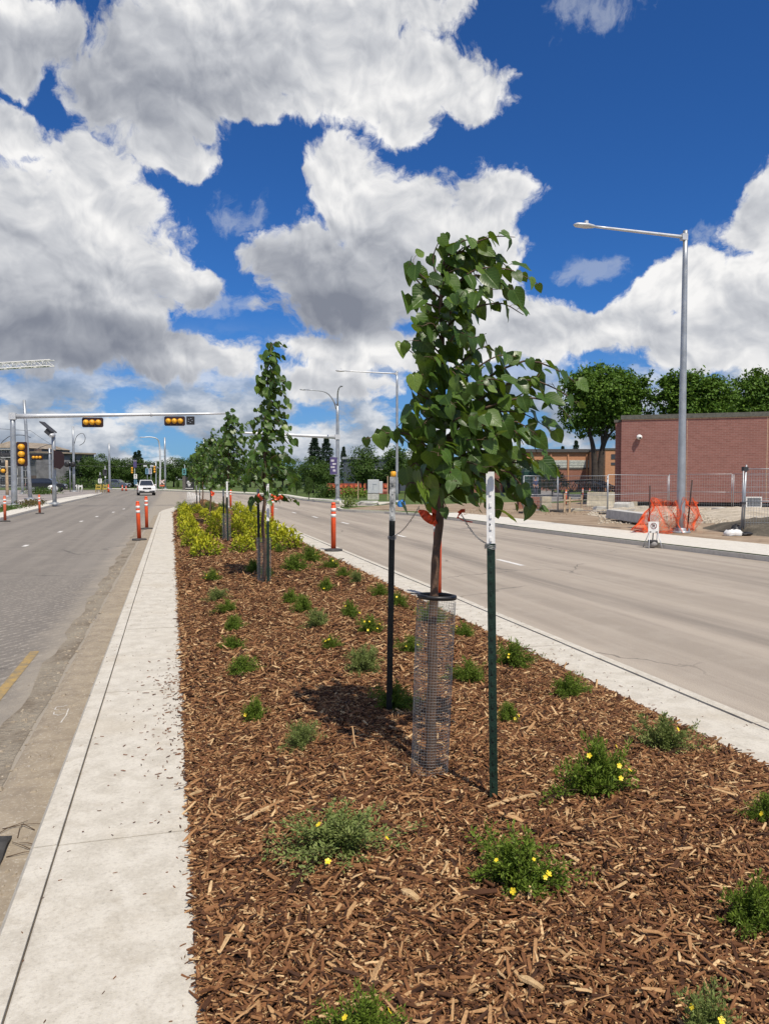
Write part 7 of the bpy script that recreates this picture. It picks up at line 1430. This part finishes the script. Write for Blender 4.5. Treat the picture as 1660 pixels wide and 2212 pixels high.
for (px, D, l) in ((1222, 61.5, 1.3), (1262, 61, 1.3)):
    t = thing('timber_trestle', 'dark timber trestle under the lattice boom', 'trestle', A(px, D), group='trestles under the lattice boom'); c = Vector(t.location); b = MB(); b.box(c + Vector((0, 0, .28)), (.25, 1.2, .56), rz_); b.box(c + Vector((0, 0, .03)), (.9, .3, .06), rz_); b.build('timber', M['dark'], t)
t = lattice('tower_crane', 'white lattice crane jib reaching in from the left against the clouds', 'crane', P(-520, 822, 230), P(113, 784, 200), 1.5, 44, .14, 'white'); b = MB(); mt = P(-420, 816, 225); b.box((mt.x, mt.y, mt.z / 2), (1.8, 1.8, mt.z)); b.build('mast', M['white'], t)
for px, D, h, lab in ((1222, 47, .95, 'orange post with pale top left end of the row before the lawn'), (1258, 56, .95, 'orange post second in the row before the lawn'), (1273, 57, .9, 'orange post behind the left end of the concrete barrier'), (1292, 58, 1.0, 'orange post with white band behind the concrete barrier')): delineator(A(px, D), lab, h, (0, 0), 'orange_faded', 'orange posts behind the wire fence', 0, .7)
t = thing('timber_rail', 'rough timber post and rail barricade in front of the lawn', 'barricade', A(1218, 36)); 
for px, y, D in ((1219, 1066, 36), (1230, 1073, 36.5), (1256, 1070, 38)): c = A(px, D); b = MB(); b.box(c + Vector((0, 0, P(px, y, D).z / 2)), (.08, .08, P(px, y, D).z), rz_); b.build('post', M['wood'], t)
b = MB(); p, q = P(1219, 1082, 36), P(1256, 1080, 38); b.tube([p, q], .045, 4); b.build('rail', M['wood'], t)
# gravel heaps and soil
def heap(name, label, pts, h, mat, seed, kind='structure'):
    r = random.Random(seed); pts = [Vector((p[0], p[1], 0)) for p in pts]; c = sum(pts, Vector()) / len(pts); rings = 9; n = 40; vs = []; fs = []
    def edge(a):
        d = Vector((math.cos(a), math.sin(a), 0)); best = 1e9
        for i in range(len(pts)):
            p, q = pts[i] - c, pts[(i + 1) % len(pts)] - c; e = q - p; dn = d.x * e.y - d.y * e.x
            if abs(dn) > 1e-9:
                s = (p.x * e.y - p.y * e.x) / dn; u = (p.x * d.y - p.y * d.x) / dn
                if s > 0 and -1e-6 <= u <= 1 + 1e-6: best = min(best, s)
        return best if best < 1e8 else 1
    for k in range(rings):
        f = 1 - k / (rings - 1)
        for i in range(n):
            a = 2 * math.pi * i / n; e = edge(a); p = c + Vector((math.cos(a), math.sin(a), 0)) * e * f; hh = h * (1 - f ** 2.2) * (.75 + .35 * math.sin(p.x * 1.3 + seed) * math.cos(p.y * 1.1)) + (.05 * math.sin(p.x * 5.1) * math.sin(p.y * 4.7) + r.uniform(-.03, .03)) * (1 - f); vs.append((p.x, p.y, max(hh, 0) + .012 if k else .002))
    for k in range(rings - 1):
        for i in range(n): j = (i + 1) % n; fs.append((k * n + i, k * n + j, (k + 1) * n + j, (k + 1) * n + i))
    return struct(npmesh(name, vs, fs, M[mat], smooth=True))
heap('gravel_heap', '', [A(1270, 44), A(1330, 37), A(1430, 33), A(1500, 33), A(1500, 40), A(1350, 44)], .22, 'gravel', 1); heap('gravel_heap', '', [A(1500, 35), A(1580, 27), A(1900, 24), A(1950, 38), A(1640, 41), A(1520, 40)], .30, 'gravel', 2); heap('soil_heap', '', [A(1512, 25), A(1580, 22.4), A(1720, 20.5), A(2000, 20), A(1900, 26), A(1640, 29)], .55, 'soil', 3); heap('dirt_heap', '', [A(1330, 24.5), A(1400, 24), A(1520, 22.8), A(1520, 27), A(1420, 29)], .14, 'dirt', 4)
def stones(n, box, smin, smax, mat, name, label, seed):
    r = np.random.default_rng(seed); px = r.uniform(box[0], box[1], n); D = r.uniform(box[2], box[3], n); C = np.array([tuple(A(a, d)) for a, d in zip(px, D)]); s = r.uniform(smin, smax, n) * r.uniform(.5, 1.2, n)
    base = np.array([(-1, -.8, 0), (1, -.9, 0), (.9, 1, 0), (-.9, .9, 0), (-.6, -.6, .9), (.7, -.5, 1), (.5, .6, .9), (-.5, .7, 1)]); a = r.uniform(0, 6.28, n); R_ = np.stack([np.cos(a), -np.sin(a), np.sin(a), np.cos(a)], 1).reshape(n, 2, 2); V = np.einsum('nij,kj->nki', R_, base[:, :2]); V = np.concatenate([V, np.repeat(base[None, :, 2:], n, 0)], 2) * s[:, None, None] + C[:, None] + np.array([0, 0, .02 + 0])
    F_ = (np.arange(n) * 8)[:, None, None] + np.array([(4, 5, 6, 7), (0, 1, 5, 4), (1, 2, 6, 5), (2, 3, 7, 6), (3, 0, 4, 7)])[None]; o = npmesh(name, V.reshape(-1, 3), F_.reshape(-1, 4), M[mat]); tag(o, label, None, None, 'stuff')
stones(3200, (1290, 1900, 27, 41), .015, .055, 'gravel', 'gravel', 'pale gravel and rubble strewn in front of the brick building', 1); stones(700, (1000, 1330, 34, 42), .012, .04, 'dirt', 'dirt_clods', 'loose clods on the bare dirt behind the far walk', 2)
def rubble(px, D, w, h, label, mat='concrete_grey'):
    c = A(px, D); t = thing('rubble_piece', label, 'rubble', c, group='broken concrete pieces on the site'); r = random.Random(int(px)); b = MB(); vs = [c + RT * (x * w / 2 * r.uniform(.7, 1.1)) + FW * (y * w / 2 * r.uniform(.7, 1.1)) + Vector((0, 0, zz * h * r.uniform(.7, 1.1))) for zz in (0, 1) for (x, y) in ((-1, -1), (1, -1), (1, 1), (-1, 1))]; b.add(vs, [(3, 2, 1, 0), (4, 5, 6, 7), (0, 1, 5, 4), (1, 2, 6, 5), (2, 3, 7, 6), (3, 0, 4, 7)]); b.build('chunk', M[mat], t, bevel=.02)
rubble(1242, 38, .8, .16, 'flat pale concrete chunk left of the gravel', 'concrete_tan'); rubble(1296, 40, .7, .2, 'grey concrete slab piece at the left gravel end'); rubble(1560, 38.5, .9, .18, 'flat grey slab below the vent grille'); rubble(742, 46, .5, .3, 'small pale chunk at the bulb of the far kerb', 'walk_far'); rubble(830, 48, .9, .2, 'white chunk on the ground right of the utility cabinet', 'walk_far'); rubble(795, 52, 1.4, .12, 'broken kerb slab below the utility cabinet')
c = A(1585, 21.6); t = thing('plastic_bag', 'white plastic bag with black sheeting lying at the back of the far walk', 'bag', c); b = MB(); r = random.Random(2)
for nm, cc, rr, mt in (('white_bag', c + Vector((0, 0, .06)), (.30, .2, .12), 'white'), ('black_sheet', c + RT * .36 + Vector((0, 0, .05)), (.2, .12, .05), 'black'), ('black_sheet', c + RT * .12 + FW * .12 + Vector((0, 0, .1)), (.14, .12, .22), 'black')):
    b = MB(); b.ball(cc, rr, 14, 9); b.v = [tuple(Vector(p) + Vector((r.uniform(-.03, .03), r.uniform(-.03, .03), r.uniform(-.03, .03)))) for p in b.v]; b.v = [(p[0], p[1], max(p[2], .01)) for p in b.v]; b.build(nm, M[mt], t)
M['tarp_blue'] = pm('blue_tarp', (.03, .22, .62), .5); M['teal_bin'] = pm('teal_plastic', (.02, .16, .15), .5)
for (px, D, s, mt, lab, nm) in ((867, 44, (.22, .2, .30), 'tarp_blue', 'bright blue tarp bundle on the ground left of the nearest trunk', 'tarp_bundle'), (930, 45, (.3, .25, .28), 'teal_bin', 'dark teal bag on the ground behind the nearest trunk', 'bag')):
    c = A(px, D); t = thing(nm, lab, 'tarp' if 'tarp' in nm else 'bag', c); b = MB(); b.ball(c + Vector((0, 0, s[2] * .45)), s, 12, 8); r = random.Random(px); b.v = [(p[0] + r.uniform(-.09, .09), p[1] + r.uniform(-.05, .05), max(p[2] * .9 + r.uniform(-.10, .06), .01)) for p in b.v]; b.build('cover', M[mt], t)
c = A(849, 40); t = thing('marker_post', 'slim blue post with a yellow cap behind the left stake', 'marker post', c); zt = P(849, 1018, 40).z; b = MB(); b.tube([c, c + Vector((0, 0, zt - .28))], .1, 10); b.build('post', pm('blue_plastic', (.03, .10, .35), .5), t); b = MB(); b.lathe(c, [(.11, zt - .285), (.15, zt - .27), (.15, zt - .05), (.1, zt)], 12); b.build('cap', M['yellow'], t)
for px, D, y0, lab in ((773, 60, 1040, 'thin yellow green survey stake left of the utility cabinet'), (837, 58, 1028, 'thin wooden survey stake right of the utility cabinet')): c = A(px, D); t = thing('survey_stake', lab, 'stake', c, group='survey stakes near the utility cabinet'); b = MB(); b.box(c + Vector((0, 0, P(px, y0, D).z / 2)), (.07, .05, P(px, y0, D).z), rz_); b.build('lath', M['wood'], t)
# white netting at the median nose
c = GM(416, 1090); t = thing('white_netting', 'white plastic netting propped on the median nose behind the far stakes', 'net', c); b = MB()
for k in range(9): b.tube([c + RT * (-.35 + .09 * k), c + RT * (-.25 + .09 * k) + Vector((0, 0, .75 - .03 * k))], .016, 4); b.tube([c + RT * (-.36) + Vector((0, 0, .09 * k)), c + RT * .45 + Vector((0, 0, .075 * k))], .014, 4)
b.build('net', M['white'], t)
c = P(5, 1017, 62); signal(c + RT * .1, True, 'yellow hooded signal head at the left picture edge', 1, .34, (.02, .02), 'maroon', 'yellow')
c = P(80, 988, 95); signal(c, True, 'far horizontal traffic light right of the tallest catenary pole', 3, .36, (.12, .12)); wire(P(-60, 982, 95), P(112, 980, 97), 0, .07, 'pale far mast arm crossing in front of the apartments', None)
